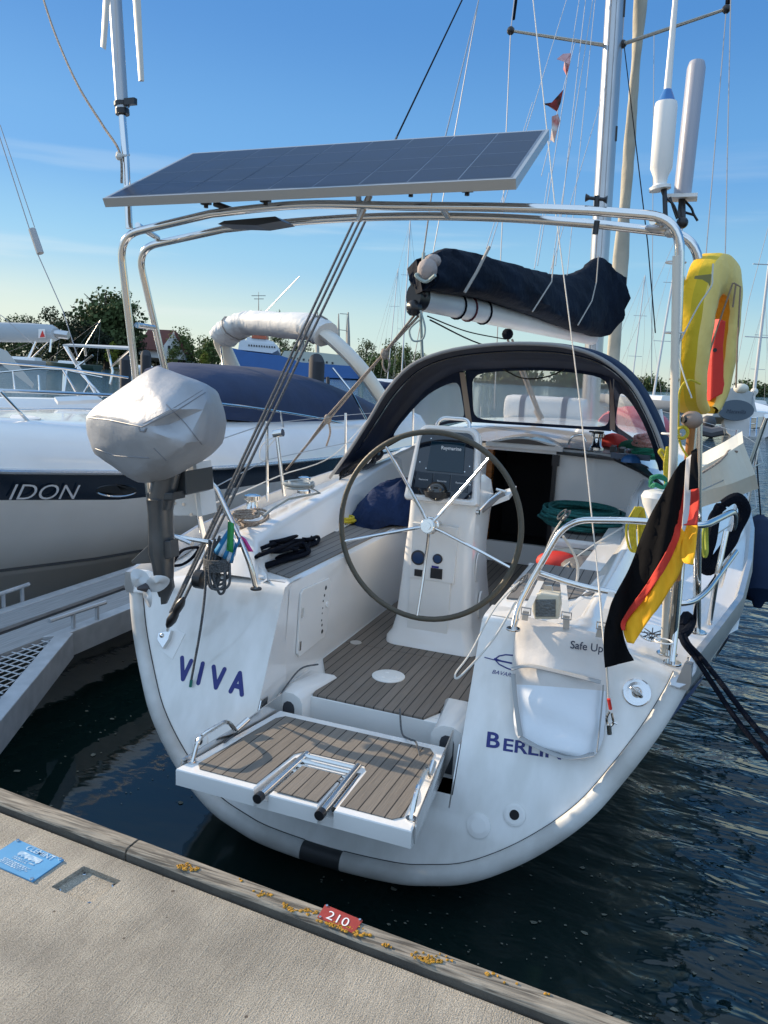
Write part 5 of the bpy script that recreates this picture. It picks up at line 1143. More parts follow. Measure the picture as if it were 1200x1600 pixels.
# navy bag
NBg = thing('cloth_bundle', P(590, 820, z=1.17), 'crumpled navy blue canvas bundle on the port seat beside the wheel', 'canvas bundle')
mb = MB(); rg = []; RN = random.Random(31)
c0 = P(590, 818, z=1.175)
for i in range(14):
    t = i/13; h = .27*t; k = (1-t**2.2)**.5 if t < 1 else 0; cx_ = c0+V((-.01+.06*t, .12*t+.25, h)); ring = []
    for j in range(32):
        a = 2*pi*j/32; r = 1+.09*sin(3*a+2*t)+.05*sin(8*a+5*t)+.03*sin(13*a-6*t)+RN.uniform(-.012, .012); ring.append(cx_+V((.26*k*r*cos(a), .42*k*r*sin(a), .02*sin(5*a+t*9))))
    rg.append(ring)
mb.loft(rg); mb.build('canvas', BLUECV, NBg, auto=70)
o = coil('yellow_line', P(540, 815, z=1.19), (.05, 0, 0), (0, .05, .0), 6, .008, YELR, .3, 15); tag(o, 'small heap of yellow line behind the blue canvas bundle', 'rope')
# teal coil on starboard seat
TCx = P(912, 812, z=1.16)
o = coil('rope_coil', P(908, 818, z=1.17), (.27, .02, 0), (-.03, .30, 0), 18, .0115, TEALR, .13, 6); tag(o, 'large teal rope coil lying flat on the starboard cockpit seat', 'rope')
# red things in the locker
mb = MB(); c = P(872, 880, y=4.9); mb.ball(c, .13, 16, 10, (1.1, .8, .6)); o = mb.build('red_pouch', REDC); tag(o, 'red pouch inside the open starboard locker', 'pouch')
mb = MB(); c = P(925, 890, y=4.75); mb.ball(c, .16, 14, 9, (1.2, .9, .5)); o = mb.build('grey_bag', mk('grey_plastic_bag', (.12, .12, .125), .5, bump=.6, bscale=14, bdist=.03)); tag(o, 'grey crumpled bag at the back of the open starboard locker', 'bag')
# heaps on the coachroof
def heap(name, c, rx, ry, rz, mat, label, cat, seed):
    R = random.Random(seed); mb = MB(); rg = []
    for i in range(8):
        t = i/7; k = max(.02, (1-t**2))**.5; rg.append([V(c)+V((rx*k*cos(a)*(1+.15*sin(3*a+seed)+R.uniform(-.05, .05)), ry*k*sin(a)*(1+.12*sin(5*a+seed)), rz*t)) for a in [2*pi*j/20 for j in range(20)]])
    mb.loft(rg); return tag(mb.build(name, mat, auto=60), label, cat)
heap('red_bag', P(957, 697, y=6.85), .13, .10, .11, REDC, 'red sail bag lying by the starboard winch under the sprayhood', 'bag', 2)
heap('green_cloth', P(985, 700, y=6.75), .09, .09, .07, mk('dark_green', (.01, .11, .06), .8, bump=.5, bscale=15), 'dark green rope bag between the red bag and the salmon rope', 'rope bag', 4)
o = coil('rope_coil', P(1014, 696, y=6.6), (.10, 0, 0), (0, .10, .02), 9, .012, REDR, .2, 8); tag(o, 'salmon red rope coil at the starboard corner under the sprayhood', 'rope')
o = coil('rope_coil', P(1010, 712, y=6.4), (.13, 0, 0), (0, .08, .02), 6, .011, GREENR, .3, 12); tag(o, 'bright green rope in front of the salmon rope coil', 'rope')
heap('blue_bottle', P(985, 722, y=6.1), .07, .06, .06, mk('blue_plastic_bag', (.03, .12, .3), .4), 'small blue bag at the coachroof edge beside the rope clutches', 'bag', 9)
# bundle of lines under the sprayhood, port
o = coil('rope_bundle', P(566, 728, y=5.75), (.12, .03, .05), (0, .22, .06), 6, .009, mk('charcoal_rope', (.06, .06, .065), .85), .3, 44); tag(o, 'charcoal lines lying on the port coaming under the sprayhood', 'rope')
# liferaft
LR = thing('liferaft', P(852, 655, y=9.0), 'white liferaft canister with two dark straps on the foredeck seen through the window', 'liferaft')
c = P(853, 640, y=9.2); mb = MB(); rings = []
for x_ in (-.46, -.45, -.40, -.2, 0, .2, .40, .45, .46):
    k = .82 if abs(x_) > .455 else (.93 if abs(x_) > .42 else 1); rings.append([c+V((x_, .24*k*math.copysign(abs(cos(a))**.6, cos(a)), .155*k*math.copysign(abs(sin(a))**.6, sin(a)))) for a in [2*pi*i/20 for i in range(20)]])
mb.loft(rings); mb.build('canister', WHT, LR)
for x_ in (-.24, .24): mb = MB(); mb.loft([[c+V((x_+d, .25*math.copysign(abs(cos(a))**.6, cos(a)), .165*math.copysign(abs(sin(a))**.6, sin(a)))) for a in [2*pi*i/20 for i in range(20)]] for d in (-.03, .03)]); mb.build('strap', mk('grey_strap', (.10, .12, .17), .7), LR)
mb = MB(); c = P(990, 668, y=9.5); mb.ball(c, .42, 18, 12, (1.0, .9, .6)); o = mb.build('buoy', mk('faded_red', (.50, .10, .12), .5)); tag(o, 'faded red round cushion on the foredeck seen through the starboard side window', 'cushion')
# ============================================================ starboard stern gear
# ensign staff and flag
FS = thing('flag_staff', P(1052, 930, y=3.02), 'varnished wooden staff with brown ball top carrying the German flag', 'flag staff')
s1, s0 = P(1081, 664, y=2.92), P(1054, 935, y=3.05)
mb = MB(); mb.cyl(s0, s1, .017, 14, .014); mb.build('staff', WOODS, FS)
mb = MB(); top_ = P(1081, 656, y=2.92); mb.ball(top_, .037, 18, 12, (1, 1, .85)); mb.build('ball', mk('brown_ball', (.27, .20, .16), .45), FS); mb = MB(); mb.tube([top_+V((-.03, -.03, 0)), top_+V((-.022, -.024, .0))], .012, 10); mb.build('ball_hole', BLK, FS)
mb = MB(); mb.cyl(P(1056, 905, y=3.03), P(1049, 1000, y=3.08), .021, 12); mb.build('staff_socket', STEEL, FS)
FL = thing('flag', P(1020, 850, y=2.9), 'German flag in black red and gold hanging limp from the wooden staff', 'flag')
def cloth(rows_px, ybase, name, mat, par, amp=.03, sd=0):
    """rows_px: list of (left pixel, right pixel) from top to bottom"""
    L = crv([V((a[0], a[1], 0)) for a, b in rows_px], 5); Rr = crv([V((b[0], b[1], 0)) for a, b in rows_px], 5); rows = []
    for i, (a, b) in enumerate(zip(L, Rr)):
        t = i/(len(L)-1); row = []
        for k in range(9):
            s_ = k/8; u = a.x+(b.x-a.x)*s_; v = a.y+(b.y-a.y)*s_
            row.append(P(u, v, y=ybase-.10*t+amp*sin((u*.07)+t*3+sd)+amp*.28*sin(u*.24+v*.045+sd)+amp*.12*sin(u*.5-v*.1)))
        rows.append(row)
    mb = MB(); mb.grid(rows); o = mb.build(name, mat, par, auto=180); m_ = o.modifiers.new('t', 'SOLIDIFY'); m_.thickness = .003; return o
cloth([((1062, 724), (1072, 716)), ((1040, 762), (1068, 756)), ((1017, 805), (1060, 805)), ((1000, 845), (1048, 850)), ((982, 890), (1024, 895)), ((958, 935), (997, 935)), ((950, 960), (974, 970)), ((944, 985), (973, 985)), ((943, 1015), (980, 1012)), ((945, 1043), (991, 1032))], 2.86, 'black_stripe', FLB, FL)
cloth([((1067, 765), (1072, 765)), ((1062, 792), (1071, 800)), ((1055, 820), (1065, 822)), ((1046, 850), (1058, 850)), ((1022, 895), (1036, 893)), ((995, 935), (1008, 935)), ((971, 970), (981, 968)), ((972, 985), (977, 985))], 2.86, 'red_stripe', FLR, FL)
cloth([((1068, 815), (1080, 822)), ((1058, 836), (1077, 852)), ((1046, 864), (1068, 876)), ((1030, 895), (1060, 898)), ((1002, 938), (1036, 938)), ((974, 975), (1010, 975)), ((980, 1004), (990, 1006))], 2.865, 'gold_stripe', FLG, FL)
cloth([((1080, 705), (1088, 700)), ((1078, 735), (1091, 735)), ((1076, 765), (1091, 762))], 2.84, 'black_stripe', FLB, FL, .015, 2)
cloth([((1076, 765), (1091, 762)), ((1071, 795), (1092, 790)), ((1068, 820), (1090, 820))], 2.84, 'red_stripe', FLR, FL, .015, 2)
cloth([((1068, 820), (1090, 820)), ((1065, 850), (1088, 850)), ((1065, 872), (1085, 872)), ((1070, 879), (1083, 882))], 2.84, 'gold_stripe', FLG, FL, .015, 2)
cloth([((1072, 716), (1080, 710)), ((1070, 745), (1080, 745)), ((1068, 790), (1077, 800)), ((1066, 825), (1070, 830))], 2.82, 'hoist_band', mk('grey_hoist', (.45, .44, .44), .7), FL, .01, 1)
# horseshoe buoy : two flat horseshoe shells (cover), seen nearly edge on
HB = thing('horseshoe_buoy', P(1110, 640, y=3.2), 'yellow horseshoe lifebuoy in a fabric cover on the starboard arch leg', 'lifebuoy')
HR_ = mk('orange_lining', (.80, .33, .01), .6)
c = P(1127, 527, y=3.22)
e1 = V((.27, .96, 0)).normalized(); e2 = V((0.01, 0, 1)).normalized(); e3 = e1.cross(e2).normalized()
H_, Wd, TH = .297, .285, .088
def hs(t, rr, d):
    a = -pi/2+.30+(2*pi-.60)*t; x = cos(a); z = sin(a); q = (abs(x)**2.3+abs(z)**2.3)**(1/2.3); x, z = x/q, z/q
    hr = 1-(1-rr)*.95
    return c+e1*(x*Wd*rr)+e2*(z*H_*(hr if z > 0 else (1-(1-rr)*.2)))+e3*d
def band(name, pts, mat, par=HB):
    mb = MB(); mb.grid([[hs(i/60, rr, d+.0012*sin(i*1.3)+.0025*sin(i*.31)) for rr, d in pts] for i in range(61)]); return mb.build(name, mat, par, auto=80)
R0 = .50
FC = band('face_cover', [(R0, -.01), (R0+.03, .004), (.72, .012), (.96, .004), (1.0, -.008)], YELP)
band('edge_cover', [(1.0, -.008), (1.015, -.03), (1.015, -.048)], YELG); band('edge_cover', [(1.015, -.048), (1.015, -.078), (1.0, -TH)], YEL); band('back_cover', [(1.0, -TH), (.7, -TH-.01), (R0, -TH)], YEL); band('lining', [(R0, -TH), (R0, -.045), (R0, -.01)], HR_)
mb = MB()
for t in (0, 1): mb.add([hs(t, R0, -.01), hs(t, .72, .0), hs(t, 1, -.01), hs(t, 1, -TH), hs(t, R0, -TH)], [[0, 1, 2, 3, 4]], False)
mb.build('end_cover', YEL, HB)
mb = MB(); mb.prism([P(1126, 498, y=3.28), P(1135, 502, y=3.28), P(1131, 540, y=3.28), P(1128, 572, y=3.28), P(1133, 600, y=3.28), P(1130, 615, y=3.28), P(1110, 626, y=3.28), P(1112, 560, y=3.28), P(1116, 520, y=3.28)], (-.05, .10, 0), .006); mb.build('red_light_pouch', REDC, HB)
mb = MB(); mb.disc(P(1117, 547, y=3.27), (0, -1, 0), .008, .003, 10); mb.build('press_stud', BLK, HB)
for nm, pts in (('webbing', [(1114, 412), (1113, 432), (1111, 448), (1090, 480), (1062, 535), (1058, 548)]), ('webbing', [(1058, 548), (1068, 585), (1081, 622)])):
    mb = MB(); mb.tube(crv([P(u, v, y=2.90-.0) for u, v in pts]), .0048, 6, flat=.6); mb.build(nm, mk('webbing_grey', (.55, .58, .55), .7), HB)
for pts in ([(1145, 442), (1118, 520), (1094, 600), (1084, 602), (1046, 592)], [(1146, 442), (1157, 448), (1152, 540), (1150, 606)], [(1150, 443), (1145, 480)]):
    mb = MB(); mb.tube([P(u, v, y=3.02 if u < 1100 else 3.10) for u, v in pts], .0035, 6); mb.build('lashing', mk('brown_line', (.22, .17, .13), .8), HB)
mb = MB(); mb.prism([P(1086, 431, y=3.0), P(1112, 428, y=2.98), P(1110, 446, y=2.98), P(1082, 444, y=3.0)], (0, .01, 0)); mb.build('reflective_band', REFL, HB)
mb = MB(); mb.prism([P(1086, 398, y=3.12), P(1094, 408, y=3.12), P(1096, 424, y=3.12), P(1088, 430, y=3.12)], (0, .01, 0)); mb.prism([P(1070, 430, y=3.0), P(1074, 455, y=3.0), P(1068, 480, y=3.0), P(1066, 460, y=3.0)], (0, .01, 0)); mb.build('strap', YEL, HB)
cable('line', [P(1094, 600, y=2.95), P(1075, 594, y=2.92), P(1062, 612, y=2.9), P(1060, 650, y=2.9), P(1062, 690, y=2.9), P(1075, 715, y=2.9), P(1079, 722, y=2.9)], .004, YELR, 'x', 'x', parent=HB)
mb = MB(); c_ = P(1066, 676, y=2.9); mb.tube([c_+V((.018*cos(a), 0, .02*sin(a))) for a in [2*pi*i/12 for i in range(12)]], .007, 6, closed=True); mb.build('knot', YELR, HB)
# plastic conduit tied to the arch leg
mb = MB(); mb.tube([P(1057, 400, y=2.83), P(1052, 700, y=2.86), P(1043, 900, y=2.95), P(1037, 1018, z=1.18)], .0135, 10); CD = mb.build('conduit', mk('cream_plastic', (.62, .58, .50), .4), Y)
for v, u in ((410, 1056), (520, 1054), (678, 1049), (1002, 1037)):
    mb = MB(); mb.tube([P(u, v, y=2.92)+V((.032*cos(a), .03*sin(a), 0)) for a in [2*pi*i/14 for i in range(14)]], .0035, 6, closed=True); mb.build('cable_tie', WHT, CD)
# yellow hanks
for (lab, cu, v0, v1, wdt, y0, n, sd) in (('yellow rope hank tied upright on the stanchion behind the winch cover', 1044, 698, 762, 6, 4.2, 7, 3), ('yellow rope loops hanging from the rail beneath the white winch cover', 998, 792, 862, 16, 3.6, 9, 5), ('short yellow green line tied round the rail right of the flag', 1100, 815, 870, 8, 3.4, 2, 8)):
    t = thing('rope_hank', P(cu, (v0+v1)/2, y=y0), lab, 'rope'); RR = random.Random(sd); mb = MB()
    for i in range(n):
        w = wdt*RR.uniform(.3, 1); k = RR.uniform(-wdt*.35, wdt*.35); mb.tube(crv([P(cu+k, v0, y=y0), P(cu+k-w, (v0+v1)/2-5, y=y0-.02), P(cu+k-w*.7, v1-6, y=y0), P(cu+k, v1, y=y0), P(cu+k+w*.7, v1-8, y=y0), P(cu+k+w*.6, (v0+v1)/2, y=y0+.02), P(cu+k+2, v0+2, y=y0)], 5), .0055, 6)
    mb.build('loops', YELR if sd != 8 else mk('lime_line', (.35, .40, .05), .7), t)
    if sd == 3: mb = MB(); mb.tube(crv([P(1040, 722, y=4.2), P(1034, 712, y=4.2), P(1030, 706, y=4.2), P(1034, 703, y=4.2), P(1042, 712, y=4.2)]), .009, 6); mb.tube(crv([P(1038, 720, y=4.2), P(1046, 722, y=4.18), P(1050, 720, y=4.2)]), .006, 6); mb.build('end_loop', YELR, t)
t = thing('rope_hank', P(1030, 755, y=3.95), 'green rope knotted on top of the white winch cover', 'rope')
mb = MB(); RR = random.Random(7)
for i in range(4): mb.tube(crv([P(1018+RR.uniform(-2, 3), 760, y=3.9), P(1018, 748+RR.uniform(-3, 3), y=3.88), P(1032, 747+RR.uniform(-4, 2), y=3.88), P(1042, 752, y=3.9), P(1036, 762, y=3.88), P(1024, 758+RR.uniform(-2, 3), y=3.87)], 5, True), .009, 6)
mb.build('knot', GREENR, t)
# cream folded cover hung on the starboard rail
def sect(pts): return [P(u, v, y=y) for u, v, y in pts]
mb = MB(); L0 = sect([(1085, 716, 4.25), (1085, 738, 4.1), (1085, 774, 4.15), (1085, 797, 4.3), (1085, 770, 4.7), (1085, 730, 4.7)]); L1 = sect([(1160, 674, 4.45), (1162, 692, 4.3), (1181, 742, 4.35), (1186, 764, 4.5), (1172, 750, 4.9), (1162, 700, 4.9)])
nn_ = 10; mb.loft([[a.lerp(b, i/nn_)+V((0, .02*sin(i*.8), 0)) for a, b in zip(L0, L1)] for i in range(nn_+1)], smooth=False)
CB = mb.build('canvas_case', CREAM); tag(CB, 'cream canvas dodger case folded over the starboard guard rail', 'canvas case')
mb = MB(); mb.tube(crv([P(1092, 742, y=4.05), P(1120, 724, y=4.12), P(1133, 712, y=4.2), P(1140, 704, y=4.25), P(1152, 706, y=4.28)]), .006, 6); o = mb.build('lashing_line', BEIR); tag(o, 'thin brown lashing line running across the cream canvas case', 'line')
# dark hose bundle at the rail
HBn = thing('hose_bundle', P(1135, 835, x=1.5), 'coiled black hose bundle hanging on the starboard rail below the cream case', 'hose bundle')
mb = MB(); RR = random.Random(17)
for i in range(7):
    mb.tube(crv([P(1128+RR.uniform(-3, 3), 790, y=3.7), P(1118+RR.uniform(-6, 2), 810, y=3.7), P(1108+RR.uniform(-5, 4), 850, y=3.66), P(1100+RR.uniform(-5, 3), 880+RR.uniform(-4, 8), y=3.66), P(1112, 888+RR.uniform(-8, 4), y=3.66), P(1135+RR.uniform(-5, 8), 850, y=3.68), P(1158+RR.uniform(-4, 5), 820, y=3.72), P(1164+RR.uniform(-4, 3), 795, y=3.72), P(1150+RR.uniform(-4, 3), 776+RR.uniform(-1, 5), y=3.7)], 6, True), .019, 8)
mb.build('coils', BLKR, HBn)
# navy fender
FD = thing('fender', P(1186, 945, x=1.98), 'large navy blue covered fender hanging outboard at the right edge', 'fender')
f0, f1 = P(1186, 822, x=1.98), P(1186, 930, x=1.98); mb = MB(); mb.tube([f0+V((0, 0, .1)), f0+V((0, 0, .04)), f0.lerp(f1, .1), f0.lerp(f1, .5), f0.lerp(f1, .85), f1, f1-V((0, 0, .05)), f1-V((0, 0, .1))], [.03, .10, .165, .18, .17, .13, .05, .03], 24); mb.build('cover', NAVY, FD)
mb = MB(); mb.tube([f0+V((0, 0, .1)), V((1.86, f0.y, 1.78))], .007, 6); mb.build('lanyard', BLKR, FD)
# mooring lines and quarter cleat rope
ML = thing('mooring_line', P(1066, 1005, z=1.2), 'doubled black mooring line running from the starboard quarter cleat down to the right', 'mooring line')
for dx in (0, 1):
    mb = MB(); mb.tube(crv([P(1062+dx*6, 985, z=1.22), P(1068+dx*7, 1005, z=1.20), P(1088+dx*7, 1030-dx*3, y=3.16), P(1113+dx*8, 1068+dx*-8, y=3.05), P(1155+dx*12, 1130-dx*10, y=2.95), P(1215, 1202-dx*26, y=2.85)]), .0105, 8); mb.build('line', BLKR, ML)
mb = MB(); mb.tube(crv([P(1066, 980, z=1.22), P(1072, 962, z=1.25), P(1080, 972, z=1.22), P(1074, 985, z=1.22), P(1064, 992, z=1.21)], 6, True), .02, 8); mb.build('cleat_hitch', BLKR, ML)
# stern light
mb = MB(); LQ = P(855, 948, y=3.12); mb.prism([P(832, 930, y=3.11), P(845, 926, y=3.11), P(873, 930, y=3.11), P(876, 944, y=3.11), P(872, 968, y=3.11), P(835, 968, y=3.11), P(831, 955, y=3.11)], (0, .06, 0), .008); SL = mb.build('stern_light', mk('ivory_plastic', (.62, .57, .45), .35), Y)
mb = MB(); q = [P(u, v, y=3.104) for u, v in ((836, 937), (868, 937), (868, 964), (836, 964))]; mb.prism(q, (0, .012, 0), .003); mb.build('lens', mk('lens_glass', (.12, .13, .13), .12, bump=1, bscale=70), SL)
mb = MB(); mb.prism([P(850, 915, y=3.14), P(862, 915, y=3.14), P(864, 930, y=3.14), P(848, 930, y=3.14)], (0, .01, 0)); mb.build('bracket', STEEL, SL)
# sling bag with transparent pocket
BG = thing('sling_bag', P(880, 1080, y=3.0), 'white rescue sling bag with clear pocket hanging from the rail over the word BERLIN', 'rescue bag')
def bagp(u, v, off): 
    t = T(u, v, .02+off); return t
out_ = [((815, 962), (958, 996)), ((808, 985), (953, 1010)), ((803, 1020), (948, 1035)), ((802, 1050), (947, 1062)), ((802, 1090), (947, 1100)), ((804, 1125), (945, 1135)), ((808, 1148), (940, 1165)), ((818, 1160), (925, 1184)), ((835, 1168), (905, 1188))]
Lc = crv([V((a[0], a[1], 0)) for a, b in out_], 4); Rc = crv([V((b[0], b[1], 0)) for a, b in out_], 4); mb = MB(); fr_, bk_ = [], []
for i, (a, b) in enumerate(zip(Lc, Rc)):
    t = i/(len(Lc)-1); r1, r2 = [], []
    for k in range(15):
        s_ = k/14; u = a.x+(b.x-a.x)*s_; v = a.y+(b.y-a.y)*s_; e_ = (sin(pi*s_)**.5 if 0 < s_ < 1 else 0)*(min(1, (t*8)+.15)*min(1, (1-t)*7+.1))
        r1.append(bagp(u, v, .055*e_+.008*sin(u*.06+v*.03)+.004*sin(v*.12-u*.05))); r2.append(bagp(u, v, -.002))
    fr_.append(r1); bk_.append(r2)
mb.grid(fr_[:len(fr_)*9//20+1]); mb.grid(bk_); mb.build('bag_body', mk('bag_white', (.66, .63, .60), .7, bump=.4, bscale=9, var=.1, bdist=.02), BG, auto=180)
mb = MB(); mb.grid(fr_[len(fr_)*9//20:]); mb.build('pocket', mk('bag_clear', (.72, .76, .80), .35, bump=.3, bscale=6, bdist=.02), BG, auto=180)
def bstrip(pts, w, name, mat, off=.07):
    mb = MB(); mb.tube(crv([bagp(u, v, off) for u, v in pts], 5), w, 6, flat=.35); mb.build(name, mat, BG)
GT = mk('grey_trim', (.36, .37, .37), .7)
bstrip([(804, 1048), (830, 1043), (880, 1053), (940, 1068)], .017, 'trim', GT, .068); bstrip([(806, 1055), (810, 1100), (817, 1150)], .010, 'trim', GT, .055); bstrip([(944, 1072), (940, 1120), (934, 1175)], .010, 'trim', GT, .052); bstrip([(816, 1152), (850, 1170), (890, 1183), (930, 1178)], .018, 'trim', GT, .045)
text('lettering', 'Safe Up', bagp(893, 1016, .064), bagp(945, 1023, 0)-bagp(893, 1016, 0), nT.cross((bagp(945, 1023, 0)-bagp(893, 1016, 0)).normalized()), nT, .045, mk('dark_print', (.02, .025, .05), .6), BG, off=.012, xs=.95)
for (u0, v0, u1, v1, u2, v2) in ((845, 908, 822, 955, 822, 972), (880, 912, 885, 962, 886, 985), (956, 924, 940, 978, 936, 998)):
    mb = MB(); pts = [P(u0, v0, y=3.20), P((u0+u1)/2, (v0+v1)/2, y=3.10), P(u1, v1, y=3.04), bagp(u2, v2, .03)]
    w = .013; mb.loft([[p+V((-w, 0, 0)), p+V((w, 0, 0)), p+V((w, .004, 0)), p+V((-w, .004, 0))] for p in pts], smooth=False); mb.build('hanging_strap', mk('strap_white', (.68, .65, .60), .7), BG)
    mb = MB(); p = P(u1, v1, y=3.03); 
    mb.tube([p+V((-.019, 0, -.014)), p+V((.019, 0, -.014)), p+V((.019, 0, .014)), p+V((-.019, 0, .014))], .0035, 6, closed=True); mb.build('buckle', mk('buckle_grey', (.3, .29, .28), .5), BG)
# thin backstay line with shackle
BS = thing('stay_line', P(952, 1100, y=2.95), 'thin white line hanging with a red whipped end and steel snap shackle beside the bag', 'line')
mb = MB(); mb.tube([P(833, 0, y=4.5), P(868, 330, y=4.0), P(905, 620, y=3.6), P(935, 905, y=3.14)], .0033, 6); mb.tube([P(948, 1042, y=2.84), P(951, 1095, y=2.88)], .004, 6); mb.tube([P(935, 905, y=3.14), P(942, 985, y=2.93), P(948, 1042, y=2.84)], .0042, 6); mb.build('line', WHR, BS)
mb = MB(); mb.tube([P(951, 1092, y=2.87), P(954, 1108, y=2.88)], .007, 6); mb.build('red_whipping', REDC, BS)
mb = MB(); mb.tube(crv([P(952, 1112, y=2.87), P(948, 1122, y=2.87), P(951, 1134, y=2.87), P(958, 1130, y=2.87), P(956, 1114, y=2.87)]), .005, 6); mb.cyl(P(951, 1132, y=2.87), P(952, 1147, y=2.87), .010, 8); mb.cyl(P(955, 1126, y=2.87), P(964, 1131, y=2.87), .004, 6); mb.build('snap_shackle', STEEL, BS)
# lines from the starboard rail to the cockpit and platform rope
GW = thing('gate_lines', P(806, 948, y=3.25), 'white guard lines lashed to the starboard pushpit rail and drooping over the transom edge', 'guard lines')
for pts, r in (([(884, 805, 3.2), (862, 838, 3.3), (836, 900, 3.35), (815, 925, 3.3)], .004), ([(818, 905, 3.3), (800, 920, 3.2), (770, 955, 3.1), (735, 1020, 3.0), (712, 1052, 2.95), (720, 1056, 2.93), (770, 1000, 3.05), (806, 940, 3.15)], .0045), ([(880, 838, 3.3), (895, 862, 3.5), (903, 885, 3.6), (901, 912, 3.6)], .006), ([(984, 818, 5.4), (930, 850, 5.0), (878, 888, 4.6)], .006)):
    mb = MB(); mb.tube(crv([P(u, v, y=y) for u, v, y in pts]), r, 6); mb.build('line', WHR, GW)
mb = MB(); RR = random.Random(71)
for (u, v, y) in ((884, 806, 3.22), (878, 804, 3.22), (818, 905, 3.26), (812, 910, 3.26), (805, 918, 3.24)): mb.tube([P(u, v, y=y)+V((RR.uniform(.014, .02)*cos(a), .02*sin(a), .02*sin(a+1))) for a in [2*pi*i/10 for i in range(10)]], .004, 6, closed=True)
mb.build('lashing', GREYR, GW)
PRp = cable('platform_rope', [P(625, 1108, y=3.26), P(628, 1145, y=3.1), P(640, 1155, z=.615), P(650, 1160, z=.63), P(656, 1185, y=2.9), P(655, 1215, y=2.75), P(650, 1250, y=2.55), P(645, 1285, y=2.44)], .0045, GREYR, 'grey flecked rope across the right side of the swim platform', 'rope')
cable('platform_rope', [P(497, 1038, z=.66), P(470, 1045, y=3.4), P(445, 1075, y=3.2), P(430, 1100, y=3.08), P(415, 1120, y=3.0), P(372, 1145, y=2.75), P(350, 1160, y=2.62)], .0045, GREYR, 'grey flecked rope along the left side plate of the swim platform', 'rope')
# ============================================================ finger pontoon
FZ = .50
FG = thing('finger_pontoon', V((-2.65, 3.5, FZ)), 'grey metal finger pontoon with grating wedge between the two boats', 'finger pontoon')
xo_, xi_ = P(0, 953, z=FZ).x, P(0, 1028, z=FZ).x
DK = mk('pontoon_deck', (.30, .305, .31), .7, col2=(.22, .225, .23), vscale=8, bump=.2, bscale=40, stretch=(10, .5, 1))
mb = MB(); mb.box((xo_+.06, 1.0, FZ-.05), ((xo_+xi_)/2-.06, 9.5, FZ-.008)); mb.box(((xo_+xi_)/2+.03, 1.0, FZ-.05), (xi_-.06, 9.5, FZ-.008)); mb.build('deck_boards', DK, FG)
mb = MB(); mb.box(((xo_+xi_)/2-.06, 1.0, FZ-.10), ((xo_+xi_)/2+.03, 9.5, FZ-.03)); mb.build('cable_channel', BLK, FG)
mb = MB(); mb.box((xo_-.02, 1.0, FZ-.14), (xo_+.06, 9.5, FZ), .006); mb.build('edge_beam', GALV, FG)
ka, kb = P(93, 1000, z=FZ), P(-60, 1160, z=FZ)
mb = MB(); mb.slab([(xi_-.06, ka.y), (xi_+.03, ka.y+.1), (xi_+.03, 9.5), (xi_-.06, 9.5)], FZ-.16, FZ, .006); mb.slab([(xi_-.02, ka.y+.06), (xi_+.05, ka.y+.14), (kb.x+.10, kb.y), (kb.x, kb.y)], FZ-.16, FZ+.001, .006); mb.build('edge_beam', GALV, FG)
mb = MB()
for i in range(16):
    yy = ka.y-.02-.075*i; xw = xi_-.05+(kb.x-xi_)*(ka.y+.06-yy)/(ka.y+.06-kb.y); mb.tube([(xi_-.05, yy, FZ-.02), (xw+.02, yy, FZ-.02)], .005, 4)
for i in range(12):
    xx = xi_-.02+.05*i; yy = ka.y+.02-(xx-xi_)*(ka.y-kb.y)/(kb.x-xi_); mb.tube([(xx, yy, FZ-.021), (xx, kb.y-.1, FZ-.021)], .004, 4)
mb.build('grating', GALV, FG)
for (a, b) in (((0, 928), (45, 913)), ((108, 960), (165, 941))):
    pa, pb = P(*a, z=FZ+.10), P(*b, z=FZ+.10); mb = MB(); mb.tube([pa-(pb-pa)*.5, pb], .015, 8); mb.cyl(pa.lerp(pb, .1), pa.lerp(pb, .1)-V((0, 0, .12)), .014, 8); mb.cyl(pa.lerp(pb, .75), pa.lerp(pb, .75)-V((0, 0, .12)), .014, 8); mb.build('mooring_bar', GALV, FG)
for yy in (6.3, 8.6):
    mb = MB(); mb.box((xo_+.05, yy-.5, -.3), (xi_-.05, yy+.5, FZ-.16)); mb.build('float', mk('float_grey', (.06, .06, .06), .8), FG)
# ============================================================ neighbouring motor yacht
PB = V((-4.7, 7.5, 0))
MY_ = thing('motor_yacht', PB, 'white motor yacht with navy hull stripe and blue cockpit cover moored beyond the finger pontoon', 'motor yacht')
ms = [(0.9, -4.68, 1.72, -4.70, 1.45, -4.7, 1.0, -4.7, .7), (2.0, -4.10, 1.62, -4.2, 1.38, -4.45, .75, -4.7, .05), (3.2, -3.55, 1.49, -3.66, 1.26, -4.05, .6, -4.62, -.1), (4.2, -3.27, 1.37, -3.36, 1.15, -3.72, .50, -4.40, -.2), (5.3, -3.14, 1.26, -3.20, 1.02, -3.50, .42, -4.1, -.3), (7, -3.05, 1.16, -3.09, .93, -3.30, .33, -3.8, -.35), (9, -3.0, 1.08, -3.03, .86, -3.18, .28, -3.6, -.35), (11.5, -3.0, 1.0, -3.02, .80, -3.14, .22, -3.5, -.35), (14, -3.12, .95, -3.13, .75, -3.22, .2, -3.5, -.3)]
CX = -4.7
def both(fn):
    for k in (1, -1): fn(k)
def mx_(x, k): return CX+(x-CX)*k
mb = MB()
for k in (1, -1):
    rows = [[V((mx_(x2, k), y, z2)), V((mx_(x2+(x3-x2)*.5, k), y, z2+(z3-z2)*.5)), V((mx_(x3, k), y, z3)), V((mx_(x3-.04, k), y, z3-.03)), V((mx_((x3+x4)/2, k), y, (z3+z4)/2+.03)), V((mx_(x4, k), y, z4))] for (y, x1, z1, x2, z2, x3, z3, x4, z4) in ms]
    mb.grid(rows)
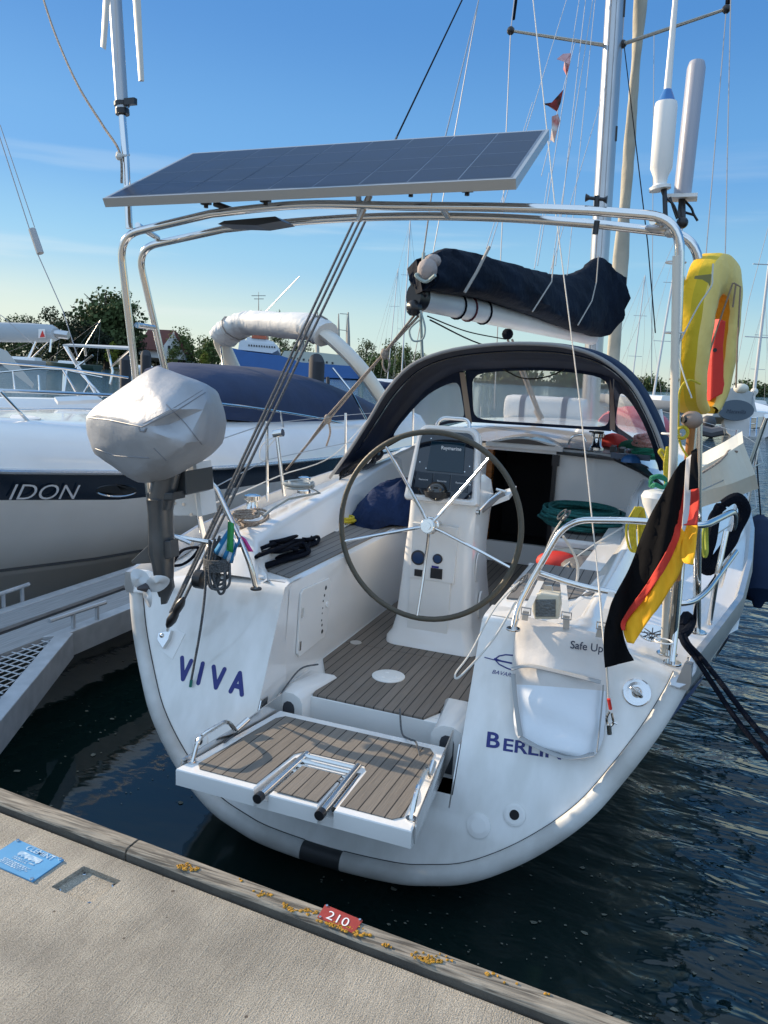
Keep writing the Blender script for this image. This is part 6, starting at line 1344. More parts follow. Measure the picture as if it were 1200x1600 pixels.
mb.add([V((mx_(-3.12, 1), 14, .95)), V((mx_(-3.12, -1), 14, .95)), V((mx_(-3.3, -1), 14, -.3)), V((mx_(-3.3, 1), 14, -.3))], [[0, 1, 2, 3]], False)
MH = mb.build('hull', HULLC, MY_)
mb = MB()
for k in (1, -1): mb.grid([[V((mx_(x1, k), y, z1-.02)), V((mx_(x2, k), y, z2))] for (y, x1, z1, x2, z2, *_) in ms])
mb.build('navy_band', HNAVY, MH)
mb = MB()
for k in (1, -1):
    mb.tube([V((mx_(x1+.015, k), y, z1)) for (y, x1, z1, *_) in ms], .022, 8)
mb.build('rub_rail', mk('rail_silver', (.6, .6, .6), .25, .8), MH)
mb = MB(); 
for k in (1,): mb.grid([[V((mx_(x3+.03, k), y, z3+.055)), V((mx_(x3+.032, k), y, z3+.03))] for (y, x1, z1, x2, z2, x3, z3, x4, z4) in ms])
mb.build('chine_line', mk('chine_dark', (.06, .065, .07), .4), MH)
# deck moulding
mb = MB(); rows = []
for (y, x1, z1, *_ ) in ms:
    f = min(1, max(0, (y-1)/2)); hz = z1+.36*f+.02*(y-4 if y > 4 else 0); w = (x1-CX)
    rows.append([V((CX+w*a, y, z1+(hz-z1)*b)) for a, b in ((1, 0), (.985, .25), (.93, .62), (.86, .90), (.76, 1.0), (.6, 1.04), (.35, 1.12), (0, 1.16), (-.35, 1.12), (-.6, 1.04), (-.76, 1.0), (-.86, .9), (-.93, .62), (-.985, .25), (-1, 0))])
mb.grid(rows); MD = mb.build('deck', GEL, MY_)
mb = MB(); q = P(10, 660, x=-3.9); mb.disc((q.x, q.y, q.z+.02), (0, 0, 1), .26, .03, 24, .22); mb.build('deck_hatch', WHT, MD)
# blue cover over the cockpit
mb = MB(); rows = []
for (y, w, h, zb) in [(7.1, .9, 1.80, 1.7), (7.3, 1.15, 2.12, 1.62), (7.8, 1.25, 2.21, 1.58), (8.8, 1.32, 2.21, 1.50), (10.0, 1.38, 2.2, 1.36), (10.8, 1.4, 2.13, 1.26), (11.8, 1.42, 1.95, 1.16), (13.0, 1.42, 1.68, 1.08), (14.0, 1.35, 1.5, 1.05)]:
    rows.append([V((CX+w*cos(a), y+max(0, -w*cos(a)+.2)*1.7*max(0, (14-y)/7), zb+(h-zb)*sin(a)**.6)) for a in [pi*i/16 for i in range(17)]])
mb.grid(rows); mb.build('cockpit_cover', mk('blue_cover', (.005, .022, .075), .75, bump=.5, bscale=3, var=.25, vscale=2, bdist=.04), MY_)
# radar arch
mb = MB(); A_ = fillet([P(604, 632, x=-3.12), P(560, 568, x=-3.3), P(500, 512, x=-3.75), P(385, 503, x=-5.6), P(342, 527, x=-6.15), P(362, 570, x=-6.3)], .35, 6)
ref = P(500, 512, x=-3.75)
def flat_tube(pts, a, b, ax): 
    rg = []
    for i, p in enumerate(pts):
        q0 = pts[max(i-1, 0)]; q1 = pts[min(i+1, len(pts)-1)]; t = (q1-q0).normalized(); n = ax.cross(t).normalized(); rg.append([p+ax*a*cos(2*pi*k/12)+n*b*sin(2*pi*k/12) for k in range(12)])
    return rg
mb.loft(flat_tube(A_, .26, .085, V((0, 1, 0)))); RA = mb.build('radar_arch', mk('arch_cream', (.66, .63, .55), .35), MY_)
mb = MB(); n0 = int(len(A_)*.34); n1 = int(len(A_)*.84); RR = random.Random(6); rg = flat_tube(A_[n0:n1+1], .38, .19, V((0, 1, 0)))
# resample for wrinkles
rs = []
for i in range(len(rg)-1):
    for j in range(4): rs.append([a.lerp(b, j/4)+V((RR.uniform(-.012, .012), 0, RR.uniform(-.014, .014))) for a, b in zip(rg[i], rg[i+1])])
rs.append(rg[-1]); mb.loft(rs); mb.build('rolled_canopy', mk('white_canvas', (.62, .62, .60), .7, bump=.6, bscale=5, bdist=.04), RA, auto=60)
mb = MB(); mb.tube([P(400, 503, y=11.2), P(468, 432, y=11.0)], [.010, .006], 8); mb.build('aerial', ALU, RA)
mb = MB(); 
for t in (.12, .7): i = int(len(rs)*t); c = sum(rs[i], V())/12; mb.tube([c+(p-c)*1.06 for p in rs[i]], .012, 5, closed=True)
mb.build('canopy_strap', mk('taupe_strap', (.3, .27, .24), .7), RA)
mb = MB(); mb.tube([P(520, 575, x=-3.5), P(548, 610, x=-3.2), P(572, 655, x=-3.1)], .015, 6); mb.build('frame_tube', STEEL, RA); mb = MB(); mb.tube([P(345, 540, x=-6.1), P(352, 600, x=-6.1)], .02, 6); mb.build('frame_tube', STEEL, RA)
# rails
def rail(pts, r, par=MY_, name='bow_rail'):
    mb = MB(); mb.tube(crv([P(u, v, x=x) for u, v, x in pts]), r, 8); return mb.build(name, STEEL, par)
rail([(-40, 608, -3.9), (0, 610, -3.75), (100, 614, -3.6), (250, 622, -3.42), (370, 634, -3.32), (450, 645, -3.28), (520, 658, -3.25), (590, 678, -3.22)], .014)
rail([(-60, 560, -5.9), (0, 567, -5.9), (100, 576, -5.8), (200, 590, -5.7)], .014)
rail([(-40, 640, -3.9), (0, 641, -3.8), (140, 640, -3.6), (250, 655, -3.5), (380, 675, -3.3), (520, 690, -3.25)], .007)
for (u0, v0, u1, v1, x) in ((0, 612, 72, 688, -3.6), (438, 643, 446, 690, -3.25), (541, 662, 548, 712, -3.2), (290, 626, 310, 672, -3.4)):
    mb = MB(); mb.cyl(P(u0, v0, x=x), P(u1, v1, x=x), .013, 8); mb.disc(P(u1, v1, x=x), (0, 0, 1), .03, .01, 12); mb.build('stanchion', STEEL, MY_)
for (u0, v0, u1, v1) in ((98, 578, 122, 618), (104, 580, 100, 616)):
    mb = MB(); mb.cyl(P(u0, v0, x=-5.6), P(u1, v1, x=-5.5), .014, 8); mb.build('stanchion', STEEL, MY_)
mb = MB(); mb.prism([P(85, 620, x=-5.3), P(150, 618, x=-5.3), P(160, 624, x=-5.2), P(90, 627, x=-5.2)], (0, 0, -.04)); mb.build('anchor_locker', WHT, MY_)
# portlight and name
def onband(u, v, off=.012): 
    p = P(u, v, x=-3.25); 
    for _ in range(6):
        y = p.y
        for (a, b) in zip(ms, ms[1:]):
            if a[0] <= y <= b[0]:
                f = (y-a[0])/(b[0]-a[0]); x1 = a[1]+(b[1]-a[1])*f; z1 = a[2]+(b[2]-a[2])*f; x2 = a[3]+(b[3]-a[3])*f; z2 = a[4]+(b[4]-a[4])*f; g = (p.z-z2)/(z1-z2); xx = x2+(x1-x2)*g; break
        p = P(u, v, x=xx)
    return p+V((off, 0, 0))
mb = MB(); rg = [onband(180+33*cos(a), 766+9.5*sin(a), .004) for a in [2*pi*i/28 for i in range(28)]]; rg2 = [onband(180+31*cos(a), 766+8*sin(a), .012) for a in [2*pi*i/28 for i in range(28)]]; mb.loft([rg, rg2], cap=True, smooth=False); PLt = mb.build('portlight', mk('black_window', (.006, .007, .008), .08), MH)
mb = MB(); mb.tube([onband(180+32*cos(a), 766+9.5*sin(a), .012) for a in [pi*(.12+.76*i/12) for i in range(13)]], .007, 6); mb.build('chrome_rim', STEEL, PLt)
ex = onband(124, 770)-onband(14, 770); ex = ex.normalized(); eu = (onband(60, 755)-onband(60, 782)).normalized(); n_ = ex.cross(eu).normalized(); eu = n_.cross(ex)
cu_o = onband(5, 780, .03)
text('lettering', 'IDON', cu_o, ex, eu, n_, .185, SILTXT, MH, xs=1.28, shear=.12, off=-.005)
text('lettering', 'POSE', cu_o-ex*.72, ex, eu, n_, .185, SILTXT, MH, xs=1.28, shear=.12, off=-.005)
# short mooring bollard rope post on the neighbour's deck near us (bathing rail)
mb = MB(); mb.cyl(P(432, 678, y=5.2), P(444, 775, y=5.2), .014, 10); mb.tube([P(428, 678, y=5.2), P(442, 676, y=5.2)], .03, 10); o = mb.build('stanchion', STEEL, Y)
cable('stanchion_cord', [P(430, 682, y=5.2), P(410, 695, y=5.2), P(406, 715, y=5.2), P(416, 720, y=5.2), P(419, 700, y=5.2), P(432, 684, y=5.2)], .004, WHR, 'white cord looped over the short port stanchion', 'cord')
cable('guard_line', [P(300, 800, y=3.2), P(380, 768, y=4.4), P(440, 742, y=5.2), P(520, 712, y=6.0), P(575, 655, y=8)], .0045, WHR, 'white guard line along the port side from motor bracket to sprayhood', 'line')
# ============================================================ background
def tree(name, u, vb, vt, w, dist, label, seed, col=(.035, .055, .018), n=1400, kind='round', lean=0):
    R = random.Random(seed); base = P(u, vb, d=dist); base.z = .8
    topz = P(u, vt, d=dist).z; H = topz-base.z; wr = w*dist/FPX/2
    root = thing(name, base, label, 'tree', 'trees on the far shore')
    mb = MB(); mb.tube([base-V((0, 0, 1)), base+V((0, 0, H*.4)), base+V((lean, 0, H*.75))], [wr*.09, wr*.06, wr*.02], 6)
    for i in range(6):
        a = R.uniform(0, 6.28); z = H*R.uniform(.3, .6); mb.tube([base+V((0, 0, z)), base+V((cos(a)*wr*.6, sin(a)*wr*.6, z+H*.2))], [wr*.03, wr*.01], 5)
    mb.build('trunk', mk('bark', (.07, .055, .04), .9), root)
    cl = []
    for i in range(38):
        for _ in range(20):
            x, y, z = R.uniform(-1, 1), R.uniform(-1, 1), R.uniform(-.0, 1)
            zz = (z-.35)/.65 if z > .35 else (.35-z)/.45
            if x*x+y*y+zz*zz < .8: break
        cl.append((V((x*wr*.82, y*wr*.82, H*(.10+.80*max(z, 0)))), wr*R.uniform(.26, .50)))
    mb = MB(); s0 = max(wr*.052, .17); n = int(n*2.1)
    for i in range(n):
        c, r = R.choice(cl); d = V((R.gauss(0, 1), R.gauss(0, 1), R.gauss(0, .8))).normalized()*r*R.uniform(.55, 1.1)
        p = base+c+d; a = V((R.gauss(0, 1), R.gauss(0, 1), R.gauss(0, 1))).normalized(); b = a.orthogonal().normalized(); s = s0*R.uniform(.6, 1.7); t2 = a.cross(b)
        mb.add([p+b*s, p+t2*s*.8, p-b*s*.9, p-t2*s*.7], [[0, 1, 2, 3]], False)
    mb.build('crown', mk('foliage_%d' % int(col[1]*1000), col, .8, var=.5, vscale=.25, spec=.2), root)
G1, G2, G3 = (.10, .135, .05), (.13, .175, .055), (.19, .22, .03)
tree('poplar_tree', 166, 545, 425, 105, 215, 'tallest tree, broad open crown left of the port arch leg', 1, G1, 4200)
tree('tree', 195, 548, 440, 52, 222, 'slim tall crown directly behind the port arch leg', 2, G1, 1500)
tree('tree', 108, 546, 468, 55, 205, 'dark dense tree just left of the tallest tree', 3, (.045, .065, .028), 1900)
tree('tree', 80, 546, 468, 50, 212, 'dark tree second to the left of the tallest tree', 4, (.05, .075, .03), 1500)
tree('tree', 50, 546, 474, 46, 222, 'mid green rounded tree above the moored sail cover', 5, G1, 1300)
tree('tree', 22, 546, 478, 44, 228, 'green tree second from the left edge of the photo', 6, G1, 1200)
tree('tree', -6, 546, 485, 40, 228, 'green tree cut by the left edge of the photo', 7, G2, 1000)
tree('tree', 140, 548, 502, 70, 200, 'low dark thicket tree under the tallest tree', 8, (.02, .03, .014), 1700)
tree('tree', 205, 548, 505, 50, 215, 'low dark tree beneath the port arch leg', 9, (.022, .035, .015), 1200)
tree('bush', 176, 553, 530, 22, 195, 'small yellow green bush by the shore behind the bimini', 10, G3, 500)
tree('bush', 135, 553, 522, 26, 205, 'olive bush left of the yellow green bush on the shore', 11, G2, 500)
tree('tree', 288, 560, 510, 55, 235, 'bushy tree right of the white gabled house', 12, G2, 1300)
tree('tree', 325, 562, 522, 50, 228, 'bright green tree left of the rolled white canopy', 13, G2, 1300)
tree('tree', 265, 560, 512, 40, 245, 'dark tree behind the roof of the gabled house', 14, G1, 900)
tree('bush', 318, 563, 545, 20, 215, 'light green bush at the waterside left of the canopy', 15, G3, 400)
tree('bush', 270, 558, 537, 18, 222, 'small green bush in front of the white house gable', 16, G2, 400)
tree('tree', 405, 565, 470, 35, 260, 'tree top showing above the white rolled canopy left half', 17, G1, 1200)
tree('tree', 437, 565, 472, 34, 260, 'rounded tree top showing above the middle of the canopy', 18, G1, 1200)
tree('tree', 470, 568, 520, 60, 255, 'dark tree behind the blue ship under the canopy', 19, G1, 900)
tree('tree', 571, 575, 515, 36, 250, 'small round tree right of the blue ship masts', 20, G1, 900)
tree('tree', 606, 578, 521, 44, 240, 'tree left of the distant thin mast', 21, G1, 1200)
tree('tree', 588, 580, 545, 60, 225, 'low green tree behind the radar arch end', 22, G2, 1200)
tree('tree', 632, 580, 530, 44, 235, 'green tree directly behind the distant thin mast', 23, G2, 1200)
tree('tree', 656, 582, 542, 36, 240, 'light green tree beside the sprayhood left shoulder', 24, G2, 800)
tree('tree', 1014, 613, 592, 60, 420, 'distant low tree clump right of the sprayhood', 25, G1, 900)
tree('tree', 990, 611, 594, 40, 430, 'distant low tree at the sprayhood right shoulder', 26, G1, 600)
tree('tree', 1172, 618, 599, 60, 420, 'distant dark tree clump above the right hand yacht', 27, G1, 1000)
tree('tree', 1200, 620, 606, 50, 440, 'distant dark trees at the right edge of the photo', 28, G1, 700)
tree('tree', 700, 588, 577, 90, 410, 'far low wood seen through the left of the sprayhood window', 29, G1, 800)
tree('tree', 800, 594, 584, 110, 430, 'far low wood seen through the middle of the sprayhood window', 30, G1, 800)
tree('tree', 900, 601, 590, 110, 430, 'far low wood seen through the right of the sprayhood window', 31, G1, 800)
# house
HOp = P(255, 560, d=232); HO = thing('house', HOp, 'small white gabled house with a red brown roof on the far shore', 'house')
def bb(pts, dpt, name, mat, par, d=232): 
    mb = MB(); mb.prism([P(u, v, d=d) for u, v in pts], fw*dpt); return mb.build(name, mat, par)
bb([(252, 560), (252, 545), (271, 519), (289, 553), (289, 562)], 12, 'wall', mk('white_wall', (.7, .7, .68), .8), HO)
bb([(216, 556), (216, 540), (252, 545), (252, 560)], 12, 'wall', mk('white_wall', (.7, .7, .68), .8), HO, 232.2)
mb = MB(); mb.prism([P(212, 544, d=231), P(232, 514, d=236), P(272, 516, d=236), P(252, 547, d=231)], (0, 0, -.25)); mb.prism([P(271, 516, d=231), P(274, 517, d=231), P(292, 552, d=231), P(288, 553, d=231)], fw*12); mb.build('roof', mk('red_tiles', (.13, .045, .035), .85, bump=.3, bscale=3), HO)
for (u, v) in ((262, 540), (272, 540)): bb([(u, v), (u+4, v), (u+4, v+6), (u, v+6)], .3, 'window', BLK, HO, 231.8)
# blue ship
SHp = P(460, 591, d=225); BSH = thing('ship', SHp, 'long blue hulled ship with white superstructure moored across the harbour', 'ship')
SB_ = mk('ship_blue', (.012, .10, .32), .45, var=.1, vscale=.3); SWt = mk('ship_white', (.60, .63, .66), .5)
bb([(362, 580), (360, 543), (385, 549), (440, 556), (470, 566), (562, 573), (560, 592), (372, 584)], 9, 'hull', SB_, BSH, 225)
bb([(372, 546), (374, 533), (380, 526), (384, 534), (432, 538), (434, 547), (425, 552)], 7, 'superstructure', SWt, BSH, 226)
bb([(384, 534), (386, 527), (412, 526), (418, 531), (428, 534), (428, 540)], 5, 'bridge', SWt, BSH, 227)
bb([(393, 528), (395, 521), (416, 522), (416, 530)], 4, 'rescue_boat', mk('orange_paint', (.45, .10, .04), .5), BSH, 226.5)
bb([(440, 556), (444, 548), (500, 551), (545, 556), (550, 572), (470, 566)], 6, 'deckhouse', mk('ship_cream', (.42, .44, .38), .6), BSH, 226)
for i in range(11): bb([(388+i*4, 538+i*.3), (390+i*4, 538.2+i*.3), (390+i*4, 541+i*.3), (388+i*4, 540.6+i*.3)], .2, 'window', BLK, BSH, 225.8)
for i in range(8): bb([(455+i*9, 558+i*1.1), (458+i*9, 558+i*1.1), (458+i*9, 561+i*1.1), (455+i*9, 561+i*1.1)], .2, 'window', BLK, BSH, 225.8)
for (u, v0, v1, r) in ((404, 530, 456, .22), (470, 552, 490, .9), (475, 552, 488, .2), (496, 552, 488, .6), (529, 556, 490, .5), (544, 558, 488, .7), (541, 556, 492, .15)):
    mb = MB(); mb.tube([P(u, v0, d=227), P(u, (v0+v1)/2, d=227), P(u, v1, d=227)], [r, r*.8, r*.3], 6); mb.build('mast', mk('mast_grey', (.30, .29, .26), .6), BSH)
mb = MB(); 
for (a, b) in (((393, 462), (415, 462)), ((397, 467), (412, 467)), ((528, 515), (546, 517)), ((531, 490), (545, 491))): mb.tube([P(*a, d=227), P(*b, d=227)], .1, 4)
mb.build('yard', mk('mast_grey', (.30, .29, .26), .6), BSH)
# dark pile in front
def pile(u, v0, v1, r, d, label):
    a = P(u, v1, d=d); a.z = -1; b = P(u, v0, d=d); mb = MB(); mb.tube([a, V((a.x, a.y, b.z-.15)), b], [r, r, r*.9], 12); tag(mb.build('mooring_pile', mk('dark_pile', (.035, .035, .04), .8)), label, 'mooring pile', 'mooring piles')
pile(494, 562, 600, .45, 44, 'thick dark mooring pile seen between radar arch and blue ship')
pile(196, 560, 590, .42, 60, 'dark mooring pile left of the port arch leg, pale cap'); pile(228, 553, 582, .42, 62, 'dark mooring pile between the two port arch legs')
pile(512, 590, 612, .09, 40, 'thin pale post right of the thick dark mooring pile')
# generic moored yacht
def yacht(u, v, d, L, B, yawdeg, mast_uv, label, hullc, cat='sailing boat', boom=None, cover=None, cabin=True, spreaders=2, ms_=1, H=None, name='moored_yacht'):
    base = P(u, v, d=d); base.z = 0; t = thing(name, base, label, cat, 'boats moored in the background')
    c_, s_ = cos(radians(yawdeg)), sin(radians(yawdeg))
    def w(x, y, z): return base+V((x*c_-y*s_, x*s_+y*c_, z))
    fb = (H or L*.10); mb = MB(); rows = []
    for (f, wd, zs, zb) in [(0, .78, 1, -.2), (.15, .92, 1, -.3), (.4, 1, 1.02, -.4), (.65, .88, 1.08, -.4), (.85, .5, 1.18, -.2), (1, .02, 1.3, .4)]:
        rows.append([w(k*wd*B/2*a, f*L-L*.3, fb*(zb+(zs-zb)*b)) for k, a, b in ((-1, 1, 1), (-1, .97, .6), (-1, .8, .25), (-1, .3, 0), (1, .3, 0), (1, .8, .25), (1, .97, .6), (1, 1, 1))])
    mb.loft(rows, closed=True); mb.build('hull', hullc, t)
    if cabin:
        mb = MB(); mb.loft([[w(k*B*.3*q, L*f, fb*(1+.45*h)) for k, q, h in ((-1, 1, 0), (-1, .85, .9), (-.4, 1, 1.05), (.4, 1, 1.05), (1, .85, .9), (1, 1, 0))] for f, q in ((.0, 1), (.1, 1), (.3, .9), (.4, .5))]); mb.build('cabin', GEL, t)
    if mast_uv:
        mb_ = w(0, L*.15, fb); tp = P(*mast_uv, d=(mb_-CAM).dot(fw)); mb = MB(); mb.tube([mb_, tp], [.09*ms_, .06*ms_], 8); M_ = mb.build('mast', mk('pale_mast', (.5, .5, .5), .4, .4), t)
        for i in range(spreaders):
            p = mb_.lerp(tp, (i+1)/(spreaders+1)); mb = MB(); mb.tube([p+rt*(-B*.28), p, p+rt*(B*.28)], .03, 5); mb.build('spreader', mk('pale_mast', (.5, .5, .5), .4, .4), M_)
        mb = MB(); mb.tube([tp, w(0, L*.68, fb*1.3)], .018, 4); mb.tube([tp, w(0, -L*.29, fb*1.1)], .018, 4)
        for k in (-1, 1): mb.tube([tp, mb_.lerp(tp, .5)+rt*(k*B*.28), mb_+rt*(k*B*.4)], .014, 4)
        mb.build('rigging', mk('rig_grey', (.25, .27, .3), .6), M_)
        if boom:
            mb = MB(); mb.tube([w(0, L*.13, fb+1.0), w(0, -L*.2, fb+.9)], [.2, .14], 10); mb.build('sail_cover', cover or WHT, t)
    return t, w, fb
GREYH = mk('grey_hull', (.35, .37, .39), .4); DBL = mk('dark_blue_hull', (.01, .03, .10), .3); WHH = mk('white_hull', (.76, .77, .78), .3)
# right hand yacht with round grey cover
t, w, fb = yacht(1168, 690, 41, 9, 3.1, -5, (1215, 300), 'white yacht with a round grey wheel cover moored across the fairway on the right', WHH, boom=True, cover=mk('cream_roll', (.6, .57, .5), .7), cabin=False, H=1.25)
q = P(1151, 640, d=38.0)
def bp(u, v, d=36): return P(u, v, d=d)
mb = MB(); cc = bp(1150, 641, 37.2); mb.loft([[cc+rt*(.88*cos(a))+V((0, 0, .5*sin(a)*1.0))+fw*dd for a in [2*pi*i/28 for i in range(28)]] for dd in (0, .12)], smooth=False); mb.build('wheel_cover', mk('grey_cover', (.10, .13, .16), .7), t)
text('lettering', 'Maravilla', bp(1134, 645, 37.1), rt, UP, -fw, .27, mk('dark_script', (.01, .015, .03), .6), t, shear=.4)
mb = MB(); mb.prism([bp(1112, 652, 38.4), bp(1128, 612, 38.6), bp(1150, 603, 38.8), bp(1176, 612, 38.6), bp(1186, 655, 38.4)], fw*2.5, .05); mb.build('sprayhood', mk('pale_grey_canvas', (.36, .38, .38), .8), t)
mb = MB(); mb.prism([bp(1182, 652, 37.8), bp(1196, 650, 37.8), bp(1192, 668, 37.8), bp(1180, 668, 37.8)], fw*.6, .02); mb.build('cockpit_seat', CREAM, t)
mb = MB(); 
for u in (1173, 1183): mb.tube([bp(u, 652, 36.8), bp(u-2, 682, 36.6)], .03, 5)
for v in (653, 662, 672): mb.tube([bp(1172, v, 36.8), bp(1184, v, 36.8)], .025, 5)
mb.build('stern_ladder', STEEL, t)
mb = MB(); mb.ball(bp(1158, 607, 38), .32, 10, 8, (1.1, 1, .8)); mb.build('sail_bundle', CREAM, t)
mb = MB(); mb.ball(bp(1107, 660, 36.5), .35, 10, 8, (1, 1, 1)); mb.tube([bp(1096, 660, 36.5), bp(1115, 655, 36.5)], .12, 6); mb.build('outboard', mk('dark_outboard', (.05, .05, .055), .5), t)
mb = MB(); mb.tube([bp(1094, 672, 36.4), bp(1112, 676, 36.2), bp(1130, 672, 36)], .25, 8); tag(mb.build('rubber_dinghy', mk('dinghy_grey', (.10, .10, .11), .6)), 'small dark rubber dinghy behind the right hand yacht', 'dinghy')
yacht(1040, 640, 75, 10, 3.3, 60, (1066, 350), 'grey hulled yacht with tall dark mast seen left of the conduit on the arch leg', GREYH, ms_=1.4)
yacht(1000, 632, 95, 9, 3, 70, (1008, 430), 'grey yacht whose hull shows above the starboard coaming beyond the fairway', GREYH)
yacht(1185, 640, 90, 9, 3, 20, (1196, 470), 'distant yacht behind the right hand yacht with bare mast', GREYH)
yacht(640, 604, 110, 9.5, 3.1, 80, (641, 345), 'dark blue sailing yacht with thin white mast left of the sprayhood', DBL, ms_=1.3, boom=True, cover=NAVY)
yacht(615, 600, 130, 9, 3, 75, (622, 420), 'dark sailing yacht further left behind the radar arch foot', DBL)
yacht(60, 572, 150, 13, 4, 100, (96, 515), 'old white and green fishing boat with short masts on the far shore', GREYH, 'fishing boat', spreaders=0, ms_=1.5)
yacht(128, 576, 140, 11, 3.4, 95, (157, 500), 'dark green work boat below the tallest tree', mk('green_hull', (.02, .05, .04), .5), 'work boat', spreaders=0)
yacht(20, 565, 170, 9, 3, 95, None, 'small dark blue boat by the far shore at the left edge', DBL, 'boat')
yacht(235, 580, 150, 10, 3, 95, None, 'white motor boat by the house seen between the arch legs', WHH, 'motor boat')
# sailing boat beyond the motor yacht with bimini and boom cover (left)
LBt = thing('sailing_boat', P(60, 640, y=13.5), 'pale sailing boat with grey boom cover and bimini frame behind the motor yacht', 'sailing boat')
def lb(u, v, d=14): return P(u, v, d=d)
mb = MB(); base_ = lb(60, 660); rows = []
for (u, v0, v1) in [(-120, 600, 760), (0, 622, 760), (100, 624, 760), (200, 632, 760), (255, 640, 760)]:
    rows.append([lb(u, v1, 13), lb(u, v0+16, 13), lb(u, v0, 13.1), lb(u, v0-2, 15.5), lb(u, v1, 15.8)])
mb.grid(rows); mb.build('hull', WHH, LBt)
mb = MB(); rg = []
for (u, v, rz) in [(-60, 516, .17), (0, 519, .17), (50, 520, .165), (80, 521, .15), (88, 522, .10)]:
    c = lb(u, v, 13.5); rg.append([c+V((0, .13*cos(a), 0))+UP*(rz*1.05*sin(a)) for a in [2*pi*i/14 for i in range(14)]])
mb.loft(rg); mb.build('boom_cover', mk('pale_boom_cover', (.36, .40, .43), .8, bump=.3, bscale=4), LBt)
mb = MB(); mb.tube([lb(85, 521, 13.5), lb(107, 524, 13.5)], .07, 8); mb.build('boom_end', ALU, LBt)
mb = MB(); mb.prism([lb(60, 514, 13.35), lb(70, 514, 13.35), lb(71, 528, 13.35), lb(60, 528, 13.35)], fw*.01); mb.cur = 1; mb.prism([lb(66, 516, 13.33), lb(70, 526, 13.33), lb(62, 527, 13.33)], fw*.005); mb.build('sail_badge', [WHT, REDC], LBt)
mb = MB(); mb.prism([lb(98, 538, 12.5), lb(110, 537, 13.4), lb(205, 541, 13.4), lb(206, 544, 12.6)], (0, 0, -.03)); mb.build('bimini_top', mk('bimini_grey', (.42, .46, .48), .7), LBt)
for pts in ([(100, 540), (128, 585), (160, 620)], [(104, 541), (140, 600), (150, 617)], [(132, 541), (134, 556)], [(168, 544), (176, 580), (172, 600)], [(205, 545), (192, 556), (172, 575)], [(118, 575), (145, 555)], [(56, 534), (44, 560)], [(80, 530), (78, 550)]):
    mb = MB(); mb.tube([lb(u, v, 13) for u, v in pts], .02, 6); mb.build('frame_tube', STEEL, LBt)
for pts in ([(0, 582), (60, 576), (100, 578), (160, 590)], [(60, 586), (62, 615)], [(100, 578), (98, 614)], [(140, 598), (128, 618)], [(20, 580), (24, 612)]):
    mb = MB(); mb.tube([lb(u, v, 12.6) for u, v in pts], .015, 6); mb.build('rail', STEEL, LBt)
mb = MB(); mb.prism([lb(-10, 540, 13), lb(10, 548, 13), (lb(52, 600, 13)), lb(50, 606, 13), lb(-10, 560, 13)], fw*.02); mb.build('side_screen', mk('pale_screen', (.45, .47, .46), .7), LBt)
mb = MB(); mb.tube([lb(-30, 150, 12), lb(-5, 200, 12), lb(58, 395, 12), lb(98, 485, 12), lb(122, 560, 12)], .008, 5); mb.tube([lb(0, 195, 12), lb(54, 355, 12)], .007, 5); mb.build('backstay', mk('rig_grey', (.25, .27, .3), .6), LBt)
mb = MB(); mb.tube([lb(50, 358, 12), lb(63, 396, 12)], .055, 8); mb.build('radar_reflector', mk('reflector_grey', (.35, .35, .35), .5), LBt)
mb = MB(); mb.tube([lb(-20, 480, 13), lb(5, 495, 13), lb(60, 545, 13)], .006, 5); mb.build('topping_line', WIRE, LBt)
# rope from top left to the generator pole
WR_ = thing('halyard', P(188, 240, y=2.84), 'brown and white rope curving from the upper left and knotted round the port pole', 'rope')
mb = MB(); mb.tube(crv([P(62, -20, y=3.4), P(85, 50, y=3.2), P(120, 130, y=3.0), P(160, 195, y=2.9), P(187, 238, y=2.83), P(190, 286, y=2.82)]), .0055, 6); mb.build('rope', BEIR, WR_)
mb = MB(); mb.tube([P(192, 243, y=2.85)+V((.024*cos(a), .024*sin(a), .006*sin(2*a))) for a in [2*pi*i/12 for i in range(12)]], .006, 6, closed=True); mb.ball(P(186, 245, y=2.82), .015, 8, 6); mb.build('knot', WHR, WR_)
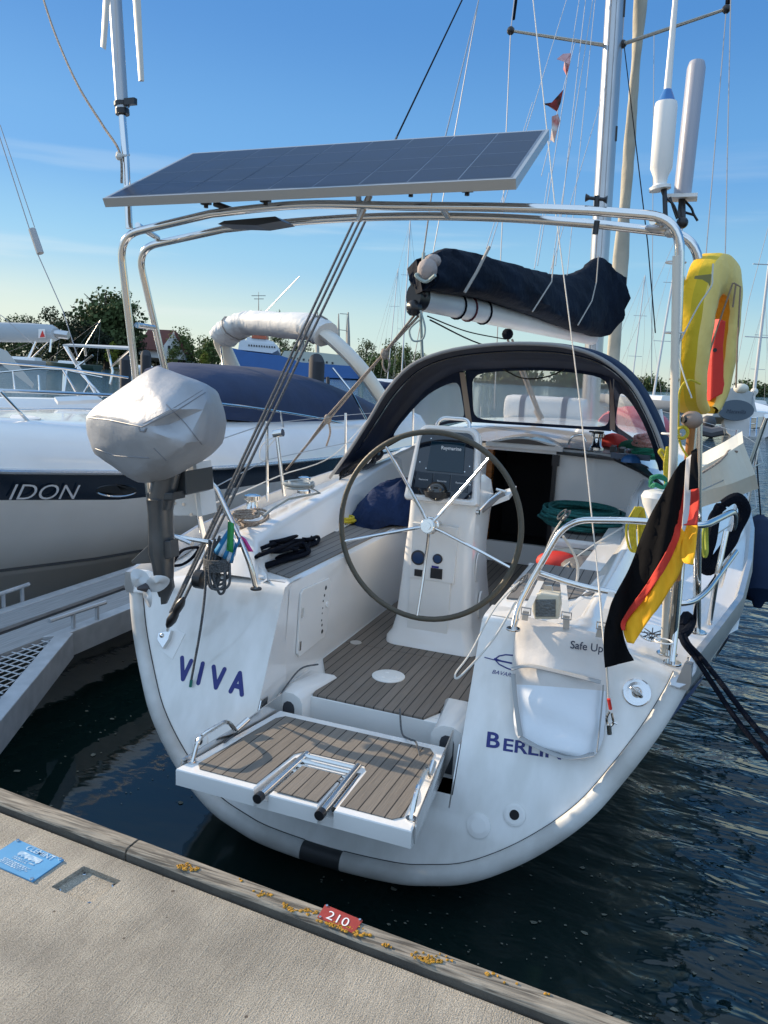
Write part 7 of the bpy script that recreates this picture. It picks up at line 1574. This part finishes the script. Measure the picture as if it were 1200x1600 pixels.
# signal flags on the stay
for i, (lab, pts, mt) in enumerate((('torn pink and white pennant, uppermost on the starboard stay', [(870, 92), (880, 84), (892, 83), (890, 100), (885, 118), (880, 108), (882, 96)], mk('pink_white_cloth', (.62, .42, .42), .8, col2=(.5, .15, .15), vscale=12)), ('black and red pennant flying left, middle one on the stay', [(848, 162), (862, 160), (874, 148), (880, 140), (876, 160), (870, 174), (864, 168), (856, 165)], mk('redblack_cloth', (.35, .04, .04), .8, col2=(.03, .02, .02), vscale=14)), ('white pennant with red patches, lowest on the stay', [(862, 182), (872, 178), (875, 188), (870, 205), (866, 223), (860, 218), (862, 200)], mk('white_red_cloth', (.6, .56, .52), .8, col2=(.45, .1, .08), vscale=11)))):
    mb = MB(); mb.prism([P(u, v, y=8+.03*((j*7) % 3)) for j, (u, v) in enumerate(pts)], (0, .01, 0)); tag(mb.build('pennant', mt), lab, 'pennant', 'pennants on the stay')
# floating bits
mb = MB(); RD = random.Random(9); FM = mk('floating_bits', (.13, .13, .10), .8)
for i in range(330):
    if i < 120: u, v = RD.uniform(0, 300), RD.uniform(1010, 1260)
    else: u, v = RD.uniform(500, 1200), RD.uniform(1340, 1600)
    p = P(u, v, z=.004); r = RD.uniform(.002, .008) if RD.random() < .9 else RD.uniform(.008, .02); k = RD.uniform(0, 3)
    mb.add([p+V((r*cos(a+k)*RD.uniform(.5, 1.3), r*sin(a+k)*RD.uniform(.3, 1), 0)) for a in [i_*pi/3 for i_ in range(6)]], [list(range(6))], False)
tag(mb.build('floating_scum', FM), 'small pale leaves and foam flecks floating on the harbour water', 'floating debris', kind='stuff')
# low undergrowth along the far shore
mb = MB(); RU = random.Random(41)
for i in range(9000):
    u = RU.uniform(-80, 740); d = RU.uniform(236, 262); p = P(u, 560, d=d); env = 3.2+2.0*sin(u*.045)+1.4*sin(u*.13+1); p.z = RU.uniform(.2, max(1.2, env+2.2)); s_ = RU.uniform(.25, .6)
    a = V((RU.gauss(0, 1), RU.gauss(0, 1), RU.gauss(0, 1))).normalized(); b = a.orthogonal().normalized(); c2 = a.cross(b)
    mb.add([p+b*s_, p+c2*s_*.8, p-b*s_, p-c2*s_*.8], [[0, 1, 2, 3]], False)
tag(mb.build('undergrowth', mk('undergrowth_leaves', (.035, .055, .02), .85, var=.5, vscale=.15)), 'low green undergrowth along the far harbour shore', 'undergrowth', kind='stuff')
